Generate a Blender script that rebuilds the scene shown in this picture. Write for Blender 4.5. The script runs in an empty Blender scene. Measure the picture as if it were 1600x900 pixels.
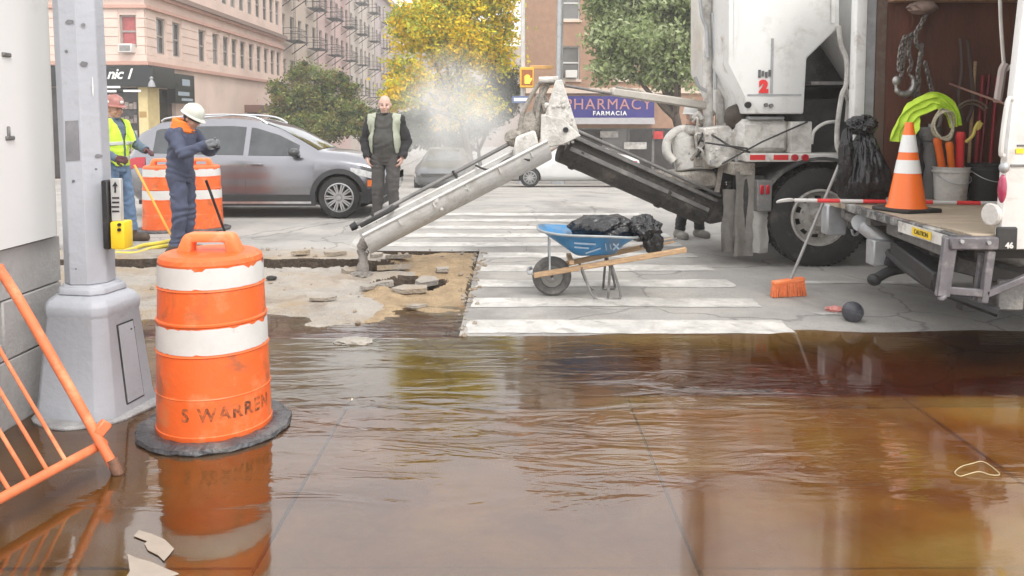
import bpy, bmesh, math, random
import numpy as np
from mathutils import Vector, Matrix, noise as mnoise
random.seed(7)
S = bpy.context.scene
COL = S.collection
R = math.radians
PI = math.pi

# ------------------------------------------------------------------ camera, sky, sun, exposure
FPX, CH, HY, PITCH = 1250.0, 1.55, 185.0, R(4.0)
PPY = HY + FPX * math.tan(PITCH)
cam = bpy.data.cameras.new("camera")
camo = bpy.data.objects.new("camera", cam)
COL.objects.link(camo)
cam.sensor_width = 36
cam.lens = 36 * FPX / 1600
cam.shift_y = -(450 - PPY) / 1600
cam.clip_end = 3000
cam.clip_start = 0.05
camo.location = (0, 0, CH)
camo.rotation_euler = (R(90) - PITCH, 0, 0)
S.camera = camo

SUN_EL, SUN_AZ = R(52), R(152)          # azimuth clockwise from +Y (the view direction)
w = bpy.data.worlds.new("World")
S.world = w
w.use_nodes = True
nt = w.node_tree
nt.nodes.clear()
sky = nt.nodes.new('ShaderNodeTexSky')
sky.sky_type = 'NISHITA'
sky.sun_disc = False
sky.sun_elevation = SUN_EL
sky.sun_rotation = SUN_AZ
sky.air_density = 1.0
sky.dust_density = 4.0
sky.ozone_density = 1.0
hsv = nt.nodes.new('ShaderNodeHueSaturation')
hsv.inputs['Saturation'].default_value = 0.22
bg = nt.nodes.new('ShaderNodeBackground')
bg.inputs['Strength'].default_value = 0.15
wo = nt.nodes.new('ShaderNodeOutputWorld')
nt.links.new(sky.outputs[0], hsv.inputs['Color'])
cl = nt.nodes.new('ShaderNodeMix')                      # bright even cloud cover over the clear-sky model
cl.data_type = 'RGBA'
cl.inputs['Factor'].default_value = 0.82
cl.inputs['B'].default_value = (5.0, 5.0, 5.05, 1)
nt.links.new(hsv.outputs[0], cl.inputs['A'])
nt.links.new(cl.outputs['Result'], bg.inputs['Color'])
nt.links.new(bg.outputs[0], wo.inputs['Surface'])
sl = bpy.data.lights.new("sun", 'SUN')
sl.energy = 0.75
sl.angle = R(14)
sl.color = (1.0, 0.96, 0.9)
so = bpy.data.objects.new("sun", sl)
COL.objects.link(so)
sd = Vector((math.sin(SUN_AZ) * math.cos(SUN_EL), math.cos(SUN_AZ) * math.cos(SUN_EL), math.sin(SUN_EL)))
so.rotation_euler = sd.to_track_quat('Z', 'Y').to_euler()
so.location = sd * 60
S.view_settings.view_transform = 'Standard'
S.view_settings.look = 'None'
S.view_settings.exposure = 1.36
S.view_settings.gamma = 1
S.cycles.volume_bounces = 5

# ------------------------------------------------------------------ helpers
def Wp(px, py, Y):
    """point seen at photo pixel (px,py) lying at distance Y"""
    u = (px - 800) / FPX
    v = (PPY - py) / FPX
    t = Y / (v * math.sin(PITCH) + math.cos(PITCH))
    return Vector((u * t, Y, CH + t * (v * math.cos(PITCH) - math.sin(PITCH))))

def Gp(px, py, z=0.0):
    u = (px - 800) / FPX
    v = (PPY - py) / FPX
    t = (z - CH) / (v * math.cos(PITCH) - math.sin(PITCH))
    return Vector((u * t, t * (v * math.sin(PITCH) + math.cos(PITCH)), z))

def fbm(x, y, z=0.0, o=4):
    return mnoise.fractal(Vector((x, y, z)), 1.0, 2.0, o)

MATS = {}
def mat(name, c, rough=0.6, metal=0.0, var=0.12, scale=6.0, bump=0.0, bscale=40.0, dirt=None, dscale=3.0,
        damt=0.5, dirt2=None, d2scale=1.0, d2amt=0.5, speck=0.0, coat=0.0, stretch=(1, 1, 1), emit=0.0, rvar=0.08, spec=0.5):
    if name in MATS:
        return MATS[name]
    m = bpy.data.materials.new(name)
    m.use_nodes = True
    n = m.node_tree.nodes
    l = m.node_tree.links
    b = n['Principled BSDF']
    tc = n.new('ShaderNodeTexCoord')
    mp = n.new('ShaderNodeMapping')
    mp.inputs['Scale'].default_value = stretch
    l.new(tc.outputs['Object'], mp.inputs['Vector'])
    nz = n.new('ShaderNodeTexNoise')
    nz.inputs['Scale'].default_value = scale
    nz.inputs['Detail'].default_value = 8
    nz.inputs['Roughness'].default_value = 0.62
    l.new(mp.outputs[0], nz.inputs['Vector'])
    mr = n.new('ShaderNodeMapRange')
    mr.inputs[1].default_value = 0.3
    mr.inputs[2].default_value = 0.7
    l.new(nz.outputs['Fac'], mr.inputs[0])
    mx = n.new('ShaderNodeMix')
    mx.data_type = 'RGBA'
    mx.inputs['A'].default_value = (*[max(0, k * (1 - var)) for k in c], 1)
    mx.inputs['B'].default_value = (*[min(1, k * (1 + var)) for k in c], 1)
    l.new(mr.outputs[0], mx.inputs['Factor'])
    out = mx.outputs['Result']
    if dirt:
        n2 = n.new('ShaderNodeTexNoise')
        n2.inputs['Scale'].default_value = dscale
        n2.inputs['Detail'].default_value = 9
        n2.inputs['Roughness'].default_value = 0.7
        l.new(mp.outputs[0], n2.inputs['Vector'])
        r2 = n.new('ShaderNodeMapRange')
        r2.inputs[1].default_value = 0.66 - 0.3 * damt
        r2.inputs[2].default_value = 0.86 - 0.3 * damt
        l.new(n2.outputs['Fac'], r2.inputs[0])
        m2 = n.new('ShaderNodeMix')
        m2.data_type = 'RGBA'
        l.new(r2.outputs[0], m2.inputs['Factor'])
        l.new(out, m2.inputs['A'])
        m2.inputs['B'].default_value = (*dirt, 1)
        out = m2.outputs['Result']
    if dirt2:
        n4 = n.new('ShaderNodeTexNoise')
        n4.inputs['Scale'].default_value = d2scale
        n4.inputs['Detail'].default_value = 7
        n4.inputs['Roughness'].default_value = 0.58
        n4.inputs['Distortion'].default_value = 0.6
        mp2 = n.new('ShaderNodeMapping')
        mp2.inputs['Location'].default_value = (13.7, 5.1, 2.2)
        l.new(mp.outputs[0], mp2.inputs['Vector'])
        l.new(mp2.outputs[0], n4.inputs['Vector'])
        r4 = n.new('ShaderNodeMapRange')
        r4.inputs[1].default_value = 0.68 - 0.3 * d2amt
        r4.inputs[2].default_value = 0.84 - 0.3 * d2amt
        l.new(n4.outputs['Fac'], r4.inputs[0])
        m4 = n.new('ShaderNodeMix')
        m4.data_type = 'RGBA'
        l.new(r4.outputs[0], m4.inputs['Factor'])
        l.new(out, m4.inputs['A'])
        m4.inputs['B'].default_value = (*dirt2, 1)
        out = m4.outputs['Result']
    l.new(out, b.inputs['Base Color'])
    rr = n.new('ShaderNodeMapRange')
    rr.inputs[3].default_value = max(0.02, rough - rvar)
    rr.inputs[4].default_value = min(1, rough + rvar)
    l.new(nz.outputs['Fac'], rr.inputs[0])
    l.new(rr.outputs[0], b.inputs['Roughness'])
    b.inputs['Metallic'].default_value = metal
    b.inputs['Coat Weight'].default_value = coat
    b.inputs['Coat Roughness'].default_value = 0.08
    b.inputs['Specular IOR Level'].default_value = spec
    if emit:
        b.inputs['Emission Color'].default_value = (*c, 1)
        b.inputs['Emission Strength'].default_value = emit
    if speck:
        n6 = n.new('ShaderNodeTexNoise')
        n6.inputs['Scale'].default_value = 75
        n6.inputs['Detail'].default_value = 4
        n6.inputs['Roughness'].default_value = 0.8
        l.new(mp.outputs[0], n6.inputs['Vector'])
        r6 = n.new('ShaderNodeMapRange')
        r6.inputs[1].default_value = 0.3
        r6.inputs[2].default_value = 0.7
        r6.inputs[3].default_value = 1 - speck
        r6.inputs[4].default_value = 1 + speck
        l.new(n6.outputs['Fac'], r6.inputs[0])
        # hairline cracks: edges of large distorted cells, broken up by a mask
        nd = n.new('ShaderNodeTexNoise')
        nd.inputs['Scale'].default_value = 1.7
        nd.inputs['Detail'].default_value = 5
        l.new(mp.outputs[0], nd.inputs['Vector'])
        av = n.new('ShaderNodeVectorMath')
        av.operation = 'MULTIPLY_ADD'
        av.inputs[1].default_value = (0.7, 0.7, 0.0)
        l.new(nd.outputs['Color'], av.inputs[0])
        l.new(mp.outputs[0], av.inputs[2])
        vo = n.new('ShaderNodeTexVoronoi')
        vo.feature = 'DISTANCE_TO_EDGE'
        vo.inputs['Scale'].default_value = 0.55
        l.new(av.outputs[0], vo.inputs['Vector'])
        vr = n.new('ShaderNodeMapRange')
        vr.inputs[1].default_value = 0.003
        vr.inputs[2].default_value = 0.010
        vr.inputs[3].default_value = 0.66
        vr.inputs[4].default_value = 1.0
        l.new(vo.outputs['Distance'], vr.inputs[0])
        mm_ = n.new('ShaderNodeMath')
        mm_.operation = 'MULTIPLY'
        l.new(r6.outputs[0], mm_.inputs[0])
        l.new(vr.outputs[0], mm_.inputs[1])
        sc_ = n.new('ShaderNodeVectorMath')
        sc_.operation = 'SCALE'
        l.new(out, sc_.inputs[0])
        l.new(mm_.outputs[0], sc_.inputs['Scale'])
        l.new(sc_.outputs[0], b.inputs['Base Color'])
    if bump:
        n3 = n.new('ShaderNodeTexNoise')
        n3.inputs['Scale'].default_value = bscale
        n3.inputs['Detail'].default_value = 6
        l.new(mp.outputs[0], n3.inputs['Vector'])
        bp = n.new('ShaderNodeBump')
        bp.inputs['Strength'].default_value = bump
        bp.inputs['Distance'].default_value = 0.032
        l.new(n3.outputs['Fac'], bp.inputs['Height'])
        l.new(bp.outputs[0], b.inputs['Normal'])
    MATS[name] = m
    return m

OFF = {}
def thing(name, label, cat, loc=(0, 0, 0), rz=0.0, group=None, local=False):
    o = bpy.data.objects.new(name, None)
    COL.objects.link(o)
    o.empty_display_size = 0.2
    o.location = loc
    o.rotation_euler = (0, 0, rz)
    tag(o, label, cat, group)
    OFF[o.name] = Vector((0, 0, 0)) if local else Vector(loc)
    return o

def tag(o, label=None, cat=None, group=None, kind=None):
    if label: o['label'] = label
    if cat: o['category'] = cat
    if group: o['group'] = group
    if kind: o['kind'] = kind
    return o

def struct(o):
    o['kind'] = 'structure'
    return o

def link(name, me, parent=None):
    o = bpy.data.objects.new(name, me)
    COL.objects.link(o)
    if parent is not None:
        o.parent = parent
        OFF[o.name] = OFF.get(parent.name, Vector((0, 0, 0)))
    return o

def dup(root, loc, rz=None, label=None, group=None):
    r = root.copy()
    COL.objects.link(r)
    r.location = loc
    if rz is not None: r.rotation_euler = (0, 0, rz)
    if label: r['label'] = label
    if group: r['group'] = group
    def rec(src, dst):
        for ch in src.children:
            c = ch.copy()
            COL.objects.link(c)
            c.parent = dst
            rec(ch, c)
    rec(root, r)
    return r

class MB:
    def __init__(self):
        self.v, self.f = [], []
    def add(self, vs, fs):
        b = len(self.v)
        self.v += [tuple(p) for p in vs]
        self.f += [tuple(i + b for i in f) for f in fs]
        return self
    def box(self, x0, x1, y0, y1, z0, z1):
        vs = [(x, y, z) for x in (x0, x1) for y in (y0, y1) for z in (z0, z1)]
        return self.add(vs, [(0, 1, 3, 2), (4, 6, 7, 5), (0, 4, 5, 1), (2, 3, 7, 6), (0, 2, 6, 4), (1, 5, 7, 3)])
    def bar(self, a, b, w, h, up=(0, 0, 1)):
        a, b = Vector(a), Vector(b)
        d = (b - a).normalized()
        up = Vector(up)
        s = d.cross(up)
        if s.length < 1e-4: s = d.cross(Vector((1, 0, 0)))
        s.normalize()
        u = s.cross(d).normalized()
        vs = [p + s * i * w / 2 + u * j * h / 2 for p in (a, b) for i in (-1, 1) for j in (-1, 1)]
        return self.add(vs, [(0, 1, 3, 2), (4, 6, 7, 5), (0, 4, 5, 1), (2, 3, 7, 6), (0, 2, 6, 4), (1, 5, 7, 3)])
    def cyl(self, a, b, r0, r1=None, n=16, caps=True):
        a, b = Vector(a), Vector(b)
        r1 = r0 if r1 is None else r1
        d = (b - a).normalized()
        s = d.orthogonal().normalized()
        t = d.cross(s)
        vs = []
        for p, r in ((a, r0), (b, r1)):
            for i in range(n):
                q = 2 * PI * i / n
                vs.append(p + (s * math.cos(q) + t * math.sin(q)) * r)
        fs = [(i, (i + 1) % n, n + (i + 1) % n, n + i) for i in range(n)]
        if caps: fs += [tuple(range(n - 1, -1, -1)), tuple(range(n, 2 * n))]
        return self.add(vs, fs)
    def tube(self, pts, r, n=8, smooth=0, closed=False):
        pts = [Vector(p) for p in pts]
        if smooth: pts = catmull(pts, smooth, closed)
        m = len(pts)
        vs, prev = [], None
        for i, p in enumerate(pts):
            if closed: d = pts[(i + 1) % m] - pts[i - 1]
            else: d = pts[min(i + 1, m - 1)] - pts[max(i - 1, 0)]
            d.normalize()
            if prev is None: s = d.orthogonal().normalized()
            else:
                s = prev - d * prev.dot(d)
                s = s.normalized() if s.length > 1e-5 else d.orthogonal().normalized()
            prev = s
            t = d.cross(s)
            rr = r[i * len(r) // m] if isinstance(r, (list, tuple)) else r
            for k in range(n):
                q = 2 * PI * k / n
                vs.append(p + (s * math.cos(q) + t * math.sin(q)) * rr)
        fs = []
        for i in range(m if closed else m - 1):
            j = (i + 1) % m
            for k in range(n):
                fs.append((i * n + k, i * n + (k + 1) % n, j * n + (k + 1) % n, j * n + k))
        if not closed: fs += [tuple(range(n - 1, -1, -1)), tuple(range((m - 1) * n, m * n))]
        return self.add(vs, fs)
    def lathe(self, prof, o=(0, 0, 0), ax=(0, 0, 1), n=32, jitter=None, cap=True):
        """prof: list of (radius, height along axis)"""
        o, ax = Vector(o), Vector(ax).normalized()
        s = ax.orthogonal().normalized() if abs(ax.z) < 0.99 else Vector((1, 0, 0))
        t = ax.cross(s)
        vs = []
        for j, (r, h) in enumerate(prof):
            for i in range(n):
                q = 2 * PI * i / n
                rr, hh = r, h
                if jitter:
                    dr, dh = jitter(j, i)
                    rr, hh = r + dr, h + dh
                vs.append(o + ax * hh + (s * math.cos(q) + t * math.sin(q)) * rr)
        fs = []
        for j in range(len(prof) - 1):
            for i in range(n):
                fs.append((j * n + i, j * n + (i + 1) % n, (j + 1) * n + (i + 1) % n, (j + 1) * n + i))
        if cap and prof[0][0] > 1e-6: fs.append(tuple(range(n - 1, -1, -1)))
        if cap and prof[-1][0] > 1e-6: fs.append(tuple(range((len(prof) - 1) * n, len(prof) * n)))
        return self.add(vs, fs)
    def prism(self, poly, d):
        """poly: planar 3-D points, extruded by vector d"""
        poly = [Vector(p) for p in poly]
        d = Vector(d)
        n = len(poly)
        vs = poly + [p + d for p in poly]
        fs = [tuple(range(n - 1, -1, -1)), tuple(range(n, 2 * n))]
        fs += [(i, (i + 1) % n, n + (i + 1) % n, n + i) for i in range(n)]
        return self.add(vs, fs)
    def quad(self, a, b, c, d):
        return self.add([a, b, c, d], [(0, 1, 2, 3)])
    def ell(self, c, rx, ry, rz, n=16, m=10, M=None, fn=None):
        vs = []
        for j in range(m + 1):
            th = PI * j / m
            for i in range(n):
                q = 2 * PI * i / n
                p = Vector((math.sin(th) * math.cos(q), math.sin(th) * math.sin(q), math.cos(th)))
                if fn: p = fn(p)
                p = Vector((p.x * rx, p.y * ry, p.z * rz))
                if M is not None: p = M @ p
                vs.append(p + Vector(c))
        fs = []
        for j in range(m):
            for i in range(n):
                fs.append((j * n + i, (j + 1) * n + i, (j + 1) * n + (i + 1) % n, j * n + (i + 1) % n))
        return self.add(vs, fs)
    def build(self, name, m, parent=None, bevel=0.0, seg=1, smooth=True, angle=38, local=False):
        off = Vector((0, 0, 0)) if (parent is None or local) else OFF.get(parent.name, Vector((0, 0, 0)))
        me = bpy.data.meshes.new(name)
        bm = bmesh.new()
        vs = [bm.verts.new((p[0] - off.x, p[1] - off.y, p[2] - off.z)) for p in self.v]
        for f in self.f:
            try: bm.faces.new([vs[i] for i in f])
            except ValueError: pass
        bmesh.ops.remove_doubles(bm, verts=bm.verts, dist=1e-5)
        bmesh.ops.recalc_face_normals(bm, faces=bm.faces)
        if bevel:
            ed = [e for e in bm.edges if len(e.link_faces) == 2 and e.calc_face_angle(0) > R(28)]
            bmesh.ops.bevel(bm, geom=ed, offset=bevel, segments=seg, affect='EDGES', profile=0.5, clamp_overlap=True)
        bm.to_mesh(me)
        bm.free()
        if smooth:
            me.shade_smooth()
            me.set_sharp_from_angle(angle=R(angle))
        if m is not None: me.materials.append(m)
        return link(name, me, parent)

def catmull(pts, k, closed=False):
    out, n = [], len(pts)
    for i in range(n if closed else n - 1):
        if closed: p0, p1, p2, p3 = pts[i - 1], pts[i], pts[(i + 1) % n], pts[(i + 2) % n]
        else: p0, p1, p2, p3 = pts[max(i - 1, 0)], pts[i], pts[i + 1], pts[min(i + 2, n - 1)]
        for j in range(k):
            t = j / k
            out.append(0.5 * ((2 * p1) + (p2 - p0) * t + (2 * p0 - 5 * p1 + 4 * p2 - p3) * t * t + (3 * p1 - p0 - 3 * p2 + p3) * t ** 3))
    if not closed: out.append(pts[-1])
    return out

def text_mesh(s, size, extrude=0.004, offset=0.0, shear=0.0, space=1.0):
    cu = bpy.data.curves.new('lettering', 'FONT')
    cu.body = s
    cu.size = size
    cu.extrude = extrude
    cu.offset = offset
    cu.shear = shear
    cu.space_character = space
    cu.align_x = 'CENTER'
    cu.align_y = 'CENTER'
    cu.resolution_u = 3
    t = bpy.data.objects.new('lettering', cu)
    COL.objects.link(t)
    dg = bpy.context.evaluated_depsgraph_get()
    me = bpy.data.meshes.new_from_object(t.evaluated_get(dg))
    bpy.data.objects.remove(t)
    bpy.data.curves.remove(cu)
    return me

def text_on(s, size, o, xdir, ydir, m, parent, name='lettering', **k):
    """flat lettering: origin o, reading along xdir, upward along ydir"""
    me = text_mesh(s, size, **k)
    xd, yd = Vector(xdir).normalized(), Vector(ydir).normalized()
    zd = xd.cross(yd)
    off = OFF.get(parent.name, Vector((0, 0, 0)))
    for v in me.vertices:
        v.co = Vector(o) + xd * v.co.x + yd * v.co.y + zd * v.co.z - off
    me.materials.clear()
    me.materials.append(m)
    return link(name, me, parent)

def crumple(c, rx, ry, rz, amp, freq, seed, sub=5, shape=None, zs=0.8, rough=0.5):
    bm = bmesh.new()
    bmesh.ops.create_icosphere(bm, subdivisions=sub, radius=1)
    vs, fs = [], []
    for v in bm.verts:
        p = v.co.normalized()
        d = 0.0
        for k, (f, a) in enumerate(((freq, 1), (freq * 2.1, rough), (freq * 4.3, rough * rough))):
            d += a * (1 - 2 * abs(mnoise.noise(Vector((p.x * f + seed, p.y * f, p.z * f * zs + k * 7)))) - 0.6)
        q = p * (1 + amp * d)
        if shape: q = shape(q)
        vs.append((c[0] + q.x * rx, c[1] + q.y * ry, c[2] + q.z * rz))
    bm.verts.index_update()
    for f in bm.faces: fs.append([v.index for v in f.verts])
    bm.free()
    return MB().add(vs, fs)

# ------------------------------------------------------------------ shared materials
M_asph = mat('asphalt', (0.335, 0.32, 0.30), 0.85, var=0.16, scale=1.4, bump=0.5, bscale=160, dirt=(0.43, 0.405, 0.37), dscale=0.8, damt=0.7, rvar=0.1, dirt2=(0.22, 0.205, 0.19), d2scale=0.6, d2amt=0.48, speck=0.2)
M_stripe = mat('road_paint', (0.56, 0.54, 0.505), 0.7, var=0.12, scale=9, bump=0.2, bscale=120, dirt=(0.41, 0.395, 0.37), dscale=3.5, damt=0.85, dirt2=(0.33, 0.315, 0.29), d2scale=6, d2amt=0.55)
M_conc = mat('sidewalk_concrete', (0.44, 0.25, 0.125), 0.6, var=0.22, scale=2.2, bump=0.25, bscale=120, dirt=(0.40, 0.31, 0.20), dscale=0.9, damt=0.5, dirt2=(0.3, 0.13, 0.05), d2scale=1.3, d2amt=0.45)
M_silt = mat('silty_concrete', (0.52, 0.29, 0.12), 0.6, var=0.2, scale=2.0, bump=0.25, bscale=120, dirt=(0.52, 0.42, 0.25), dscale=1.1, damt=0.55, dirt2=(0.4, 0.2, 0.07), d2scale=1.2, d2amt=0.42)
M_rust = mat('rust_stained_concrete', (0.66, 0.37, 0.075), 0.4, coat=0.15, var=0.22, scale=2.0, bump=0.25, bscale=120, dirt=(0.68, 0.5, 0.17), dscale=1.3, damt=0.6, dirt2=(0.55, 0.26, 0.05), d2scale=1.2, d2amt=0.4)
M_kerb = mat('kerb_concrete', (0.3, 0.2, 0.11), 0.6, var=0.2, scale=5, bump=0.3)
M_patch = mat('dug_concrete', (0.36, 0.325, 0.285), 0.9, var=0.16, scale=3, bump=0.9, bscale=50, dirt=(0.34, 0.25, 0.155), dscale=1.0, damt=0.65, dirt2=(0.24, 0.2, 0.165), d2scale=2.4, d2amt=0.45)
M_earthshade = mat('earth_and_shade', (0.07, 0.05, 0.035), 0.95, var=0.4, scale=20, bump=0.8)
M_orange = mat('orange_plastic', (0.78, 0.128, 0.022), 0.42, var=0.07, scale=5, dirt=(0.62, 0.24, 0.1), dscale=7, damt=0.45, bump=0.08, dirt2=(0.33, 0.10, 0.04), d2scale=6, d2amt=0.36)
M_oranged = mat('faded_orange_plastic', (0.85, 0.22, 0.07), 0.5, var=0.1, scale=8, dirt=(0.75, 0.4, 0.25), dscale=9, damt=0.5)
M_refl = mat('white_reflective', (0.6, 0.585, 0.56), 0.45, var=0.06, scale=10, dirt=(0.4, 0.38, 0.36), dscale=14, damt=0.22)
M_rubber = mat('rubber', (0.022, 0.021, 0.02), 0.75, var=0.3, scale=12, bump=0.2, dirt=(0.09, 0.08, 0.07), dscale=5, damt=0.4)
M_wetrub = mat('wet_rubber', (0.06, 0.06, 0.065), 0.35, var=0.4, scale=9, bump=0.5, bscale=40, dirt=(0.16, 0.15, 0.14), dscale=8, damt=0.5)
M_black = mat('black_paint', (0.015, 0.015, 0.016), 0.5, var=0.3, scale=10, dirt=(0.08, 0.075, 0.07), dscale=6, damt=0.3)
M_white = mat('white_truck_paint', (0.72, 0.72, 0.7), 0.32, var=0.03, scale=3, dirt=(0.5, 0.49, 0.46), dscale=2.5, damt=0.45, coat=0.2, dirt2=(0.36, 0.31, 0.25), d2scale=3.2, d2amt=0.22, bump=0.06, bscale=18)
M_whited = mat('dusty_white_metal', (0.62, 0.6, 0.56), 0.6, var=0.1, scale=6, bump=0.3, dirt=(0.34, 0.32, 0.29), dscale=4, damt=0.65, dirt2=(0.2, 0.16, 0.125), d2scale=6, d2amt=0.35)
M_galv = mat('galvanised', (0.42, 0.43, 0.44), 0.45, 0.5, var=0.12, scale=8, dirt=(0.3, 0.29, 0.28), dscale=5, damt=0.5)
M_greym = mat('dirty_grey_metal', (0.16, 0.155, 0.15), 0.6, 0.2, var=0.25, scale=9, bump=0.25, dirt=(0.33, 0.31, 0.28), dscale=5, damt=0.45)
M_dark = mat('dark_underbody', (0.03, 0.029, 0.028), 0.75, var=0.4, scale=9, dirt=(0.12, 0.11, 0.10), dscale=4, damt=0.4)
M_mud = mat('concrete_splatter', (0.33, 0.3, 0.26), 0.85, var=0.25, scale=14, bump=0.8, bscale=50, dirt=(0.16, 0.14, 0.12), dscale=6, damt=0.5)
M_pole = mat('grey_pole_paint', (0.38, 0.395, 0.43), 0.5, var=0.06, scale=4, bump=0.12, bscale=30, dirt=(0.24, 0.25, 0.27), dscale=11, damt=0.18)
M_red = mat('red_tape', (0.6, 0.03, 0.03), 0.4, var=0.15)
M_redp = mat('red_plastic', (0.7, 0.04, 0.04), 0.4, var=0.1)
M_lens = mat('red_lens', (0.4, 0.01, 0.02), 0.15, var=0.1, coat=0.5)
M_bag = mat('black_plastic_bag', (0.012, 0.012, 0.013), 0.22, var=0.3, scale=12, bump=0.35, bscale=25)
M_wood = mat('weathered_wood', (0.42, 0.27, 0.15), 0.7, var=0.3, scale=8, stretch=(1, 10, 10), dirt=(0.3, 0.22, 0.16), dscale=5, damt=0.4)
M_yel = mat('yellow_paint', (0.8, 0.55, 0.02), 0.4, var=0.1, scale=6)
M_lime = mat('lime_vest_fabric', (0.56, 0.78, 0.06), 0.7, var=0.12, scale=12)
M_chrome = mat('bright_metal', (0.6, 0.6, 0.6), 0.3, 0.9, var=0.15, scale=10)
M_glass = mat('dark_window_glass', (0.03, 0.033, 0.036), 0.06, var=0.4, scale=0.8, coat=0.3, rvar=0.02)
M_wframe = mat('window_frame', (0.3, 0.27, 0.25), 0.6, var=0.15)

# ------------------------------------------------------------------ the ground
WZ = -0.012
def hroad(X, Y):
    z = 0.0
    if Y < 5.95:
        gx = max(0.0, min(1.0, (X + 0.2) / 2.6))
        z = -(0.026 + 0.075 * gx) * min(1.0, (5.95 - Y) / (0.8 + 0.7 * gx))
    if Y > 14: z = -0.06 * (min(Y, 76) - 14) if Y > 16 else -0.015 * (Y - 14) ** 2
    if 4.2 < Y < 16: z += 0.008 * fbm(X * 0.8, Y * 1.7, 3.1)
    return z

PX0, PX1, PY0, PY1 = -7.2, -0.38, 5.6, 9.3        # the dug-up patch
xs = sorted(set([-260, -150, -60, -30, -15] + [round(-9 + 0.25 * i, 3) for i in range(73)] + [PX0, PX1, 15, 30, 60, 150, 260]))
ys = sorted(set([4.42] + [round(4.5 + 0.2 * i, 3) for i in range(58)] + [PY0, PY1] + [17, 18, 20, 24, 30, 40, 55, 76, 120, 300]))
mb = MB()
idx = {}
for i, x in enumerate(xs):
    for j, y in enumerate(ys):
        idx[i, j] = len(mb.v)
        mb.v.append((x, y, hroad(x, y)))
for i in range(len(xs) - 1):
    for j in range(len(ys) - 1):
        if xs[i] >= PX0 and xs[i + 1] <= PX1 and ys[j] >= PY0 and ys[j + 1] <= PY1: continue
        mb.f.append((idx[i, j], idx[i + 1, j], idx[i + 1, j + 1], idx[i, j + 1]))
road = struct(mb.build('road', M_asph, angle=80))

# dug-up patch: broken concrete lying a little lower, ragged rim, two holes
def hpatch(X, Y):
    z = -0.014 + 0.045 * fbm(X * 1.1, Y * 1.6, 9) + 0.022 * fbm(X * 4, Y * 6, 2)
    def hole(px, py, rx, ry, d):
        g = Gp(px, py)
        q = ((X - g.x) / rx) ** 2 + ((Y - g.y) / ry) ** 2 + 0.5 * fbm(X * 3, Y * 4, 5)
        return -d * max(0, min(1, (1.25 - q) * 2.2))
    z += hole(636, 441, 0.32, 0.3, 0.3) + hole(590, 413, 0.26, 0.28, 0.28)
    g = Gp(480, 409)
    ledge = g.y + 0.12 * fbm(X * 1.5, 4.0)
    if X < Gp(560, 409).x:
        if Y > ledge: z += 0.055
        if ledge - 0.2 < Y < ledge: z -= 0.15
    e = min(PX1 - X, PY1 - Y)
    if e < 0.05: z -= 0.05 * (1 - e / 0.05)
    if Y < 6.5: z -= 0.09 * (6.5 - Y) ** 1.4 - 0.012
    return min(z, 0.03)
mb = MB()
nx, ny = 300, 160
for j in range(ny + 1):
    for i in range(nx + 1):
        x = PX0 + (PX1 - PX0) * i / nx
        y = PY0 - 0.0 + (PY1 - PY0) * j / ny
        mb.v.append((x, y, hpatch(x, y)))
for j in range(ny):
    for i in range(nx):
        a = j * (nx + 1) + i
        mb.f.append((a, a + 1, a + nx + 2, a + nx + 1))
bpv = struct(mb.build('broken_pavement', M_patch, angle=60))
bpv.data.materials.append(M_earthshade)
bpv.data.materials.append(mat('tan_dirt', (0.36, 0.26, 0.155), 0.95, var=0.25, scale=7, bump=1.0, bscale=45, dirt=(0.27, 0.19, 0.11), dscale=3, damt=0.55))
for p_ in bpv.data.polygons:
    if p_.center.x > -1.25 + 0.55 * fbm(p_.center.x * 1.3, p_.center.y * 1.1, 8) - 0.1 * (p_.center.y - 8): p_.material_index = 2
for p_ in bpv.data.polygons:
    if p_.center.y > 6.9 and (p_.center.z < -0.11 or p_.normal.z < 0.72): p_.material_index = 1  # earth in holes and on steep ledge faces, coloured dark in place of shade
mb = MB()                                             # saw-cut sides of the road round the patch
for (x0, y0, x1, y1) in ((PX1, PY0, PX1, PY1), (PX0, PY1, PX1, PY1)):
    k = 24
    for i in range(k):
        a = (x0 + (x1 - x0) * i / k, y0 + (y1 - y0) * i / k)
        b = (x0 + (x1 - x0) * (i + 1) / k, y0 + (y1 - y0) * (i + 1) / k)
        mb.quad((*a, -0.25), (*b, -0.25), (*b, hroad(*b) - 0.001), (*a, hroad(*a) - 0.001))
struct(mb.build('road_cut_edge', M_earthshade))
# rubble crumbs along the cut
mb = MB()
for i in range(260):
    t = random.random()
    if random.random() < 0.45: x, y = PX1 + random.gauss(0, 0.04), PY0 + (PY1 - PY0) * t
    elif random.random() < 0.5: x, y = PX0 + (PX1 - PX0) * t, PY1 + random.gauss(0, 0.05)
    else: x, y = random.uniform(-5, PX1), random.uniform(PY0 + 0.1, PY1)
    z = hpatch(x, y) if x < PX1 and y < PY1 else hroad(x, y)
    r = random.uniform(0.006, 0.028)
    mb.ell((x, y, z + r * 0.4), r, r * random.uniform(0.6, 1.2), r * 0.7, 6, 4, fn=lambda p: p * random.uniform(0.75, 1.2))
tag(mb.build('rubble', M_patch, smooth=False), kind='stuff')

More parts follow.
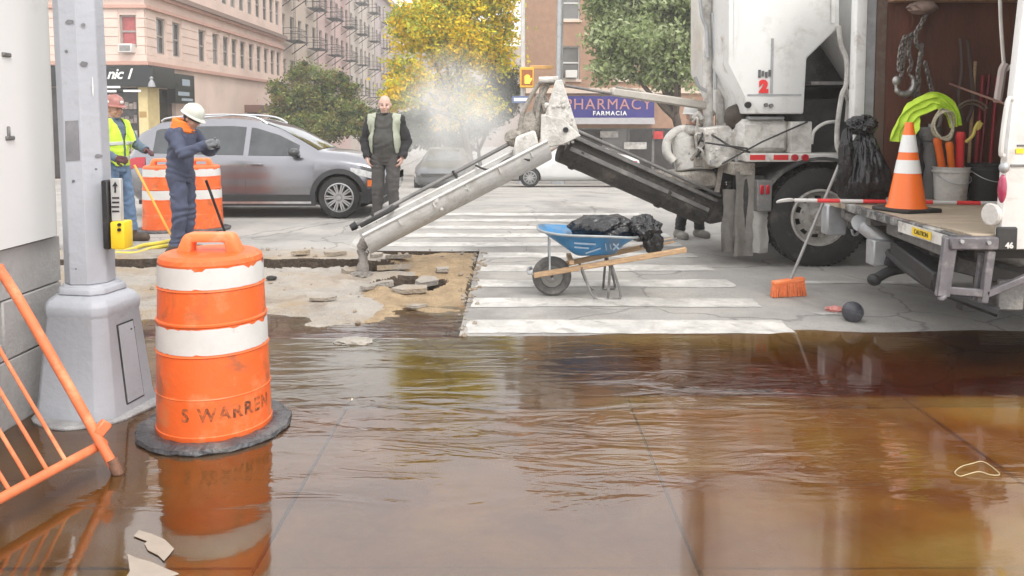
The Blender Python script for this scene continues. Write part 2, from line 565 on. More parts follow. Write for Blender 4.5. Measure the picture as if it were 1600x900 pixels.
# broken slabs round the holes
def chunk(px, py, w_, d_, h_, rz, tilt, m):
    g = Gp(px, py)
    mb = MB()
    n_ = random.choice((4, 5, 5, 6))
    pts = []
    for k in range(n_):
        a_ = 2 * PI * (k + random.uniform(-.25, .25)) / n_
        pts.append(Vector((w_ * math.cos(a_) * random.uniform(.6, 1.2), d_ * math.sin(a_) * random.uniform(.75, 1.1), 0)))
    M_ = Matrix.Rotation(rz, 3, 'Z') @ Matrix.Rotation(tilt, 3, 'X')
    z0 = hpatch(g.x, g.y)
    ps = [M_ @ p + Vector((g.x, g.y, max(z0, -.06) + .012)) for p in pts]
    mb.prism(ps, M_ @ Vector((0, 0, h_)))
    mb.build('slab_piece', m, bpv, smooth=False)
for (px, py, w_, d_, h_, rz, ti) in ((612, 423, .22, .12, .05, .3, -.18), (668, 436, .16, .1, .05, 1.1, .2), (640, 456, .2, .08, .04, .1, .12), (600, 440, .12, .09, .05, .8, -.1), (552, 424, .13, .08, .045, .5, .15), (622, 404, .15, .07, .04, .2, -.12), (690, 424, .1, .07, .035, .9, .1),
                                     (520, 404, .14, .06, .04, .1, .1), (470, 403, .12, .06, .04, .6, -.1), (590, 400, .1, .05, .04, .2, .2), (575, 452, .09, .06, .03, .9, .1), (505, 470, .12, .06, .025, .2, .05), (650, 480, .1, .05, .02, .4, .04)):
    chunk(px, py, w_, d_, h_, rz, ti, M_patch)

# crosswalk bars
yb = 5.72
for k in range(10):
    x0 = -0.33 if yb < PY1 - 0.1 else -1.55
    x1 = 2.07
    mb = MB()
    n = 30
    for i in range(n + 1):
        x = x0 + (x1 - x0) * i / n
        for j in range(5):
            y = yb + 0.33 * j / 4
            if j in (0, 4): y += 0.012 * fbm(x * 6, yb * 3 + j)
            xx = x + (0.03 * fbm(y * 9, yb) if i in (0, n) else 0)
            mb.v.append((xx, y, hroad(xx, y) + 0.004))
    for i in range(n):
        for j in range(4):
            a = i * 5 + j
            mb.f.append((a, a + 5, a + 6, a + 1))
    mb.build('crosswalk_bar', M_stripe, road)
    yb += 0.775
mb = MB()
for i in range(12):
    x = 2.75 + 0.1 * i
    mb.quad((x, 7.42, hroad(x, 7.42) + 0.005), (x + 0.1, 7.42, hroad(x + .1, 7.42) + 0.005), (x + 0.1, 7.54, hroad(x + .1, 7.54) + 0.005), (x, 7.54, hroad(x, 7.54) + 0.005))
mb.build('lane_line', M_stripe, road)

# near pavement: kerb stones and concrete flags
walk = bpy.data.objects.new('sidewalk', None)
COL.objects.link(walk)
struct(walk)
def fz(i, j):
    return {(2, 0): 0.004, (1, 0): -0.001, (3, 0): 0.0085}.get((i, j), random.uniform(-0.006, 0.0)) - 0.017
for i in range(-5, 7):
    xa, xb = 0.65 + 1.55 * (i - 1), 0.65 + 1.55 * i
    MB().box(xa + 0.004, xb - 0.004, 4.26, 4.42, -0.3, -0.007 if i >= 3 else -0.016 + random.uniform(-0.004, 0.0)).build('kerb_stone', M_rust if i >= 3 else M_kerb, walk, bevel=0.012, seg=2)
    for j in range(4):
        yb_, ya = 4.25 - 1.55 * j, 4.25 - 1.55 * (j + 1)
        m_ = MB()
        z0 = fz(i, j)
        tl = [random.uniform(-0.003, 0.003) for _ in range(4)]
        x_, y_ = (xa + 0.008, xb - 0.008), (ya + 0.005, yb_ - 0.005)
        N = 8
        for a in range(N + 1):
            for b in range(N + 1):
                u, v = a / N, b / N
                x, y = x_[0] + (x_[1] - x_[0]) * u, y_[0] + (y_[1] - y_[0]) * v
                e = min(u, 1 - u, v, 1 - v)
                m_.v.append((x, y, z0 + tl[0] * (1 - u) + tl[1] * u + tl[2] * v + 0.003 * fbm(x * 1.5, y * 1.5) - (0.003 if e < 0.01 else 0)))
        for a in range(N):
            for b in range(N):
                q = a * (N + 1) + b
                m_.f.append((q, q + N + 1, q + N + 2, q + 1))
        m_.box(x_[0], x_[1], y_[0], y_[1], z0 - 0.2, z0 - 0.014)
        m_.build('paving_slab', M_rust if i >= 2 else (M_silt if i == 1 else M_conc), walk)  # left slabs a darker tone, standing in for the kiosk and post mirrored there
struct(MB().box(-9, 10, -3, 4.42, -0.4, -0.04).build('ground_bed', mat('joint_dirt', (0.16, 0.085, 0.04), 0.9, var=.3, scale=12)))

# flood water over kerb and gutter: thin film, tinted by its own depth
def make_water():
    x = np.concatenate([np.linspace(-9, 9, 181)])
    y = np.concatenate([np.linspace(0.3, 6.6, 106)])
    mb = MB()
    dep = []
    for j, yy in enumerate(y):
        for i, xx in enumerate(x):
            if yy < 4.42: g = -0.02
            elif PX0 < xx < PX1 and yy > PY0: g = hpatch(xx, yy)
            else: g = hroad(xx, yy)
            mb.v.append((xx, yy, WZ))
            dep.append(max(0, WZ - g))
    nx = len(x)
    keep = 6.55
    for j in range(len(y) - 1):
        for i in range(nx - 1):
            if y[j] > keep: continue
            a = j * nx + i
            mb.f.append((a, a + 1, a + nx + 1, a + nx))
    me = bpy.data.meshes.new('flood_water')
    me.from_pydata(mb.v, [], mb.f)
    sil = me.attributes.new('silt', 'FLOAT', 'POINT')
    sv = []
    for (xx, yy, zz), d_ in zip(mb.v, dep):
        q = max(0.0, min(1.0, (xx + 0.1 + 0.6 * fbm(xx * .8, yy * .8, 4)) / 1.9))
        q = q * q * (3 - 2 * q)
        sv.append((0.05 + 0.19 * q) * max(0.12, 1 - d_ / 0.028))
    sil.data.foreach_set('value', sv)
    at = me.attributes.new('depth', 'FLOAT', 'POINT')
    at.data.foreach_set('value', dep)
    me.shade_smooth()
    m = bpy.data.materials.new('rusty_water')
    m.use_nodes = True
    n, l = m.node_tree.nodes, m.node_tree.links
    n.clear()
    out = n.new('ShaderNodeOutputMaterial')
    tr = n.new('ShaderNodeBsdfTransparent')
    gl = n.new('ShaderNodeBsdfGlossy')
    gl.inputs['Roughness'].default_value = 0.06
    df = n.new('ShaderNodeBsdfDiffuse')
    df.inputs['Color'].default_value = (0.38, 0.2, 0.07, 1)
    mixd = n.new('ShaderNodeMixShader')
    mix = n.new('ShaderNodeMixShader')
    a = n.new('ShaderNodeAttribute')
    a.attribute_name = 'depth'
    # transmittance = exp(-k d)
    comb = n.new('ShaderNodeCombineColor')
    for q, k in enumerate((5.0, 22.0, 85.0)):
        mm = n.new('ShaderNodeMath')
        mm.operation = 'MULTIPLY'
        mm.inputs[1].default_value = -k
        ee = n.new('ShaderNodeMath')
        ee.operation = 'EXPONENT'
        ad = n.new('ShaderNodeMath')
        ad.operation = 'ADD'
        ad.inputs[1].default_value = 0.001
        l.new(a.outputs['Fac'], ad.inputs[0])
        l.new(ad.outputs[0], mm.inputs[0])
        l.new(mm.outputs[0], ee.inputs[0])
        l.new(ee.outputs[0], comb.inputs[q])
    l.new(comb.outputs[0], tr.inputs['Color'])
    # silt in suspension
    sa = n.new('ShaderNodeAttribute')
    sa.attribute_name = 'silt'
    tcs = n.new('ShaderNodeTexCoord')
    mps = n.new('ShaderNodeMapping')
    mps.inputs['Scale'].default_value = (0.7, 1.3, 1)
    l.new(tcs.outputs['Object'], mps.inputs['Vector'])
    nsl = n.new('ShaderNodeTexNoise')
    nsl.inputs['Scale'].default_value = 0.9
    nsl.inputs['Detail'].default_value = 5
    nsl.inputs['Distortion'].default_value = 1.2
    l.new(mps.outputs[0], nsl.inputs['Vector'])
    rs = n.new('ShaderNodeValToRGB')
    rs.color_ramp.elements[0].position = 0.40
    rs.color_ramp.elements[0].color = (0.30, 0.10, 0.04, 1)
    rs.color_ramp.elements[1].position = 0.68
    rs.color_ramp.elements[1].color = (0.66, 0.43, 0.13, 1)
    e3_ = rs.color_ramp.elements.new(0.53)
    e3_.color = (0.50, 0.23, 0.055, 1)
    l.new(nsl.outputs['Fac'], rs.inputs[0])
    l.new(rs.outputs[0], df.inputs['Color'])
    l.new(sa.outputs['Fac'], mixd.inputs[0])
    l.new(tr.outputs[0], mixd.inputs[1])
    l.new(df.outputs[0], mixd.inputs[2])
    # ripples: two stretched noises, stronger where the stream runs over the kerb
    tc = n.new('ShaderNodeTexCoord')
    def ns(scale, st, det, rot=0, dist=0.0):
        mp = n.new('ShaderNodeMapping')
        mp.inputs['Scale'].default_value = st
        mp.inputs['Rotation'].default_value = (0, 0, rot)
        l.new(tc.outputs['Object'], mp.inputs['Vector'])
        z = n.new('ShaderNodeTexNoise')
        z.inputs['Scale'].default_value = scale
        z.inputs['Detail'].default_value = det
        z.inputs['Distortion'].default_value = dist
        l.new(mp.outputs[0], z.inputs['Vector'])
        return z
    r1 = ns(3.4, (0.45, 1.7, 1), 3, R(10), 1.4)
    r2 = ns(17, (0.6, 1.6, 1), 2, R(-14), 0.4)
    zone = ns(0.95, (0.7, 1.3, 1), 2)
    zr = n.new('ShaderNodeMapRange')
    zr.inputs[1].default_value = 0.40
    zr.inputs[2].default_value = 0.62
    zr.inputs[3].default_value = 0.12
    zr.inputs[4].default_value = 1.0
    l.new(zone.outputs['Fac'], zr.inputs[0])
    # calmer close to the camera, where the film is thinnest
    sx = n.new('ShaderNodeSeparateXYZ')
    l.new(tc.outputs['Object'], sx.inputs[0])
    yr = n.new('ShaderNodeMapRange')
    yr.interpolation_type = 'SMOOTHSTEP'
    yr.inputs[1].default_value = 2.95
    yr.inputs[2].default_value = 3.6
    yr.inputs[3].default_value = 0.05
    yr.inputs[4].default_value = 1.0
    l.new(sx.outputs['Y'], yr.inputs[0])
    zm = n.new('ShaderNodeMath')
    zm.operation = 'MULTIPLY'
    yr2 = n.new('ShaderNodeMapRange')
    yr2.interpolation_type = 'SMOOTHSTEP'
    yr2.inputs[1].default_value = 4.3
    yr2.inputs[2].default_value = 5.0
    yr2.inputs[3].default_value = 1.0
    yr2.inputs[4].default_value = 0.3
    l.new(sx.outputs['Y'], yr2.inputs[0])
    zq = n.new('ShaderNodeMath')
    zq.operation = 'MULTIPLY'
    l.new(yr.outputs[0], zq.inputs[0])
    l.new(yr2.outputs[0], zq.inputs[1])
    xr = n.new('ShaderNodeMapRange')                       # the stream crosses the kerb left of the box truck; still water beyond
    xr.interpolation_type = 'SMOOTHSTEP'
    xr.inputs[1].default_value = 1.2
    xr.inputs[2].default_value = 2.1
    xr.inputs[3].default_value = 1.0
    xr.inputs[4].default_value = 0.22
    l.new(sx.outputs['X'], xr.inputs[0])
    zq2 = n.new('ShaderNodeMath')
    zq2.operation = 'MULTIPLY'
    l.new(zq.outputs[0], zq2.inputs[0])
    l.new(xr.outputs[0], zq2.inputs[1])
    zq = zq2
    l.new(zr.outputs[0], zm.inputs[0])
    l.new(zq.outputs[0], zm.inputs[1])
    ad = n.new('ShaderNodeMath')
    ad.operation = 'MULTIPLY_ADD'
    ad.inputs[1].default_value = 0.14
    l.new(r2.outputs['Fac'], ad.inputs[0])
    l.new(r1.outputs['Fac'], ad.inputs[2])
    bp = n.new('ShaderNodeBump')
    bp.inputs['Distance'].default_value = 0.032
    l.new(zm.outputs[0], bp.inputs['Strength'])
    l.new(ad.outputs[0], bp.inputs['Height'])
    l.new(bp.outputs[0], gl.inputs['Normal'])
    fr = n.new('ShaderNodeFresnel')
    fr.inputs['IOR'].default_value = 2.2
    l.new(bp.outputs[0], fr.inputs['Normal'])
    l.new(fr.outputs[0], mix.inputs[0])
    l.new(mixd.outputs[0], mix.inputs[1])
    l.new(gl.outputs[0], mix.inputs[2])
    l.new(mix.outputs[0], out.inputs['Surface'])
    me.materials.append(m)
    return struct(link('flood_water', me))
make_water()
# ------------------------------------------------------------------ buildings
def facade(mb, o, u, length, z0, z1, holes, depth=0.22):
    """wall with real openings. o: corner (x,y), u: unit dir along wall, outward normal = u rotated -90deg"""
    u = Vector((u[0], u[1], 0)).normalized()
    nrm = Vector((u.y, -u.x, 0))
    P = lambda s, z, d=0.0: Vector((o[0], o[1], 0)) + u * s - nrm * d + Vector((0, 0, z))
    ss = sorted(set([0, length] + [h[0] for h in holes] + [h[1] for h in holes]))
    zs = sorted(set([z0, z1] + [h[2] for h in holes] + [h[3] for h in holes]))
    for a in range(len(ss) - 1):
        for b in range(len(zs) - 1):
            cs, cz = (ss[a] + ss[a + 1]) / 2, (zs[b] + zs[b + 1]) / 2
            if any(h[0] < cs < h[1] and h[2] < cz < h[3] for h in holes): continue
            mb.quad(P(ss[a], zs[b]), P(ss[a + 1], zs[b]), P(ss[a + 1], zs[b + 1]), P(ss[a], zs[b + 1]))
    for h in holes:
        for (a, b) in (((h[0], h[2]), (h[1], h[2])), ((h[1], h[2]), (h[1], h[3])), ((h[1], h[3]), (h[0], h[3])), ((h[0], h[3]), (h[0], h[2]))):
            mb.quad(P(*a), P(*b), P(*b, depth), P(*a, depth))
    return P

WIN_MESH = {}
def window(P, h, parent, m_frame=None, m_pane=None, depth=0.14, rail=True):
    """sash window in opening h, frame mesh with a pane child; mesh data in world coordinates of parent"""
    wd, ht = h[1] - h[0], h[3] - h[2]
    f = MB()
    e = 0.07
    def bx(s0, s1, z0, z1, d0, d1):
        c = [P(h[0] + s, h[2] + z, d) for s in (s0, s1) for z in (z0, z1) for d in (d0, d1)]
        f.add(c, [(0, 1, 3, 2), (4, 6, 7, 5), (0, 4, 5, 1), (2, 3, 7, 6), (0, 2, 6, 4), (1, 5, 7, 3)])
    d0, d1 = depth - 0.04, depth + 0.05
    bx(0.002, e, 0.002, ht - 0.002, d0, d1)
    bx(wd - e, wd - 0.002, 0.002, ht - 0.002, d0, d1)
    bx(e + 0.001, wd - e - 0.001, 0.002, e, d0, d1)
    bx(e + 0.001, wd - e - 0.001, ht - e, ht - 0.002, d0, d1)
    if rail: bx(e + 0.001, wd - e - 0.001, ht / 2 - 0.04, ht / 2 + 0.04, d0 + 0.01, d1)
    wo_ = f.build('window', m_frame or M_wframe, parent, smooth=False)
    g = MB()
    d = depth + 0.02
    g.quad(P(h[0] + e, h[2] + e, d), P(h[1] - e, h[2] + e, d), P(h[1] - e, h[3] - e, d), P(h[0] + e, h[3] - e, d))
    g.build('pane', m_pane or random.choice(GLASSES), wo_, smooth=False)
    return wo_

GLASSES = [M_glass, mat('window_glass_blind', (0.16, 0.155, 0.15), 0.12, var=0.2, scale=1.0, coat=0.3), mat('window_glass_grey', (0.07, 0.075, 0.08), 0.08, var=0.4, scale=1, coat=0.3), M_glass]
GZ = lambda Y: hroad(0, Y)

def strip(mb, P, s0, s1, z0, z1, out):
    """projecting course on a facade"""
    c = [P(s, z, -d) for s in (s0, s1) for z in (z0, z1) for d in (-0.01, out)]
    mb.add(c, [(0, 1, 3, 2), (4, 6, 7, 5), (0, 4, 5, 1), (2, 3, 7, 6), (0, 2, 6, 4), (1, 5, 7, 3)])

def shell(mb, x0, x1, y0, y1, z1, zg, faces):
    """remaining plain faces and the roof of a building block"""
    if 'w' in faces: mb.quad((x0, y1, zg), (x0, y0, zg), (x0, y0, z1), (x0, y1, z1))
    if 'e' in faces: mb.quad((x1, y0, zg), (x1, y1, zg), (x1, y1, z1), (x1, y0, z1))
    if 's' in faces: mb.quad((x0, y0, zg), (x1, y0, zg), (x1, y0, z1), (x0, y0, z1))
    if 'n' in faces: mb.quad((x1, y1, zg), (x0, y1, zg), (x0, y1, z1), (x1, y1, z1))

M_pink = mat('pink_painted_stone', (0.64, 0.50, 0.43), 0.8, var=0.08, scale=0.6, bump=0.15, dirt=(0.54, 0.42, 0.36), dscale=0.5, damt=0.5)
M_course = mat('salmon_course', (0.5, 0.3, 0.24), 0.8, var=0.1, scale=2)
M_cream = mat('cream_stone', (0.62, 0.5, 0.4), 0.8, var=0.08, scale=1)
M_awn = mat('black_sign_board', (0.012, 0.016, 0.016), 0.35, var=0.2)
M_letw = mat('white_lettering', (0.8, 0.8, 0.78), 0.5, var=0.02)

# --- pink corner building: facade A faces the camera (Y=35), facade B faces the side street (X=-15.9)
BX, BY0, BY1 = -15.9, 35.0, 56.0
zg = GZ(35) - 0.6
pb = thing('corner_building', 'pink stone corner building with salmon courses above a black shop sign', 'building', (BX, BY0, GZ(35)))
mb = MB()
LA = 15.0
holesA, holesB = [], []
xa = lambda px: (Wp(px, 50, BY0).x - (BX - LA))
w0 = xa(187)
for k in range(6):
    s = w0 - 2.5 * k
    if s > 0.3:
        holesA.append((s, s + 0.72, 4.62, 6.02))
        holesA.append((s, s + 0.72, 7.9, 9.5))
        holesA.append((s, s + 0.72, 11.1, 12.7))
shopA = (LA - 4.9, LA - 0.4, zg + 0.75, 2.9)
holesA.append(shopA)
PA = facade(mb, (BX - LA, BY0), (1, 0), LA, zg, 15.5, holesA)
ybx = [257, 281, 320, 341, 357, 370, 383, 396, 408, 419, 429, 438]
for px in ybx:
    yy = BX * FPX / (px - 800) - BY0
    for z in (4.45, 7.85, 11.1):
        holesB.append((yy - 0.5, yy + 0.5, z, z + 1.62))
doorB = (13.2, 15.6, GZ(49), 2.0)
shopB = (1.15, 3.0, zg + 0.75, 2.9)
holesB += [doorB, shopB]
PB = facade(mb, (BX, BY0), (0, 1), BY1 - BY0, GZ(56) - 0.3, 15.5, holesB)
shell(mb, BX - LA, BX, BY0, BY1, 15.5, GZ(56), 'wn')
mb.quad((BX - LA, BY0, 15.5), (BX, BY0, 15.5), (BX, BY1, 15.5), (BX - LA, BY1, 15.5))
mb.build('wall', M_pink, pb, smooth=False)
for (z0, z1, o_, m_) in ((3.86, 4.02, 0.16, M_course), (4.03, 4.3, 0.07, M_pink), (6.3, 6.44, 0.16, M_course), (7.0, 7.22, 0.34, mat('brown_cornice', (0.24, 0.17, 0.14), 0.8)), (6.86, 6.995, 0.2, M_course),
                          (10.5, 10.7, 0.14, M_course), (15.0, 15.45, 0.5, M_course)):
    mb = MB()
    strip(mb, PA, 0, LA + o_, z0, z1, o_)
    strip(mb, PB, 0.002, BY1 - BY0, z0, z1, o_ + 0.003)
    mb.build('belt_course', m_, pb, smooth=False)
mb = MB()
strip(mb, PB, 4.6, 12.9, 1.55, 1.75, 0.08)
strip(mb, PB, 4.6, 12.9, GZ(45), GZ(45) + 0.9, 0.06)
mb.build('belt_course', M_course, pb, smooth=False)
# recessed joints between the stone courses of the upper storeys, as proud course blocks
for k, z in enumerate([4.32 + 0.39 * i for i in range(5)]):
    mb = MB()
    edges = sorted([(h[0], h[1]) for h in holesA if 4.3 < h[2] < 5])
    s = 0.0
    for a, b in edges + [(LA, LA)]:
        if a - s > 0.1:
            mb = MB()
            strip(mb, PA, s + (0.05 if s else 0), a - (0.05 if a < LA else 0), z, z + 0.355, 0.035)
            mb.build('stone_course', M_pink, pb, smooth=False)
        s = b
    edges = sorted([(h[0], h[1]) for h in holesB if 4.3 < h[2] < 5])
    s = 0.002
    for a, b in edges + [(BY1 - BY0, BY1 - BY0)]:
        if a - s > 0.1:
            mb = MB()
            strip(mb, PB, s + 0.04, a - 0.04, z, z + 0.355, 0.035)
            mb.build('stone_course', M_pink, pb, smooth=False)
        s = b
M_redc = mat('red_curtain', (0.35, 0.09, 0.09), 0.5, var=0.3, scale=3)
for h in holesA:
    if h is shopA: continue
    window(PA, h, pb, m_pane=M_redc if (abs(h[0] - w0) < 0.01 and h[2] < 5) else None)
for h in holesB:
    if h in (doorB, shopB): continue
    window(PB, h, pb)
# air conditioner in the window nearest the corner
ac = MB()
c = [PA(s, z, d) for s in (w0 + 0.08, w0 + 0.66) for z in (4.38, 4.76) for d in (-0.36, 0.15)]
ac.add(c, [(0, 1, 3, 2), (4, 6, 7, 5), (0, 4, 5, 1), (2, 3, 7, 6), (0, 2, 6, 4), (1, 5, 7, 3)])
aco = ac.build('air_conditioner', M_refl, pb, bevel=0.02)
g = MB()
for k in range(5):
    g.box(BX - LA + w0 + 0.14, BX - LA + w0 + 0.6, BY0 - 0.375, BY0 - 0.36, 4.45 + 0.05 * k, 4.475 + 0.05 * k)
g.build('grille', M_greym, aco, smooth=False)
# shop: glass with stocked shelves, yellow corner pier, sign boards
mb = MB()
mb.quad(PA(shopA[0], shopA[2], 0.2), PA(shopA[1], shopA[2], 0.2), PA(shopA[1], shopA[3], 0.2), PA(shopA[0], shopA[3], 0.2))
so_ = mb.build('shop_window', mat('shop_glass', (0.035, 0.03, 0.03), 0.1, var=0.5, scale=2), pb, smooth=False)
for k in range(2):
    for r in range(4):
        mb = MB()
        s0 = shopA[1] - 1.2 - 1.55 * k
        z = 0.35 + 0.62 * r - 0.25
        for q in range(6):
            hh = random.uniform(0.16, 0.36)
            c = [PA(s, zz, d) for s in (s0 + 0.19 * q, s0 + 0.19 * q + 0.16) for zz in (z, z + hh) for d in (0.1, 0.18)]
            mb.add(c, [(0, 1, 3, 2), (4, 6, 7, 5), (0, 4, 5, 1), (2, 3, 7, 6), (0, 2, 6, 4), (1, 5, 7, 3)])
        mb.build('shelf_goods', mat('shelf_goods_%d' % (r % 3), [(0.3, 0.25, 0.22), (0.38, 0.36, 0.33), (0.2, 0.16, 0.15)][r % 3], 0.7, var=0.5, scale=7), so_, smooth=False)
for s in (shopA[1] - 1.4, shopA[1] - 2.95, shopA[1] - 0.06):
    mb = MB()
    strip(mb, PA, s, s + 0.1, shopA[2], shopA[3], 0.02)
    mb.build('shop_mullion', M_black, pb, smooth=False)
mb = MB()
mb.quad(PB(shopB[0], shopB[2], 0.2), PB(shopB[1], shopB[2], 0.2), PB(shopB[1], shopB[3], 0.2), PB(shopB[0], shopB[3], 0.2))
mb.build('shop_window', MATS['shop_glass'], pb, smooth=False)
mb = MB()
mb.box(BX - 0.36, BX + 0.05, BY0 - 0.05, BY0 + 1.1, zg + 0.2, 2.9)
pier = mb.build('corner_pier', mat('yellow_poster_pier', (0.58, 0.47, 0.24), 0.6, var=0.12, scale=2), pb)
mb = MB()
mb.box(BX - 0.33, BX - 0.02, BY0 - 0.065, BY0 - 0.05, 1.6, 1.85)
mb.build('poster_band', mat('brown_print', (0.35, 0.22, 0.08), 0.6), pier)
sg = MB()
strip(sg, PA, LA - 6.5, LA + 0.45, 2.92, 3.8, 0.42)
strip(sg, PB, -0.4, 1.9, 2.921, 3.799, 0.43)
sgo = sg.build('sign_board', M_awn, pb, smooth=False)
text_on('nic 1', 0.62, (Wp(187, 125, BY0 - 0.43).x, BY0 - 0.435, 3.44), (1, 0, 0), (0, 0, 1), M_letw, sgo, offset=0.012, shear=0.35, space=0.92)
mb = MB()
for (a, b, y_) in ((158, 188, 136), (158, 182, 142.5), (193, 220, 142)):
    p, q = Wp(a, y_, BY0 - 0.43), Wp(b, y_, BY0 - 0.43)
    mb.box(p.x, q.x, BY0 - 0.44, BY0 - 0.43, p.z - 0.045, p.z + 0.045)
mb.build('lettering', M_letw, sgo)
mb = MB()
p = Wp(237, 132, BY0 - 0.43)
mb.lathe([(0.16, -0.1), (0.13, 0.05), (0.05, 0.2), (0.09, 0.27), (0.03, 0.34)], (p.x, BY0 - 0.43, p.z), n=10)
mb.build('emblem', mat('grey_print', (0.3, 0.3, 0.32), 0.6), sgo)
sg = MB()
strip(sg, PB, 2.1, 4.35, 2.25, 3.62, 0.36)
s2 = sg.build('sign_board', M_awn, pb, smooth=False)
mb = MB()
for (s0, s1, z0, z1) in ((2.9, 3.8, 3.1, 3.4), (2.4, 3.7, 2.62, 2.8), (2.8, 4.1, 2.38, 2.5)):
    strip(mb, PB, s0, s1, z0, z1, 0.37)
mb.build('lettering', mat('pale_blue_print', (0.3, 0.36, 0.42), 0.5), s2)
mb = MB()
mb.quad(PB(doorB[0], doorB[2], 0.2), PB(doorB[1], doorB[2], 0.2), PB(doorB[1], doorB[3], 0.2), PB(doorB[0], doorB[3], 0.2))
mb.build('door', mat('brown_door', (0.1, 0.045, 0.035), 0.5), pb)
mb = MB()
strip(mb, PB, 12.7, 16.1, 1.9, 2.35, 0.9)
mb.build('door_canopy', mat('brown_canopy', (0.16, 0.08, 0.06), 0.7), pb, smooth=False)

# --- row of tenements with fire escapes behind it
def tenement(y0, y1, h, col, label, nwin, seed, fe):
    rnd = random.Random(seed)
    t = thing('tenement_building', label, 'building', (BX, y0, GZ(y0)))
    M = mat('facade_%d' % seed, col, 0.85, var=0.1, scale=0.4, bump=0.2, bscale=20, dirt=tuple(k * 0.75 for k in col), dscale=0.4, damt=0.5)
    mb = MB()
    L = y1 - y0
    step = L / nwin
    holes = []
    for k in range(nwin):
        for f in range(5):
            z = 0.9 + 3.15 * f
            if z + 1.8 < h - 0.8:
                holes.append((step * (k + 0.5) - 0.52, step * (k + 0.5) + 0.52, z, z + 1.75))
    P = facade(mb, (BX - 0.25, y0), (0, 1), L, GZ(y1) - 0.3, h, holes)
    shell(mb, BX - 13, BX - 0.25, y0 + 0.01, y1, h, GZ(y1), 'wns')
    mb.quad((BX - 13, y0, h), (BX - 0.25, y0, h), (BX - 0.25, y1, h), (BX - 13, y1, h))
    mb.build('wall', M, t, smooth=False)
    for hh in holes: window(P, hh, t)
    mb = MB()
    strip(mb, P, 0.01, L - 0.01, h - 0.55, h + 0.1, 0.5)
    mb.build('cornice', mat('cornice_%d' % (seed % 2), [(0.3, 0.24, 0.2), (0.4, 0.33, 0.28)][seed % 2], 0.8), t, smooth=False)
    mb = MB()
    strip(mb, P, 0.01, L - 0.01, 3.55, 3.75, 0.14)
    mb.build('belt_course', MATS['cornice_%d' % (seed % 2)], t, smooth=False)
    for c_ in fe:
        s0, s1 = c_ * L - 1.3, c_ * L + 1.3
        for f in range(1, 5):
            z = 0.75 + 3.15 * f
            if z > h - 2.5: continue
            mb = MB()
            for q in range(9):
                mb.bar(P(s0, z, -0.12 - q * 0.13), P(s1, z, -0.12 - q * 0.13), 0.06, 0.05)
            for zz in (0.45, 0.85):
                mb.tube([P(s0, z + zz, 0), P(s0, z + zz, -1.1), P(s1, z + zz, -1.1), P(s1, z + zz, 0)], 0.018, 5)
            n_ = 9
            for q in range(n_ + 1):
                s = s0 + (s1 - s0) * q / n_
                mb.bar(P(s, z, -1.1), P(s, z + 0.85, -1.1), 0.018, 0.018)
            for s in (s0 + 0.1, s1 - 0.1):
                mb.bar(P(s, z - 0.8, 0), P(s, z - 0.03, -1.1), 0.05, 0.06)
            b = mb.build('fire_escape_balcony', mat('black_iron', (0.02, 0.02, 0.022), 0.6), t, smooth=False)
            lad = MB()
            if z < h - 5:
                for dd in (0.0, 0.35):
                    lad.bar(P(s0 + 0.6 + dd, z, -0.7), P(s0 + 0.6 + dd, z + 3.1, -0.7), 0.022, 0.022)
                for q in range(10):
                    lad.bar(P(s0 + 0.6, z + .15 + .31 * q, -0.7), P(s0 + 0.95, z + .15 + .31 * q, -0.7), 0.015, 0.015)
                lad.build('ladder', MATS['black_iron'], b, smooth=False)
    return t
tenement(56.05, 67, 17.5, (0.52, 0.43, 0.36), 'tan tenement with black fire escapes adjoining the pink corner building', 5, 11, (0.18, 0.78))
tenement(67.05, 80, 17.0, (0.5, 0.36, 0.33), 'rose tenement with fire escapes between the tan tenement and a beige one', 6, 12, (0.3, 0.8))
tenement(80.05, 95, 17.6, (0.46, 0.4, 0.35), 'beige tenement with fire escapes, third along the row behind the corner building', 6, 13, (0.25, 0.75))
tenement(95.05, 116, 16.9, (0.4, 0.33, 0.32), 'grey brown tenement with fire escapes, farthest of the row, below the gap of sky', 8, 14, (0.25, 0.75))

# --- brown brick building with the pharmacy across the side street
M_brick = mat('brown_brick', (0.33, 0.2, 0.135), 0.85, var=0.14, scale=3, bump=0.4, bscale=30, dirt=(0.27, 0.17, 0.12), dscale=0.5, damt=0.5)
QY = 45.0
qb = thing('brick_building', 'brown brick building above the blue pharmacy sign', 'building', (0.75, QY, GZ(QY)))
mb = MB()
QL = 24.0
holes = []
wx = Wp(875, 50, QY).x - 0.75
for k in range(7):
    s = wx + 3.1 * k
    for f in range(4):
        z = 4.05 + 3.3 * f - 0.32
        if s + 1.1 < QL: holes.append((s, s + 1.1, z, z + 1.85))
shop = (1.6, 8.6, GZ(QY) + 0.45, 1.0)
holes.append(shop)
holes.append((9.4, 15.0, GZ(QY) + 0.45, 1.0))
PQ = facade(mb, (0.75, QY), (1, 0), QL, GZ(QY) - 0.5, 18.0, holes)
shell(mb, 0.75, 0.75 + QL, QY, QY + 24, 18.0, GZ(QY + 24), 'wen')
mb.quad((0.75, QY, 18), (0.75 + QL, QY, 18), (0.75 + QL, QY + 24, 18), (0.75, QY + 24, 18))
mb.build('wall', M_brick, qb, smooth=False)
M_gf = mat('white_window_frame', (0.55, 0.55, 0.53), 0.5)
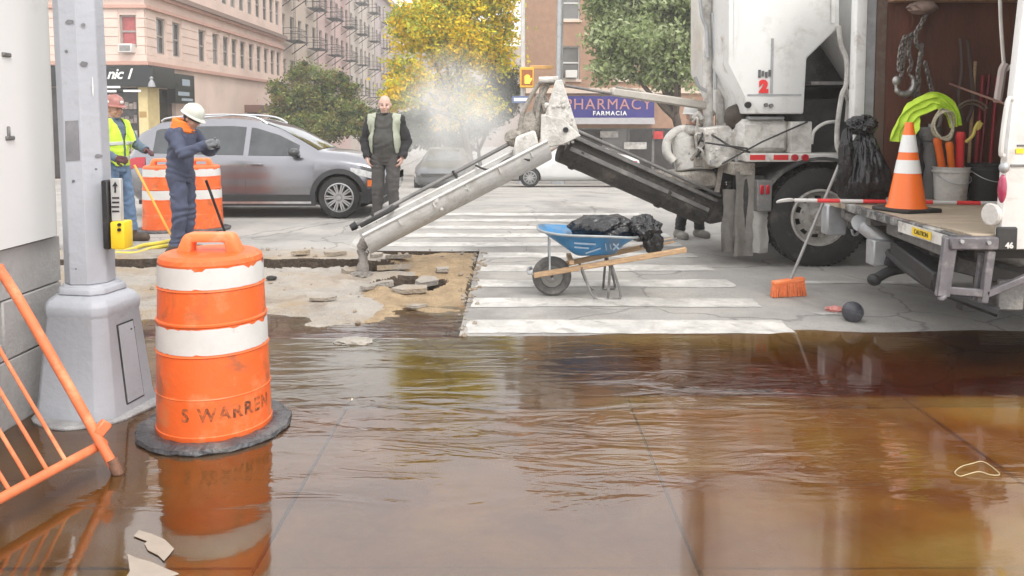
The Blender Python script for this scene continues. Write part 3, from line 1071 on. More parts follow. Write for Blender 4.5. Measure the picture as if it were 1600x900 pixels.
for h in holes:
    if h[2] > 2: window(PQ, h, qb, m_frame=M_gf, m_pane=GLASSES[1] if random.random() < 0.5 else GLASSES[2])
    else:
        n_ = 5
        for k in range(n_):
            s0 = h[0] + (h[1] - h[0]) * k / n_
            s1 = h[0] + (h[1] - h[0]) * (k + 1) / n_
            window(PQ, (s0, s1, h[2], h[3]), qb, m_frame=M_greym, rail=False, m_pane=random.choice([MATS['shop_glass'], GLASSES[2], GLASSES[1]]))
for h in holes:
    if h[2] > 2:
        mb = MB()
        strip(mb, PQ, h[0] - 0.1, h[1] + 0.1, h[2] - 0.14, h[2] - 0.004, 0.1)
        mb.build('sill', M_cream, qb, smooth=False)
mb = MB()
strip(mb, PQ, 0.02, QL, 2.95, 3.25, 0.14)
mb.build('belt_course', M_cream, qb, smooth=False)
mb = MB()                                       # air conditioner under the lower window
c = [PQ(s, z, d) for s in (wx + 0.3, wx + 0.95) for z in (3.8, 4.22) for d in (-0.4, 0.1)]
mb.add(c, [(0, 1, 3, 2), (4, 6, 7, 5), (0, 4, 5, 1), (2, 3, 7, 6), (0, 2, 6, 4), (1, 5, 7, 3)])
mb.build('air_conditioner', M_refl, qb, bevel=0.02)
a, b = Wp(872, 150, QY - 0.5), Wp(1022, 184, QY - 0.5)
mb = MB()
mb.box(a.x, b.x, QY - 0.5, QY - 0.02, b.z, a.z)
sgo = mb.build('sign_board', mat('blue_sign_board', (0.035, 0.03, 0.19), 0.4, var=0.1), qb)
text_on('PHARMACY', 0.84, ((a.x + b.x) / 2 + 0.1, QY - 0.51, a.z - 0.48), (1, 0, 0), (0, 0, 1), mat('salmon_lettering', (0.45, 0.22, 0.22), 0.5), sgo, offset=0.0, space=1.14, extrude=0.03)
text_on('FARMACIA', 0.33, ((a.x + b.x) / 2 + 0.2, QY - 0.51, b.z + 0.24), (1, 0, 0), (0, 0, 1), M_letw, sgo, offset=0.006, space=1.25, extrude=0.03)
mb = MB()
mb.prism([(a.x, QY - 0.5, b.z), (a.x, QY - 0.9, b.z - 0.35), (a.x, QY - 0.02, b.z - 0.35), (a.x, QY - 0.02, b.z)], (b.x - a.x, 0, 0))
mb.build('awning', mat('grey_awning', (0.3, 0.29, 0.29), 0.7), qb, smooth=False)
for (px0, px1, py0, py1, col) in ((975, 1010, 222, 233, (0.5, 0.48, 0.45)), (1021, 1036, 205, 217, (0.45, 0.03, 0.03)), (938, 966, 205, 215, (0.4, 0.38, 0.36))):
    p, q = Wp(px0, py0, QY), Wp(px1, py1, QY)
    MB().box(p.x, q.x, QY - 0.03, QY + 0.03, q.z, p.z).build('poster', mat('poster_%d' % px0, col, 0.5, var=0.4, scale=4), qb)
# far block closing the end of the side street
eb = thing('far_apartment_block', 'hazy grey brown apartment block closing the far end of the side street', 'building', (-7, 150, GZ(150)))
mb = MB()
holes = [(3 + 3.2 * k, 4.3 + 3.2 * k, 1 + 3.2 * f, 2.8 + 3.2 * f) for k in range(9) for f in range(4)]
PE = facade(mb, (-24, 150), (1, 0), 34, GZ(150) - 1, 15, holes)
shell(mb, -24, 10, 150, 165, 15, GZ(150), 'wen')
mb.quad((-24, 150, 15), (10, 150, 15), (10, 165, 15), (-24, 165, 15))
mb.build('wall', mat('far_brick', (0.34, 0.28, 0.25), 0.9), eb, smooth=False)
for h in holes: window(PE, h, eb)

# far pavements with kerbs along the side street and in front of the pharmacy
def far_walk(x0, x1, y0, y1):
    ysx = np.linspace(y0, y1, max(2, int((y1 - y0) / 2)))
    mb = MB()
    for k in range(len(ysx) - 1):
        a_, b_ = ysx[k], ysx[k + 1]
        za, zb_ = GZ(a_) + 0.14, GZ(b_) + 0.14
        mb.add([(x0, a_, za), (x1, a_, za), (x1, b_, zb_), (x0, b_, zb_), (x0, a_, za - 0.5), (x1, a_, za - 0.5), (x1, b_, zb_ - 0.5), (x0, b_, zb_ - 0.5)],
               [(0, 1, 2, 3), (0, 4, 5, 1), (1, 5, 6, 2), (3, 7, 4, 0), (2, 6, 7, 3)])
    struct(mb.build('far_pavement', mat('pale_concrete', (0.36, 0.34, 0.32), 0.8, var=0.1, scale=0.7), smooth=False))
far_walk(-32, BX + 4, 31, 35)
far_walk(BX, BX + 4, 35.01, 120)
far_walk(-3.2, 26, 40, 45)
far_walk(-3.2, 0.74, 45.01, 120)

# ------------------------------------------------------------------ trees
def tree(name, label, base, height, crown, leafmats, n, leaf, seed, trunk_r=0.16, group=None, gap=0.0, stick=None):
    """crown: list of (cx,cy,cz,rx,ry,rz) lobes (world); leaves gather in clumps inside the lobes"""
    rnd = random.Random(seed)
    t = thing(name, label, 'tree', base, group=group)
    b = Vector(base)
    mb = MB()
    top = Vector((sum(c[0] for c in crown) / len(crown), sum(c[1] for c in crown) / len(crown), sum(c[2] for c in crown) / len(crown)))
    fork = b + (top - b) * 0.45
    mb.tube([b - Vector((0, 0, 0.3)), b + (fork - b) * 0.5 + Vector((rnd.uniform(-.1, .1), 0, 0)), fork], [trunk_r * 1.15, trunk_r, trunk_r * 0.8], 9, smooth=4)
    for c in crown:
        tip = Vector(c[:3]) + Vector((rnd.uniform(-.5, .5) * c[3], rnd.uniform(-.5, .5) * c[4], 0.5 * c[5]))
        mid = fork.lerp(tip, 0.5) + Vector((rnd.uniform(-.4, .4), rnd.uniform(-.4, .4), -0.2))
        mb.tube([fork - Vector((0, 0, 0.2)), mid, tip], [trunk_r * 0.7, trunk_r * 0.4, trunk_r * 0.18, trunk_r * .1], 6, smooth=5)
        for q in range(4):
            tp = Vector(c[:3]) + Vector((rnd.uniform(-.9, .9) * c[3], rnd.uniform(-.9, .9) * c[4], rnd.uniform(-.5, .9) * c[5]))
            mb.tube([mid.lerp(tip, rnd.uniform(.1, .7)), mid.lerp(tp, .55) + Vector((0, 0, 0.15)), tp], [trunk_r * 0.3, trunk_r * .18, trunk_r * 0.07], 5, smooth=4)
    mb.build('trunk', mat('bark', (0.09, 0.07, 0.055), 0.9, var=0.35, scale=6, bump=0.8, stretch=(1, 1, .3)), t)
    parts = []                                           # break every lobe into uneven smaller masses
    for c in crown:
        parts.append((c[0], c[1], c[2], c[3] * .74, c[4] * .74, c[5] * .74))
        for q in range(6):
            d = Vector((rnd.gauss(0, 1), rnd.gauss(0, 1), rnd.gauss(0, 1))).normalized()
            e, s_ = rnd.uniform(.62, .98), rnd.uniform(.2, .42)
            parts.append((c[0] + d.x * c[3] * e, c[1] + d.y * c[4] * e, c[2] + d.z * c[5] * e, c[3] * s_, c[4] * s_, c[5] * s_))
    crown = parts
    tot = sum(c[3] * c[4] * c[5] for c in crown)
    vs, fs, mi = [], [], []
    for c in crown:
        k = max(6, int(n * c[3] * c[4] * c[5] / tot / 24))
        for q in range(k):
            d = Vector((rnd.gauss(0, 1), rnd.gauss(0, 1), rnd.gauss(0, 1))).normalized()
            rr = rnd.random() ** 0.38
            if mnoise.noise(d * 2.2 + Vector((seed, 0, 0))) < -0.25 + gap: rr *= 0.75
            cc = Vector((c[0] + d.x * c[3] * rr, c[1] + d.y * c[4] * rr, c[2] + d.z * c[5] * rr))
            cm = min(len(leafmats) - 1, int(rnd.random() ** 1.2 * len(leafmats)))
            cs = rnd.uniform(0.28, 0.62) * min(c[3], c[5]) ** 0.5
            for z in range(24):
                p = cc + Vector((rnd.gauss(0, cs * .6), rnd.gauss(0, cs * .6), rnd.gauss(0, cs * .42)))
                nrm = (Vector((rnd.gauss(0, 1), rnd.gauss(0, 1), rnd.gauss(0.6, 1)))).normalized()
                s = nrm.orthogonal().normalized()
                s = Matrix.Rotation(rnd.uniform(0, 6.28), 3, nrm) @ s
                u = nrm.cross(s)
                l = leaf * rnd.uniform(0.6, 1.35)
                i0 = len(vs)
                vs += [p - s * l, p + u * l * .48 + nrm * l * .1, p + s * l, p - u * l * .48 + nrm * l * .1]
                fs += [(i0, i0 + 1, i0 + 2), (i0, i0 + 2, i0 + 3)]
                m_ = cm if rnd.random() < 0.88 else rnd.randrange(len(leafmats))
                mi += [m_, m_]
    me = bpy.data.meshes.new('crown')
    me.from_pydata([v - b for v in vs], [], fs)
    for m in leafmats: me.materials.append(m)
    me.polygons.foreach_set('material_index', mi)
    tag(link('crown', me, t), kind='stuff')
    return t

def leafmat(name, c, tr=0.35):
    m = bpy.data.materials.new(name)
    m.use_nodes = True
    n, l = m.node_tree.nodes, m.node_tree.links
    b = n['Principled BSDF']
    b.inputs['Roughness'].default_value = 0.6
    g = n.new('ShaderNodeNewGeometry')
    mr = n.new('ShaderNodeMix')
    mr.data_type = 'RGBA'
    mr.inputs['A'].default_value = (*[k * 0.84 for k in c], 1)
    mr.inputs['B'].default_value = (*[min(1, k * 1.18) for k in c], 1)
    l.new(g.outputs['Random Per Island'], mr.inputs['Factor'])
    l.new(mr.outputs['Result'], b.inputs['Base Color'])
    t = n.new('ShaderNodeBsdfTranslucent')
    l.new(mr.outputs['Result'], t.inputs['Color'])
    x = n.new('ShaderNodeMixShader')
    x.inputs[0].default_value = tr
    l.new(b.outputs[0], x.inputs[1])
    l.new(t.outputs[0], x.inputs[2])
    l.new(x.outputs[0], n['Material Output'].inputs['Surface'])
    return m
L_y = [leafmat('leaf_gold', (0.82, 0.56, 0.015)), leafmat('leaf_yellow', (0.82, 0.68, 0.035)), leafmat('leaf_yellow_green', (0.52, 0.53, 0.05)), leafmat('leaf_olive', (0.3, 0.34, 0.05))]
L_g = [leafmat('leaf_green', (0.29, 0.35, 0.15)), leafmat('leaf_grey_green', (0.41, 0.46, 0.26)), leafmat('leaf_deep_green', (0.18, 0.23, 0.09))]
L_b = [leafmat('leaf_bush_green', (0.19, 0.26, 0.06)), leafmat('leaf_bush_olive', (0.28, 0.29, 0.08)), leafmat('leaf_bush_dark', (0.06, 0.10, 0.03)), leafmat('leaf_bush_bronze', (0.22, 0.17, 0.05))]
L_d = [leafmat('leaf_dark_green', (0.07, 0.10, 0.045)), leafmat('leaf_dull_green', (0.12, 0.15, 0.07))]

def lobe(px, py, Y, rpx, rpy, ry):
    c = Wp(px, py, Y)
    return (c.x, c.y, c.z, rpx * Y / FPX, ry, rpy * Y / FPX)
tree('yellow_tree', 'large tree in yellow autumn leaf, arching above the steam', (-1.6, 36, GZ(36)), 10,
     [lobe(700, 60, 35, 82, 60, 2.0), lobe(740, -30, 36, 80, 80, 2.4), lobe(655, 30, 34, 50, 42, 1.6), lobe(640, 128, 34, 42, 42, 1.4), lobe(770, 70, 37, 50, 70, 1.8), lobe(700, -110, 36, 90, 70, 2.5), lobe(612, 152, 33, 30, 22, 0.9), lobe(650, -60, 36, 38, 50, 1.5), lobe(720, 150, 36, 60, 50, 1.6)],
     L_y, 64000, 0.095, 3, gap=0.0)
tree('street_tree', 'bushy olive green street tree in front of the tenements, above the silver car', (-11.6, 47, GZ(47)), 6,
     [lobe(488, 158, 46, 48, 34, 2.0), lobe(447, 178, 46, 34, 34, 1.6), lobe(540, 172, 46, 32, 30, 1.7), lobe(500, 198, 45, 72, 26, 2.0), lobe(474, 116, 47, 24, 22, 1.2), lobe(512, 124, 46, 26, 20, 1.2), lobe(434, 140, 46, 16, 20, 1.0), lobe(560, 192, 45, 24, 22, 1.3), lobe(545, 138, 46, 16, 14, .9), lobe(424, 200, 45, 22, 22, 1.2)],
     L_b, 30000, 0.105, 5)
tree('plane_tree', 'full green tree beside the white mixer truck, in front of the brick building', (6.9, 30, GZ(30)), 8,
     [lobe(1000, 60, 30, 66, 62, 1.9), lobe(965, 20, 31, 50, 60, 1.6), lobe(1045, 90, 30, 48, 50, 1.6), lobe(960, 100, 30, 38, 38, 1.3), lobe(1040, -10, 31, 70, 50, 2), lobe(990, -60, 31, 80, 50, 2.2), lobe(1100, 40, 31, 70, 80, 2)],
     L_g, 44000, 0.11, 8, trunk_r=0.2)
tree('street_tree', 'dim dark green tree half lost in the steam, under the yellow tree', (-2.3, 62, GZ(62)), 6,
     [lobe(755, 170, 60, 46, 50, 2.4), lobe(720, 200, 60, 40, 36, 2.0), lobe(790, 140, 62, 30, 60, 2.2), lobe(690, 215, 58, 40, 28, 1.6)],
     L_d, 18000, 0.14, 13)
tree('street_tree', 'dark green tree right of the olive street tree, behind the standing man', (-10.4, 66, GZ(66)), 6,
     [lobe(585, 195, 62, 36, 36, 2.0), lobe(620, 205, 62, 36, 36, 2.0), lobe(655, 200, 62, 34, 40, 2.2)], L_d, 14000, 0.14, 17)

# ------------------------------------------------------------------ cars
def wheel_mesh(mb_t, mb_r, c, r, wd, side, nsp=10):
    """tyre into mb_t, rim and spokes into mb_r; axis along local y; side=+1 faces +y"""
    c = Vector(c)
    ax = Vector((0, side, 0))
    o = c - ax * wd / 2
    ri = r * 0.68
    mb_t.lathe([(ri, 0), (r * 0.93, 0.0), (r * 0.99, wd * .12), (r, wd * .3), (r, wd * .7), (r * 0.99, wd * .88), (r * 0.93, wd), (ri + .012, wd * 1.02), (ri, wd * .93)], o, ax, 40, cap=False)
    mb_r.lathe([(ri + 0.004, wd * .96), (ri - .012, wd * .98), (ri - .03, wd * .80), (ri - .045, wd * .4)], o, ax, 40, cap=False)
    f = c + ax * wd * 0.40
    for k in range(nsp):
        q = 2 * PI * k / nsp
        d = Vector((math.cos(q), 0, math.sin(q)))
        t = Vector((-math.sin(q), 0, math.cos(q)))
        for e in (-1, 1):
            mb_r.bar(f + d * r * .1 + t * e * 0.008, f + d * (ri - .02) + t * e * r * .06, 0.022, 0.03, up=ax)
    mb_r.cyl(f - ax * .02, f + ax * .025, r * 0.14, r * 0.12, 14)
    mb_d = MB()
    mb_d.cyl(c + ax * wd * .12, c + ax * wd * .16, ri - .03, None, 28)
    return mb_d

SUV = [(0.0, .50, .84, .92, .68, .52), (0.06, .36, .93, 1.06, .80, .58), (0.22, .26, .99, 1.32, .87, .62), (0.55, .22, 1.0, 1.50, .895, .62), (1.1, .20, .985, 1.555, .90, .61), (1.7, .20, .975, 1.565, .90, .60), (2.05, .20, .965, 1.53, .90, .585),
       (2.42, .20, .96, 1.40, .90, .60), (2.8, .20, .955, 1.19, .90, .67), (3.05, .20, .945, 1.045, .90, .71), (3.4, .20, .92, 1.015, .895, .70), (3.75, .22, .86, .955, .87, .66), (3.98, .28, .79, .875, .80, .60), (4.12, .36, .70, .78, .70, .5), (4.18, .46, .62, .68, .58, .42)]
SEDAN = [(0.0, .48, .84, .90, .66, .55), (0.08, .34, .92, 1.0, .80, .62), (0.4, .24, .95, 1.06, .86, .64), (0.75, .22, .94, 1.12, .885, .62), (1.1, .20, .93, 1.32, .89, .58), (1.6, .20, .92, 1.42, .90, .57), (2.2, .20, .915, 1.44, .90, .565),
         (2.7, .20, .91, 1.36, .90, .56), (3.1, .20, .905, 1.14, .90, .62), (3.35, .20, .90, 1.0, .90, .70), (3.8, .20, .87, .95, .89, .68), (4.3, .24, .78, .86, .85, .62), (4.55, .32, .68, .76, .74, .52), (4.66, .45, .60, .66, .6, .42)]
def car(name, label, st, loc, rz, paint, clad=None, wr=0.33, wheels=(0.78, 3.38), nsp=10, group=None, cat='car', win=None, lightm=None, simple=False):
    t = thing(name, label, cat, loc, rz, group, local=True)
    def at(x):
        x = max(st[0][0], min(st[-1][0], x))
        for a, b in zip(st, st[1:]):
            if a[0] <= x <= b[0]:
                k = (x - a[0]) / (b[0] - a[0])
                return [p + (q - p) * k for p, q in zip(a, b)]
    def sec(s):
        x, zb, zl, zt, ws, wt = s
        return [(0, zb), (ws * .8, zb), (ws * .97, zb + .1), (ws, zb + .22), (ws, (zb + zl) / 2 + .06), (ws * .985, zl - .06), (ws * .95, zl), (wt + (ws * .95 - wt) * .12, zt - max(.03, (zt - zl) * .14)), (wt, zt - .018), (wt * .6, zt), (0, zt + .006)]
    def side_y(x, z):
        s = sec(at(x))[2:9]
        for (y0, z0), (y1, z1) in zip(s, s[1:]):
            if z0 <= z <= z1: return y0 + (y1 - y0) * (z - z0) / max(1e-6, z1 - z0)
        return s[0][0] if z < s[0][1] else s[-1][0]
    fine = []
    for a, b in zip(st, st[1:]):
        k = max(1, int((b[0] - a[0]) / 0.09))
        for q in range(k): fine.append(a[0] + (b[0] - a[0]) * q / k)
    fine.append(st[-1][0])
    mb = MB()
    rows = []
    for x in fine:
        s = sec(at(x))
        pts = [(x, y, z) for y, z in s] + [(x, -y, z) for y, z in reversed(s[1:-1])]
        rows.append(pts)
    n = len(rows[0])
    vs = [p for r_ in rows for p in r_]
    fs = [(i * n + k, i * n + (k + 1) % n, (i + 1) * n + (k + 1) % n, (i + 1) * n + k) for i in range(len(rows) - 1) for k in range(n)]
    fs += [tuple(range(n)), tuple(range((len(rows) - 1) * n, len(rows) * n))]
    mb.add(vs, fs)
    body = mb.build('body', paint, t, local=True, angle=50)
    # wheel arches cut out of the body
    cut = MB()
    for x in wheels: cut.cyl((x, -1.3, wr), (x, 1.3, wr), wr * 1.13, None, 28)
    co = cut.build('cutter', None, None, smooth=False)
    md = body.modifiers.new('arch', 'BOOLEAN')
    md.operation = 'DIFFERENCE'
    md.object = co
    md.solver = 'EXACT'
    pl, pr = t.location.copy(), t.rotation_euler.copy()
    t.location = (0, 0, 0); t.rotation_euler = (0, 0, 0)
    bpy.context.view_layer.update()
    dg = bpy.context.evaluated_depsgraph_get()
    me = bpy.data.meshes.new_from_object(body.evaluated_get(dg))
    t.location, t.rotation_euler = pl, pr
    body.modifiers.clear()
    body.data = me
    body.name = 'body'
    bpy.data.objects.remove(co)
    inner = MB()                                      # dark floor and wheel wells
    inner.box(st[1][0] + .1, st[-2][0] - .1, -.62, .62, .2, .62)
    inner.build('underbody', M_dark, t, local=True)
    # wheels
    for x in wheels:
        for sd in (-1, 1):
            a, b = MB(), MB()
            d = wheel_mesh(a, b, (x, sd * 0.79, wr), wr, 0.22, sd, nsp)
            wo_ = a.build('wheel', mat('tyre', (0.02, 0.02, 0.02), 0.8, var=0.2, dirt=(.06, .055, .05), damt=.4), t, local=True)
            b.build('rim', mat('alloy', (0.5, 0.5, 0.5), 0.35, 0.85), wo_, local=True)
            d.build('brake_disc', M_dark, wo_, local=True)
    def patch(mb, x0, x1, zlo, zhi, sd, off=0.006, nx=10, nz=4):
        vs = []
        for i in range(nx + 1):
            for j in range(nz + 1):
                x = x0 + (x1 - x0) * i / nx
                lo, hi = zlo(x) if callable(zlo) else zlo, zhi(x) if callable(zhi) else zhi
                z = lo + (hi - lo) * j / nz
                vs.append((x, sd * (side_y(x, z) + off), z))
        mb.add(vs, [(i * (nz + 1) + j, (i + 1) * (nz + 1) + j, (i + 1) * (nz + 1) + j + 1, i * (nz + 1) + j + 1) for i in range(nx) for j in range(nz)])
    zl = lambda x: at(x)[2] + 0.015
    zt = lambda x: at(x)[3] - max(.03, (at(x)[3] - at(x)[2]) * .14) - 0.05
    win = win or [(0.5, 1.02), (1.08, 1.9), (1.98, 2.75)]
    for sd in (-1, 1):
        for (a, b) in win:
            mb = MB()
            patch(mb, a, b, zl, lambda x: max(zl(x) + 0.01, zt(x)), sd, nx=12)
            mb.build('side_window', mat('car_glass', (0.035, 0.04, 0.043), 0.04, var=0.5, scale=2.2, rvar=0.01, spec=0.9), t, local=True)
    # windscreen and rear window, laid on the roof line between pillars
    def deck(mb, x0, x1, kin=.93, off=.008):
        vs = []
        nx = 10
        for i in range(nx + 1):
            x = x0 + (x1 - x0) * i / nx
            s = sec(at(x))
            for j in range(9):
                y = (j / 4 - 1)
                ya = abs(y) * s[8][0] * kin
                z = s[10][1] if ya < 1e-6 else (s[9][1] + (s[10][1] - s[9][1]) * (1 - ya / s[9][0]) if ya < s[9][0] else s[8][1] + (s[9][1] - s[8][1]) * (s[8][0] - ya) / (s[8][0] - s[9][0]))
                vs.append((x, ya * (1 if y > 0 else -1), z + off))
        mb.add(vs, [(i * 9 + j, (i + 1) * 9 + j, (i + 1) * 9 + j + 1, i * 9 + j + 1) for i in range(nx) for j in range(8)])
    ws0, ws1 = (2.1, 3.02) if st is SUV else (2.62, 3.3)
    rw0, rw1 = (0.1, 0.42) if st is SUV else (0.72, 1.22)
    mb = MB(); deck(mb, ws0, ws1); mb.build('windscreen', MATS['car_glass'], t, local=True)
    mb = MB(); deck(mb, rw0, rw1); mb.build('rear_window', MATS['car_glass'], t, local=True)
    L = st[-1][0]
    for sd in (-1, 1):
        mb = MB()
        patch(mb, L - 0.62, L - 0.2, lambda x: at(x)[2] - .2, lambda x: at(x)[2] - .1, sd, off=.01, nx=6, nz=2)
        mb.build('headlight', mat('headlight_glass', (0.6, 0.6, 0.6), 0.08, var=.3, scale=20, coat=.5), t, local=True)
        mb = MB()
        patch(mb, 0.1, 0.4, lambda x: at(x)[2] - .2, lambda x: at(x)[2] - .04, sd, off=.01, nx=6, nz=2)
        mb.build('tail_light', M_lens, t, local=True)
    if simple: return t
    for sd in (-1, 1):
        for (a, b) in ((1.12, 1.94), (1.955, 3.0)):      # door skins stand a little proud so that their seams show
            mb = MB()
            patch(mb, a, b, lambda x: 0.36 + (max(0, (wr * 1.2) ** 2 - (x - wheels[0]) ** 2) ** .5), lambda x: at(x)[2] - .012, sd, off=.006, nx=14, nz=8)
            d = mb.build('door', paint, t, local=True)
            mb = MB()
            y = side_y(a + .16, .84)
            mb.box(a + .08, a + .26, sd * (y + .005), sd * (y + .045), .83, .86)
            mb.build('handle', M_dark if clad is None else paint, d, bevel=.008, local=True)
        mb = MB()
        y = side_y(2.75, .98)
        mb.ell((2.72, sd * (y + .14), 1.03), .09, .11, .07, 12, 8)
        mb.bar((2.76, sd * y * .98, .97), (2.74, sd * (y + .1), 1.0), .05, .04)
        mb.build('mirror', paint if clad is None else mat('mirror_dark', (.05, .052, .055), .3), t, local=True)
        if clad is not None:
            mb = MB()
            patch(mb, wheels[0] + wr * 1.1, wheels[1] - wr * 1.1, .2, .37, sd, off=.018, nx=12, nz=3)
            mb.build('sill_cladding', clad, t, local=True)
            mb = MB()
            patch(mb, wheels[0] + wr * 1.3, wheels[1] - wr * 1.3, .235, .27, sd, off=.03, nx=12, nz=1)
            mb.build('sill_trim', M_chrome, t, local=True)
            for x in wheels:
                mb = MB()
                vs = []
                nn = 26
                for k in range(nn + 1):
                    q = R(-12) + R(204) * k / nn
                    for rr in (wr * 1.125, wr * 1.36):
                        px, pz = x + rr * math.cos(q), max(.2, wr + rr * math.sin(q))
                        px = max(st[0][0] + .02, min(L - .03, px))
                        for dd in (.022, -.03): vs.append((px, sd * (side_y(px, pz) + dd), pz))
                fs = []
                for k in range(nn):
                    a = 4 * k
                    fs += [(a, a + 4, a + 6, a + 2), (a, a + 1, a + 5, a + 4), (a + 2, a + 6, a + 7, a + 3)]
                mb.add(vs, fs)
                mb.build('arch_cladding', clad, t, local=True, angle=60)
            mb = MB()
            y = side_y(L - .27, .56)
            patch(mb, L - .36, L - .25, .5, .6, sd, off=.03, nx=3, nz=2)
            mb.build('side_reflector', mat('amber_lens', (.8, .2, .05), .25), t, local=True)
            mb = MB()
            patch(mb, L - .5, L - .06, lambda x: at(x)[1] + .02, lambda x: at(x)[1] + .2, sd, off=.014, nx=6, nz=2)
            mb.build('bumper_cladding', clad, t, local=True)
            mb = MB()
            mb.tube([(0.55, sd * .6, at(.55)[3] + .0), (0.7, sd * .585, at(.7)[3] + .05), (1.5, sd * .575, at(1.5)[3] + .05), (2.0, sd * .57, at(2.0)[3] + .035), (2.2, sd * .565, at(2.2)[3] - .01)], .016, 6, smooth=3)
            mb.build('roof_rail', M_chrome, t, local=True)
    return t
P_silver = mat('silver_metallic', (0.25, 0.25, 0.268), 0.22, 0.75, var=0.03, scale=3, coat=0.6, rvar=.04)
P_white = mat('white_car_paint', (0.55, 0.55, 0.54), 0.3, 0.0, var=0.03, coat=0.6)
P_beige = mat('pale_silver_paint', (0.55, 0.53, 0.5), 0.35, 0.3, var=0.04, coat=0.5)
P_dark = mat('dark_car_paint', (0.10, 0.105, 0.115), 0.35, 0.2, var=0.1, coat=0.5)
cw = Gp(530, 342)
car('parked_car', 'silver grey compact crossover with dark wheel arch cladding, behind the workers', SUV, (cw.x - 3.38, cw.y + 0.9, 0.0), 0, P_silver, clad=mat('grey_cladding', (0.035, 0.036, 0.038), 0.6, var=0.15))
car('parked_car', 'pale silver car half hidden behind the crossover bonnet and the standing man', SUV, (-8.0, 20.6, GZ(20.6)), 0, P_beige, wheels=(0.78, 3.38), simple=True)
car('parked_car', 'white sedan seen side on beyond the mixer chute', SEDAN, (Wp(828, 280, 27).x + 3.75, 27.9, GZ(27)), PI, P_white, wheels=(0.85, 3.75))
car('parked_car', 'dark sedan facing forward in the steam beyond the road', SEDAN, (-2.35, 30.5, GZ(29)), -PI / 2, P_dark, wheels=(0.85, 3.75), simple=True)
# ------------------------------------------------------------------ volumetric mixer truck (side on, rear end to the left)
MY = 8.25                                              # its near side
mx = thing('mixer_truck', 'white concrete mixer truck with dark auger trough and long silver chute swung left', 'truck', (2.3, MY, 0))
def px_poly(pts, Y): return [Wp(a, b, Y) for a, b in pts]
side = [(1140, -260), (1312, -260), (1312, 42), (1261, 91), (1256, 178), (1166, 178), (1164, 152), (1138, 100)]
h = MB().prism(px_poly(side, MY), (0, 1.75, 0)).build('hopper', M_white, mx, bevel=0.02, seg=2)
for (a, b, c, d) in ((1168, 1252, 147, 149.5), (1205, 1207, 60, 146)):
    p, q = Wp(a, c, MY), Wp(b, d, MY)
    MB().box(p.x, q.x, MY - 0.008, MY + 0.01, q.z, p.z).build('panel_seam', M_galv, h)
mb = MB()
for (a, b) in ((1150, -200), (1302, -200)):
    mb.add(px_poly([(a - 3, -250), (a + 3, -250), (a + 3, 36), (a - 3, 36 + (60 if a < 1200 else 0))], MY - 0.012), [(0, 1, 2, 3)])
mb.build('hopper_rib', M_white, h)
# stencilled number and marker lights on the lower panel
p, q = Wp(1180, 126, MY - .006), Wp(1206, 146, MY - .006)
text_on('2', 0.16, ((p.x + q.x) / 2, MY - .012, (p.z + q.z) / 2), (1, 0, 0), (0, 0, 1), M_redp, h, offset=.014)
dk = MB()
for k in range(4):
    dk.box(p.x + .03 + .035 * k, p.x + .055 + .035 * k, MY - .012, MY + .01, p.z + .03 + .012 * (k % 2), p.z + .11 - .01 * (k % 3))
dk.build('faded_decal', mat('faded_grey_print', (.12, .12, .12), .6, var=.4, scale=40), h)
for a in (1168, 1196, 1204):
    p = Wp(a, 164 if a < 1200 else 165, MY)
    (MB().cyl((p.x, MY + .01, p.z), (p.x, MY - .035, p.z), .032 if a == 1168 else .02, None, 16)).build('marker_lamp', M_black if a == 1168 else M_greym, h)
# tall white water tank right of the hopper, tapering to a cone below
a = Wp(1352, 50, MY + .75)
mb = MB()
mb.lathe([(0.02, Wp(1340, 150, MY).z - .1), (0.28, Wp(1340, 122, MY).z - .1), (0.62, Wp(1340, 60, MY).z), (0.64, 4.0), (0.2, 4.2), (0.0, 4.22)], (a.x + .12, MY + .75, 0), n=36)
mb.build('tank', mat('tank_paint', (0.62, 0.62, 0.61), 0.4, var=.05, dirt=(.45, .43, .4), damt=.35), mx)
# dark engine bay between hopper and cab
e0, e1 = Wp(1257, 84, MY + .5), Wp(1420, 236, MY + .5)
MB().box(e0.x, e1.x + .3, MY + .75, MY + 1.5, e1.z, e0.z + .25).build('engine_bay', M_dark, mx)
mb = MB()
for k in range(9):
    x = e0.x + .1 + .1 * k
    mb.box(x, x + random.uniform(.05, .09), MY + random.uniform(.35, .6), MY + .74, e1.z + .02, e1.z + random.uniform(.2, .62))
mb.build('engine_block', M_dark, mx, bevel=.01)
p, q = Wp(1262, 128, MY + .2), Wp(1352, 133, MY + .2)
MB().box(p.x, q.x, MY + .1, MY + .7, q.z, p.z).build('shelf_bracket', M_greym, mx)
hp = [[(1310, 40), (1314, 70), (1323, 95), (1322, 132), (1315, 150), (1308, 200), (1309, 232), (1320, 240), (1335, 240)],
      [(1318, 138), (1330, 152), (1334, 175), (1326, 190)], [(1318, 140), (1324, 160), (1322, 190)], [(1312, 190), (1290, 192), (1272, 205), (1268, 225)]]
for k, hh in enumerate(hp):
    MB().tube([Wp(x, y, MY - .02 + .03 * k) for x, y in hh], .026 if k < 2 else .018, 8, smooth=5).build('water_hose', M_whited, mx)
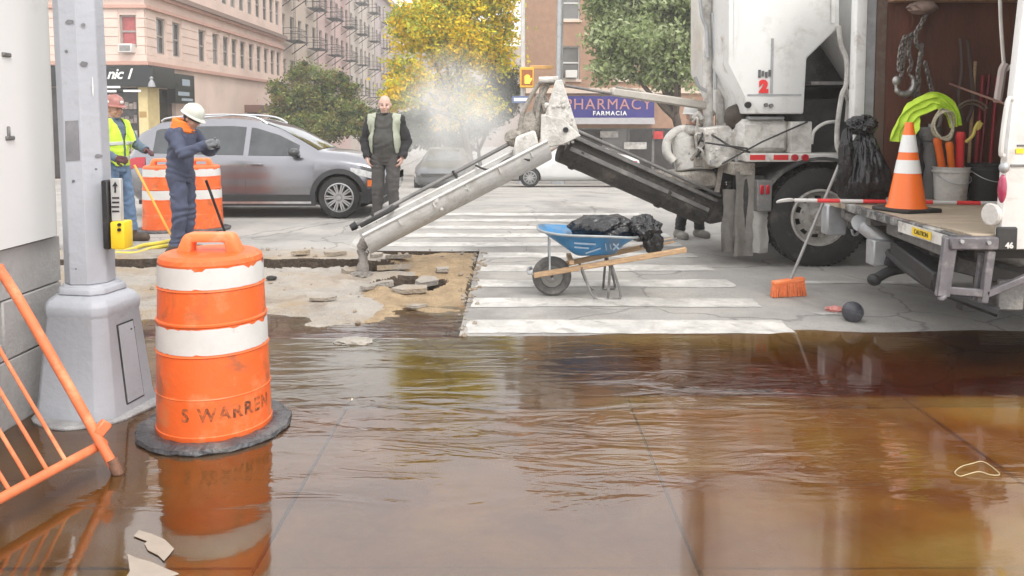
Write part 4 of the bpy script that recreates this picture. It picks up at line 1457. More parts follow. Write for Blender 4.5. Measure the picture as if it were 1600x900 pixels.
# chassis rail, bumper with red and white tape, tool boxes
def bx_px(x0, y0, x1, y1, Y0, Y1, m, name, par=mx, bev=.01):
    p, q = Wp(x0, y0, Y0), Wp(x1, y1, Y0)
    return MB().box(p.x, q.x, Y0, Y1, q.z, p.z).build(name, m, par, bevel=bev)
rail = bx_px(1165, 240, 1345, 253, MY, MY + 1.9, M_whited, 'deck_edge')
for (a, b) in ((1172, 1196), (1209, 1232)):
    bx_px(a, 242, b, 250, MY - .006, MY + .005, M_red, 'reflective_tape', rail, .001)
for a in (1241, 1257):
    p = Wp(a, 246, MY)
    MB().cyl((p.x, MY + .01, p.z), (p.x, MY - .03, p.z), .035, None, 16).build('marker_lamp', M_lens, rail)
bx_px(1268, 242, 1320, 250, MY - .005, MY + .005, M_refl, 'reflective_tape', rail, .001)
bx_px(1236, 190, 1268, 239.5, MY + .05, MY + .5, M_whited, 'tool_box')
tb = bx_px(1155, 186, 1234, 239.5, MY + .12, MY + .8, M_whited, 'fibre_bin', bev=.06)
bx_px(1170, 182, 1226, 187, MY + .1, MY + .82, M_galv, 'lid', tb)
bx_px(1120, 262, 2100, 284, MY + .55, MY + .75, M_dark, 'chassis_rail')
bx_px(1120, 262, 2100, 284, MY + 1.5, MY + 1.7, M_dark, 'chassis_rail')
MB().tube([Wp(1128, 256, MY - .02), Wp(1190, 222, MY - .03), Wp(1262, 190, MY + .03)], .01, 6).build('strut', M_dark, mx)
MB().tube([Wp(1100, 203, MY + .4), Wp(1140, 228, MY + .1), Wp(1172, 238, MY - .02)], .012, 6).build('strut', M_dark, mx)
MB().tube([Wp(1102, 223, MY + .2), Wp(1168, 232, MY - .05)], .01, 6).build('strut', M_dark, mx)
# dark filler boxes added to keep the gaps behind deck edge and fender dark
MB().box(2.95, 8.3, MY + .42, MY + 1.88, .82, 1.12).build('floor_filler', M_dark, mx)
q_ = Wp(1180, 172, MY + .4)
MB().box(q_.x - .1, 4.6, MY + .3, MY + 1.7, 1.12, q_.z + .12).build('hopper_filler', M_dark, mx)
# wheels
def truck_wheel(x, y0, r, par, sd=-1, dirty=M_rubber):
    t = MB()
    wd, ri = .28, r * .57
    o = Vector((x, y0 - sd * wd, r))
    ax = Vector((0, sd, 0))
    t.lathe([(ri, 0), (r * .9, 0.0), (r * .985, .02), (r, .05), (r, .23), (r * .985, .26), (r * .92, .28), (r * .72, .295), (ri + .015, .285), (ri, .25)], o, ax, 56, cap=False)
    for k in range(56):
        q = 2 * PI * k / 56
        d = Vector((math.cos(q), 0, math.sin(q)))
        tt = Vector((-math.sin(q), 0, math.cos(q)))
        for s_ in (.04, .17):
            t.bar(o + d * (r - .002) + ax * s_, o + d * (r - .002) + ax * (s_ + .075) + tt * .012, .03, .022, up=d)
    wo_ = t.build('wheel', dirty, par)
    m = MB()
    m.lathe([(ri + .004, .25), (ri + .004, .28), (ri - .02, .285), (ri - .03, .22), (ri - .05, .16)], o, ax, 48, cap=False)
    # pierced disc: ring of hand holes
    n = 60
    prof = [(ri - .045, .165), (ri - .075, .175), (ri * .62, .20), (ri * .5, .215), (0.09, .22)]
    vs, fs = [], []
    for (rr, hh) in prof:
        for i in range(n):
            q = 2 * PI * i / n
            vs.append(o + ax * hh + Vector((math.cos(q), 0, math.sin(q))) * rr)
    for j in range(len(prof) - 1):
        for i in range(n):
            if j == 1 and i % 6 in (1, 2, 3): continue
            fs.append((j * n + i, j * n + (i + 1) % n, (j + 1) * n + (i + 1) % n, (j + 1) * n + i))
    m.add(vs, fs)
    m.lathe([(.1, .2), (.1, .27), (.085, .3), (0, .305)], o, ax, 20)
    for k in range(10):
        q = 2 * PI * (k + .5) / 10
        c = o + Vector((math.cos(q), 0, math.sin(q))) * ri * .52
        m.cyl(c + ax * .2, c + ax * .25, .016, .014, 6)
    m.build('rim', mat('rusty_white_rim', (.42, .40, .37), .55, .2, var=.2, scale=8, dirt=(.16, .12, .10), dscale=7, damt=.5), wo_)
    MB().cyl(o + ax * .08, o + ax * .1, ri - .02, None, 28).build('brake_drum', M_dark, wo_)
    return wo_
wx_ = Gp(1284, 420)
for q in (0, 1.35, 6.0):
    truck_wheel(wx_.x + q, MY + .02, .52, mx)
    truck_wheel(wx_.x + q, MY + 1.9, .52, mx, sd=1)
for q in (0, 1.35):
    MB().cyl((wx_.x + q, MY + .3, .52), (wx_.x + q, MY + 1.7, .52), .12, None, 14).build('axle', M_dark, mx)
# fender arch over the wheel, bracket with red lights in front of it
mb = MB()
vs = []
for k in range(25):
    q = R(-5) + R(170) * (1 - k / 24)
    for rr in (.62, .655):
        for yy in (MY - .02, MY + .55): vs.append((wx_.x + rr * 1.02 * math.cos(q), yy, .5 + rr * math.sin(q)))
fs = []
for k in range(24):
    a_ = 4 * k
    fs += [(a_, a_ + 1, a_ + 5, a_ + 4), (a_ + 2, a_ + 6, a_ + 7, a_ + 3), (a_, a_ + 4, a_ + 6, a_ + 2)]
mb.add(vs, fs)
mb.build('fender', mat('dusty_black_fender', (.05, .05, .05), .6, dirt=(.2, .19, .17), damt=.6), mx)
bx_px(1184, 282, 1206, 331, MY - .03, MY + .4, M_greym, 'lamp_bracket')
for a in (1188, 1197):
    bx_px(a, 289, a + 6, 304, MY - .045, MY - .02, M_lens, 'tail_lamp')
# mud flaps hanging to the ground
def flap(x0, x1, y0, y1, Y, m, seed):
    p, q = Wp(x0, y0, Y), Wp(x1, y1, Y)
    mb = MB()
    nx_, nz_ = 8, 14
    for th in (0, .012):
        for j in range(nz_ + 1):
            for i in range(nx_ + 1):
                u, v = i / nx_, j / nz_
                z = p.z + (max(.01, q.z) - p.z) * v
                mb.v.append((p.x + (q.x - p.x) * u + .02 * fbm(v * 2, seed), Y + th + .035 * v * fbm(u * 2 + seed, v * 2) + .02 * math.sin(u * 5 + seed), z))
    N = (nx_ + 1) * (nz_ + 1)
    for j in range(nz_):
        for i in range(nx_):
            a_ = j * (nx_ + 1) + i
            mb.f += [(a_, a_ + 1, a_ + nx_ + 2, a_ + nx_ + 1), (N + a_, N + a_ + nx_ + 1, N + a_ + nx_ + 2, N + a_ + 1)]
    return mb.build('mud_flap', m, mx)
M_flap = mat('muddy_flap', (.2, .185, .165), .85, var=.25, scale=5, bump=.4, dirt=(.08, .07, .06), dscale=2.5, damt=.4)
flap(1130, 1150, 296, 394, MY + .35, M_flap, 1)
flap(1149, 1176, 268, 400, MY + .1, M_flap, 5)
flap(1178, 1200, 330, 395, MY + .05, mat('grey_flap', (.33, .32, .3), .8, dirt=(.2, .19, .17), damt=.5), 9)
MB().box(Wp(1172, 0, MY).x, Wp(1206, 0, MY).x, MY + .12, MY + .5, .25, .95).build('axle_housing', M_dark, mx)
bx_px(1146, 254, 1180, 274, MY + .1, MY + 1.7, M_mud, 'rear_crossmember')
# rear uprights: hydraulic masts, hoses, swivel plate
mast = [(1107, 230, 1103, -200), (1126, 205, 1122, 20)]
for k, (a, b, c, d) in enumerate(mast):
    MB().cyl(Wp(a, b, MY + .7 + .15 * k), Wp(c, d, MY + .7 + .15 * k), .055 if k == 0 else .05, None, 14).build('mast', M_whited, mx)
for k, pts in enumerate(([(1090, -60), (1096, 20), (1104, 45), (1106, 90)], [(1086, 120), (1092, 135), (1104, 142)], [(1114, 20), (1116, 80), (1118, 140)])):
    MB().tube([Wp(x, y, MY + .62) for x, y in pts], .02, 8, smooth=5).build('hydraulic_hose', M_galv, mx)
p = [(1100, 200), (1140, 196), (1166, 230), (1163, 243), (1120, 263), (1108, 258)]
MB().prism(px_poly(p, MY + .3), (0, .5, 0)).build('swivel_plate', M_whited, mx, bevel=.015)
for (a, b) in ((1112, 252), (1150, 250), (1128, 230)):
    c = Wp(a, b, MY + .3)
    MB().cyl((c.x, MY + .31, c.z), (c.x, MY + .26, c.z), .022, None, 6).build('bolt', M_galv, mx)
bl = Wp(1150, 183, MY + .35)
crumple((bl.x, bl.y, bl.z), .13, .13, .14, .1, 1.5, 3, sub=3).build('rubber_boot', mat('brown_rubber', (.06, .045, .035), .7, dirt=(.15, .12, .1)), mx)
# drive motor and gearbox at the foot of the auger
gc = Wp(1075, 245, MY + .75)
mb = MB()
mb.cyl(Wp(1066, 215, MY + .75), Wp(1078, 262, MY + .75), .12, .17, 20)
mb.cyl(Wp(1060, 206, MY + .75), Wp(1067, 222, MY + .75), .09, .12, 20)
mb.build('drive_motor', M_whited, mx, bevel=.015)
MB().tube([Wp(1092, 204, MY + .7), Wp(1062, 203, MY + .7), Wp(1044, 218, MY + .7), Wp(1042, 238, MY + .7), Wp(1052, 252, MY + .7)], .05, 10, smooth=6).build('return_pipe', M_whited, mx)
mb = MB()
for k in range(16):
    a_, b_ = random.uniform(1076, 1108), random.uniform(180, 260)
    c = Wp(a_, b_, MY + random.uniform(.5, .85))
    if k % 2: mb.cyl(c, c + Vector((random.uniform(-.12, .12), random.uniform(-.1, .05), random.uniform(-.14, .14))), random.uniform(.02, .05), None, 10)
    else: mb.box(c.x - .06, c.x + .06, c.y - .05, c.y + .05, c.z - .05, c.z + .05)
mb.build('hydraulic_valve', M_mud, mx, bevel=.01)
for k in range(5):
    a_, b_ = Wp(random.uniform(1072, 1104), 190 + 10 * k, MY + .45), Wp(random.uniform(1078, 1108), 215 + 10 * k, MY + .5)
    mid = (a_ + b_) / 2 + Vector((random.uniform(-.1, .1), -.1, random.uniform(-.05, .12)))
    MB().tube([a_, mid, b_], .013, 6, smooth=5).build('hydraulic_hose', M_dark if k % 2 else M_whited, mx)
MB().tube([Wp(1084, 186, MY + .6), Wp(1090, 177, MY + .6), Wp(1097, 186, MY + .6)], .03, 8, smooth=4).build('lifting_eye', M_whited, mx)
p = [(1042, 272), (1118, 265), (1128, 292), (1060, 300), (1038, 290)]
MB().prism(px_poly(p, MY + .55), (0, .6, 0)).build('gearbox_mount', M_mud, mx, bevel=.03)
p = [(1085, 276), (1135, 275), (1142, 345), (1108, 352), (1088, 330)]
MB().prism(px_poly(p, MY + .7), (0, .5, 0)).build('auger_boot', mat('boot_rubber', (.05, .045, .04), .8, dirt=(.2, .18, .16), damt=.6), mx, bevel=.05, seg=3)
MB().bar(Wp(1128, 252, MY + .5), Wp(1120, 300, MY + .5), .03, .05).build('strut', M_mud, mx)

# auger trough: U section from the truck's rear up to the swing hinge, and lower chute down to the ground
def trough(a, b, rad, wall, name, m, rise=.12, nseg=14, halfdeg=95, up=(0, 0, 1), mud=0.0):
    a, b = Vector(a), Vector(b)
    d = (b - a).normalized()
    s = d.cross(Vector(up)).normalized()
    u = s.cross(d).normalized()
    prof = []
    for k in range(nseg + 1):
        q = R(-halfdeg) + R(2 * halfdeg) * k / nseg
        prof.append((math.sin(q) * rad, -math.cos(q) * rad))
    prof = [(prof[0][0], prof[0][1] + rise)] + prof + [(prof[-1][0], prof[-1][1] + rise)]
    inn = [(x * (1 - wall / rad), y * (1 - wall / rad) if y < 0 else y) for x, y in prof]
    L = 18
    mb = MB()
    n = len(prof)
    for k in range(L + 1):
        p = a + (b - a) * k / L
        for (x, y) in prof + inn[::-1]:
            j = mud * fbm(k * .9 + x * 9, y * 9, rad * 30)
            mb.v.append(tuple(p + s * (x + j) + u * (y + j)))
    m2 = 2 * n
    for k in range(L):
        for i in range(m2): mb.f.append((k * m2 + i, k * m2 + (i + 1) % m2, (k + 1) * m2 + (i + 1) % m2, (k + 1) * m2 + i))
    for k in (0, L):
        for i in range(n - 1): mb.f.append((k * m2 + i, k * m2 + i + 1, k * m2 + m2 - 2 - i, k * m2 + m2 - 1 - i))
    o = mb.build(name, m, mx, angle=40)
    return o, d, s, u
A, B = Wp(1102, 325, 9.05), Wp(880, 226, 8.75)
M_trough = mat('caked_black_trough', (.035, .031, .028), .75, var=.35, scale=7, bump=.5, bscale=30, dirt=(.13, .115, .10), dscale=4, damt=.42)
tr, d, s, u = trough(A, B, .20, .02, 'auger_trough', M_trough, rise=.12, mud=.004)
for e in (-1, 1):
    r_ = MB().bar(A + s * e * .215 + u * .11, B + s * e * .215 + u * .11, .05, .045, up=u).build('trough_rail', M_greym, tr, bevel=.006)
MB().tube([A + s * -.24 * (1 if s.y > 0 else -1) + u * .18, B + s * -.24 * (1 if s.y > 0 else -1) + u * .18], .018, 8).build('hydraulic_pipe', M_greym, tr)
MB().tube([A.lerp(B, .05) + u * .2 + s * .1, A.lerp(B, .5) + u * .22 + s * .1, B + u * .2 + s * .1], .02, 8).build('hydraulic_pipe', M_dark, tr)
near = s if s.y < 0 else -s
MB().bar(A.lerp(B, .02) + near * .19 - u * .02, A.lerp(B, .98) + near * .207 - u * .02, .02, .05, up=u).build('trough_rib', M_greym, tr, bevel=.005)
for k in (1, 4):                                        # clamp straps round the trough
    p = A.lerp(B, .1 + .2 * k)
    pts = [p + near * .212 * math.cos(R(q)) * 1.0 - u * .212 * math.sin(R(q)) for q in range(0, 181, 12)]
    mb = MB()
    for q, (c0, c1) in enumerate(zip(pts, pts[1:])): mb.bar(c0, c1, .035, .012, up=near.lerp(-u, q / 15))
    mb.build('trough_clamp', M_trough, tr)
flt = MB()
fl_n = 120
for k in range(fl_n):                                     # the auger screw inside
    q0 = k * .38
    p = A.lerp(B, k / fl_n)
    for r_ in (.03, .16): flt.v.append(tuple(p + s * math.cos(q0) * r_ + u * math.sin(q0) * r_))
for k in range(fl_n - 1): flt.f.append((2 * k, 2 * k + 1, 2 * k + 3, 2 * k + 2))
flt.build('auger_screw', M_mud, tr)
C_, D_ = Wp(848, 226, 8.55), Wp(566, 371, 7.95)
M_chute = mat('silver_chute', (.52, .51, .49), .5, .25, var=.1, scale=7, bump=.25, bscale=25, dirt=(.36, .34, .31), dscale=4, damt=.6)
ch, d2, s2_, u2 = trough(C_, D_, .185, .012, 'chute', M_chute, rise=.05, halfdeg=88, mud=.003)
near2 = s2_ if s2_.y < 0 else -s2_
far2 = -near2
for e, m_ in ((near2, M_chute), (far2, M_chute)):
    MB().tube([C_ + e * .19 + u2 * .05, D_ + e * .19 + u2 * .05], .018, 8).build('chute_rim', m_, ch)
mb = MB()                                                 # release rod and handles along the far rim
q0, q1 = C_ + far2 * .225 + u2 * .14, D_ + far2 * .225 + u2 * .1
mb.tube([q0, q1], .022, 8)
mb.build('control_rod', M_greym, ch)
for f_ in (.45, .9):
    p = C_.lerp(D_, f_)
    MB().bar(p + far2 * .195 + u2 * .03, p + far2 * .225 + u2 * .15, .05, .02).build('rod_bracket', M_dark, ch)
MB().tube([C_.lerp(D_, .8) + far2 * .195 + u2 * .1, C_.lerp(D_, .84) + u2 * .12, C_.lerp(D_, .98) + u2 * .1 + far2 * .08], .026, 8, smooth=4).build('handle', M_dark, ch)
MB().cyl(D_ + far2 * .225 + u2 * .1 - d2 * .02, D_ + far2 * .225 + u2 * .1 + d2 * .05, .045, .035, 12).build('rod_end', M_black, ch)
pts = [C_.lerp(D_, .34) + far2 * .17 + u2 * .1, C_.lerp(D_, .3) + u2 * .02, C_.lerp(D_, .2) + near2 * .15 + u2 * .06, C_.lerp(D_, .12) + near2 * .18 - u2 * .05]
MB().tube(pts, .012, 6, smooth=6).build('rope_tie', M_dark, ch)
mb = MB()
for k in range(5):
    f_ = .1 + .9 * k / 5
    p = C_.lerp(D_, f_)
    mb.bar(p + near2 * .19 - u2 * .03, p + near2 * .19 + u2 * .03, .02, .02)
mb.build('chute_rivets', M_chute, ch)
lip = MB().prism([D_ - near2 * .19 + u2 * .02, D_ + near2 * .02 - u2 * .16 + d2 * .02, D_ + near2 * .0 - u2 * .02 + d2 * .16], near2 * .02).build('chute_lip', M_chute, ch)
# hinge head: white triangular guard, mud-caked swivel, hanging chute bracket
p = [(868, 126), (878, 124), (905, 208), (868, 222), (850, 220), (852, 178)]
g_ = MB().prism(px_poly(p, 8.5), (0, .03, 0)).build('hinge_guard', M_whited, mx, bevel=.006)
p = [(846, 178), (880, 186), (908, 212), (880, 226), (844, 232)]
MB().prism(px_poly(p, 8.42), (0, .05, 0)).build('hinge_plate', M_whited, mx, bevel=.008)
c = Wp(884, 203, 8.4)
MB().cyl(c, c + Vector((0, .03, 0)), .03, None, 12).build('bolt', M_black, mx)
p = [(806, 214), (836, 203), (846, 240), (812, 258), (800, 250)]
MB().prism(px_poly(p, 8.45), (0, .5, 0)).build('swivel_collar', M_whited, mx, bevel=.02)
crumple(tuple(Wp(828, 202, 8.75)), .13, .15, .19, .14, 2, 21, sub=4).build('swivel_joint', M_mud, mx)
crumple(tuple(Wp(845, 178, 8.8)), .09, .12, .24, .12, 2, 25, sub=4).build('swivel_joint', M_mud, mx)
crumple(tuple(Wp(806, 216, 8.7)), .12, .12, .1, .16, 2, 29, sub=4).build('swivel_joint', M_mud, mx)
for pts in ([(812, 215), (816, 180), (836, 140), (850, 126), (866, 124)], [(838, 215), (842, 165), (858, 130)], [(852, 175), (846, 140), (868, 128), (882, 132)]):
    MB().tube([Wp(x, y, 8.66) for x, y in pts], .024, 8, smooth=5).build('hydraulic_hose', M_mud, mx)
MB().cyl(Wp(842, 125, 8.6), Wp(872, 124, 8.6), .035, None, 12).build('winch_drum', M_whited, mx)
MB().tube([Wp(884, 134, 8.6), Wp(920, 140, 8.62), Wp(965, 148, 8.7)], .016, 8).build('boom_cable', M_greym, mx)
b_ = MB().bar(Wp(955, 143, 8.7), Wp(1102, 165, 8.95), .1, .09).build('boom', mat('bare_boom', (.5, .47, .42), .6, .2, var=.15, dirt=(.3, .27, .24), damt=.5), mx, bevel=.015)
MB().tube([Wp(962, 136, 8.68), Wp(1000, 143, 8.75), Wp(1030, 156, 8.8)], .018, 8).build('boom_cylinder', M_mud, mx)
mb = MB()
mb.bar(Wp(868, 224, 8.5), Wp(902, 206, 8.5), .05, .03)
mb.bar(Wp(846, 236, 8.46), Wp(872, 224, 8.46), .06, .05)
mb.build('hinge_arm', M_whited, mx)
# unseen front of the truck: cab beyond the right edge of the picture
cab = MB().prism([(8.6, MY, .7), (10.4, MY, .7), (10.5, MY, 1.7), (10.2, MY, 2.9), (8.6, MY, 2.95)], (0, 2.3, 0)).build('cab', M_white, mx, bevel=.06, seg=2)
MB().box(4.7, 8.4, MY + .1, MY + 1.95, 1.25, 3.9).build('aggregate_bin', M_white, mx, bevel=.03)

# splashes of set concrete on the hinge, gearbox, chute and trough
mb = MB()
rs_ = random.Random(5)
for k in range(64):
    if k < 5: p = C_.lerp(D_, rs_.random()) + near2 * (.187 + .012 * rs_.random()) + u2 * rs_.uniform(-.08, .06)
    elif k < 6: p = A.lerp(B, rs_.random()) + near * .215 + u * rs_.uniform(-.06, .14)
    elif k < 36:
        p = Wp(rs_.uniform(850, 895), rs_.uniform(140, 225), 8.49)
    else: p = Wp(rs_.uniform(1105, 1155), rs_.uniform(205, 252), MY + .295)
    r_ = rs_.uniform(.006, .022)
    mb.ell(tuple(p), r_ * rs_.uniform(.8, 1.6), r_ * .5, r_ * rs_.uniform(.7, 1.8), 7, 5)
tag(mb.build('concrete_splash', M_whited, mx), kind='stuff')

# concrete running off the chute
p0, p1 = D_ + Vector((.0, 0, -.06)), Gp(566, 432, -.02)
mb = MB()
pts = [p0 + Vector((.04, 0, .03)), p0 + Vector((-.01, 0, -.06)), p0.lerp(p1, .5) + Vector((.01, 0, 0)), p1]
pts = catmull(pts, 6)
mb.tube(pts, [.06, .055, .045, .04, .045, .06, .085], 12)
crm = crumple((p1.x, p1.y, -.02), .14, .12, .06, .2, 2, 33, sub=4)
mb.add(crm.v, crm.f)
o = mb.build('poured_concrete', mat('wet_concrete', (.2, .18, .16), .5, var=.25, scale=20, bump=.8, bscale=40))
tag(o, 'grey wet concrete falling from the chute mouth into the broken pavement', 'concrete')

# ------------------------------------------------------------------ open box truck at right (rear towards the left)
TY0, TY1, DZ = 4.98, 7.5, 0.82                          # near side, far side, deck height
TX = 3.22                                              # rear opening plane
bt = thing('box_truck', 'white open box truck at the right edge with tools hanging in its brown interior', 'truck', (TX, TY0, 0))
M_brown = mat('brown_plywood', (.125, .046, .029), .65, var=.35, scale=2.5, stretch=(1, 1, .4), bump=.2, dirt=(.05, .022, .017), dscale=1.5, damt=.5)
XF = 8.2
for k in range(4):                                       # plywood lining of the far wall in sheets
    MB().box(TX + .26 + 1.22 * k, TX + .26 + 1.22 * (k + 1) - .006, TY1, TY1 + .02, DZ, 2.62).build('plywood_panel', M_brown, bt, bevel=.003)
MB().box(TX + .26, XF, TY1 + .022, TY1 + .06, DZ - .3, 3.5).build('side_wall', M_white, bt)
MB().box(TX + .9, XF, TY0 - .03, TY0, DZ - .12, 3.5).build('side_wall', M_white, bt)
MB().box(TX, XF, TY0 - .03, TY1 + .06, 3.501, 3.56).build('roof', M_white, bt)
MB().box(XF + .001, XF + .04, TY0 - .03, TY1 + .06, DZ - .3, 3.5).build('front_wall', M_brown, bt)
MB().box(TX + .26, XF, TY1 - .14, TY1 - .001, 2.62, 2.66).build('wall_rail', M_wood, bt, bevel=.004)
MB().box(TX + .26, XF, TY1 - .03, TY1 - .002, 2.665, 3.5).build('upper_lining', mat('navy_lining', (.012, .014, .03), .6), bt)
# far corner post: white edge, grey inner channel, brown jamb
q = TY1
post = MB()
post.box(TX - .05, TX + .05, q - .06, q + .07, DZ - .02, 3.49)
cp = post.build('corner_post', M_white, bt, bevel=.012, seg=2)
MB().box(TX + .055, TX + .15, q - .03, q + .06, DZ, 3.49).build('post_channel', M_galv, cp, bevel=.008)
MB().box(TX + .155, TX + .255, q - .015, q + .05, DZ, 3.49).build('post_jamb', mat('brown_jamb', (.13, .085, .065), .7, dirt=(.2, .18, .16), damt=.5), cp, bevel=.005)
# near corner post and side panel (white, right edge of the picture), with handle, lamp, labels
n0 = Wp(1572, 150, TY0)
n1 = Wp(1560, 388, TY0)
mb = MB()
nt_ = Wp(1600, 0, TY0)
mb.prism([tuple(Wp(1562, 390, TY0)), tuple(Wp(1569, 300, TY0)), tuple(Wp(1574, 240, TY0)), tuple(Wp(1582, 160, TY0)), tuple(nt_), (nt_.x + .14, TY0, 3.49), (nt_.x + .9, TY0, 3.49), (nt_.x + .9, TY0, Wp(1562, 390, TY0).z)], (0, .07, 0))
np_ = mb.build('near_corner_panel', M_white, bt, bevel=.01, seg=2)
MB().tube([Wp(1582, 156, TY0 - .02), Wp(1574, 160, TY0 - .05), Wp(1564, 235, TY0 - .05), Wp(1568, 243, TY0 - .02)], .014, 8, smooth=4).build('grab_handle', M_refl, np_)
c = Wp(1566, 295, TY0 - .03)
MB().ell((c.x, c.y, c.z), .025, .03, .09, 12, 10).build('marker_lamp', mat('purple_red_lens', (.35, .03, .08), .15, coat=.5), np_)
c = Wp(1569, 262, TY0 - .03)
MB().ell((c.x, c.y, c.z), .03, .03, .035, 12, 8).build('hinge_knuckle', M_galv, np_)
for (a, b, c_, d_, m_) in ((1588, 1600, 232, 240, M_yel), (1580, 1612, 257, 261, M_greym), (1590, 1612, 226, 229, M_greym)):
    bx_px(a, b and c_, b, d_, TY0 - .008, TY0 + .01, m_, 'label_strip', np_, .001)
bx_px(1560, 355, 1590, 392, TY0 - .015, TY0 + .02, M_dark, 'number_plate', np_)
p = Wp(1577, 384, TY0 - .02)
text_on('46', .05, (p.x, TY0 - .02, p.z), (1, 0, 0), (0, 0, 1), M_refl, np_, offset=.002, extrude=.002)
c = Wp(1545, 334, TY0 + .1)
MB().cyl((c.x - .02, c.y - .04, c.z), (c.x + .06, c.y - .02, c.z), .075, .06, 18).build('work_lamp', M_whited, bt, bevel=.01)
# plank deck
M_deck = mat('sandy_plank', (.42, .34, .25), .75, var=.2, scale=3, stretch=(1, 12, 1), bump=.3, dirt=(.28, .24, .2), dscale=4, damt=.5)
LX = 2.78
nb = 12
for k in range(nb):
    y0 = TY0 + .04 + (TY1 - .2 - TY0 - .04) * k / nb
    y1 = TY0 + .04 + (TY1 - .2 - TY0 - .04) * (k + 1) / nb
    MB().box(LX + .04 + .01 * (k % 2) + .008 * (nb - k), XF, y0 + .004, y1 - .004, DZ - .045, DZ - random.uniform(0, .004)).build('deck_plank', M_deck, bt, bevel=.003)
# steel edge of the tail platform with scuffed white and black face and a yellow label
ed = MB()
e0, e1 = Vector((LX + .1, TY1 - .18, 0)), Vector((LX - .02, TY0 + .02, 0))
ed.prism([(e0.x, e0.y, DZ - .06), (e0.x, e0.y, DZ + .006), (e0.x + .05, e0.y, DZ + .006), (e0.x + .05, e0.y, DZ - .06)], e1 - e0)
edo = ed.build('platform_edge', mat('scuffed_edge', (.06, .06, .06), .5, var=.3, scale=8, dirt=(.5, .49, .46), dscale=5, damt=.62), bt, bevel=.006)
f0, f1 = e0.lerp(e1, .70), e0.lerp(e1, .98)
mb = MB()
for (t0, t1, o_) in ((.68, .99, .003),):
    a_, b_ = e0.lerp(e1, t0), e0.lerp(e1, t1)
    mb.prism([(a_.x - o_, a_.y, DZ - .085), (b_.x - o_, b_.y, DZ - .085), (b_.x - o_, b_.y, DZ - .01), (a_.x - o_, a_.y, DZ - .01)], (-.004, 0, 0))
mb.build('white_stripe', M_whited, edo)
a_, b_ = e0.lerp(e1, .78), e0.lerp(e1, .9)
mb = MB().prism([(a_.x - .009, a_.y, DZ - .075), (b_.x - .009, b_.y, DZ - .075), (b_.x - .009, b_.y, DZ - .02), (a_.x - .009, a_.y, DZ - .02)], (-.003, 0, 0))
mb.build('warning_label', M_yel, edo)
c = a_.lerp(b_, .5)
text_on('CAUTION', .045, (c.x - .014, c.y, DZ - .047), (b_ - a_), (0, 0, 1), M_black, edo, extrude=.001)
# under the deck: cross members, tail lift arms, cylinders, step frame
MB().box(LX + .3, XF, TY0 + .3, TY1 - .35, DZ - .2, DZ - .05).build('underframe', M_dark, bt)
MB().box(LX + .9, XF, TY0 + .7, TY0 + .85, DZ - .5, DZ - .21).build('chassis_rail', M_dark, bt)
MB().box(LX + .9, XF, TY1 - 1.0, TY1 - .85, DZ - .5, DZ - .21).build('chassis_rail', M_dark, bt)
for k in range(4):
    y = TY0 + .5 + .5 * k
    MB().bar((LX + .12, y, DZ - .1), (LX + .3, y, DZ - .1), .08, .08).build('cross_member', M_greym, bt, bevel=.006)
for (y, z0) in ((TY1 - .6, .33), (TY0 + .55, .3)):
    arm = MB()
    a_, b_ = Vector((LX + .16, y, DZ - .16)), Vector((LX + 1.3, y, z0 + .0))
    arm.bar(a_, b_, .07, .13)
    ao = arm.build('lift_arm', M_dark, bt, bevel=.01)
    MB().cyl(a_ + Vector((.05, -.1, .06)), a_ + Vector((.55, -.1, -.08)), .05, None, 14).build('lift_cylinder', M_greym, ao)
    MB().cyl(a_ + Vector((.02, -.16, .04)), a_ + Vector((.02, .08, .04)), .055, None, 14).build('pivot', M_greym, ao)
# grey lugs and hook below the far corner
c = Wp(1296, 340, TY1 - .3)
MB().box(c.x - .06, c.x + .12, c.y - .1, c.y + .05, c.z - .15, c.z + .13).build('pivot_bracket', M_galv, bt, bevel=.015)
MB().cyl(Wp(1345, 348, 6.7), Wp(1345, 348, 6.9), .075, None, 16).build('pivot', M_galv, bt)
MB().cyl(Wp(1352, 352, 6.6), Wp(1392, 388, 6.4), .075, .06, 16).build('lift_cylinder', M_galv, bt)
bx_px(1366, 376, 1392, 416, 6.35, 6.5, M_galv, 'pivot_bracket', bt)
mb = MB()
mb.tube([Wp(1424, 418, 6.3), Wp(1390, 424, 6.3), Wp(1368, 436, 6.3)], .04, 10, smooth=4)
mb.ell(tuple(Wp(1366, 437, 6.3)), .055, .05, .05, 14, 10)
mb.build('tow_arm', M_black, bt)
MB().prism(px_poly([(1392, 392), (1430, 420), (1415, 428), (1385, 415)], 6.3), (0, .1, 0)).build('lift_link', M_black, bt, bevel=.01)
MB().tube([Wp(1330, 345, 6.9), Wp(1333, 366, 6.9), Wp(1342, 362, 6.9), Wp(1344, 340, 6.9)], .012, 6, smooth=4).build('chain_loop', M_galv, bt)
MB().bar(Wp(1395, 352, 6.3), Wp(1484, 385, 5.2), .1, .14).build('lift_arm', M_greym, bt, bevel=.012)
MB().bar(Wp(1404, 390, 6.1), Wp(1470, 440, 5.3), .12, .13).build('lift_arm', M_black, bt, bevel=.012)
MB().tube([Wp(1390, 395, 6.2), Wp(1425, 425, 5.7), Wp(1475, 455, 5.3), Wp(1560, 488, 5.1)], .035, 8, smooth=6).build('hose', M_black, bt)
M_splate = mat('step_plate', (.13, .12, .13), .55, .2, var=.3, dirt=(.3, .28, .27), dscale=6, damt=.5)
bx_px(1486, 371, 1562, 391, TY0 - .02, TY0 + .1, M_splate, 'step_plate', bt)
for (a, b) in ((1502, 377), (1544, 379)):
    c = Wp(a, b, TY0 - .02)
    MB().cyl((c.x, c.y + .005, c.z), (c.x, c.y - .015, c.z), .013, None, 6).build('bolt', M_galv, bt)
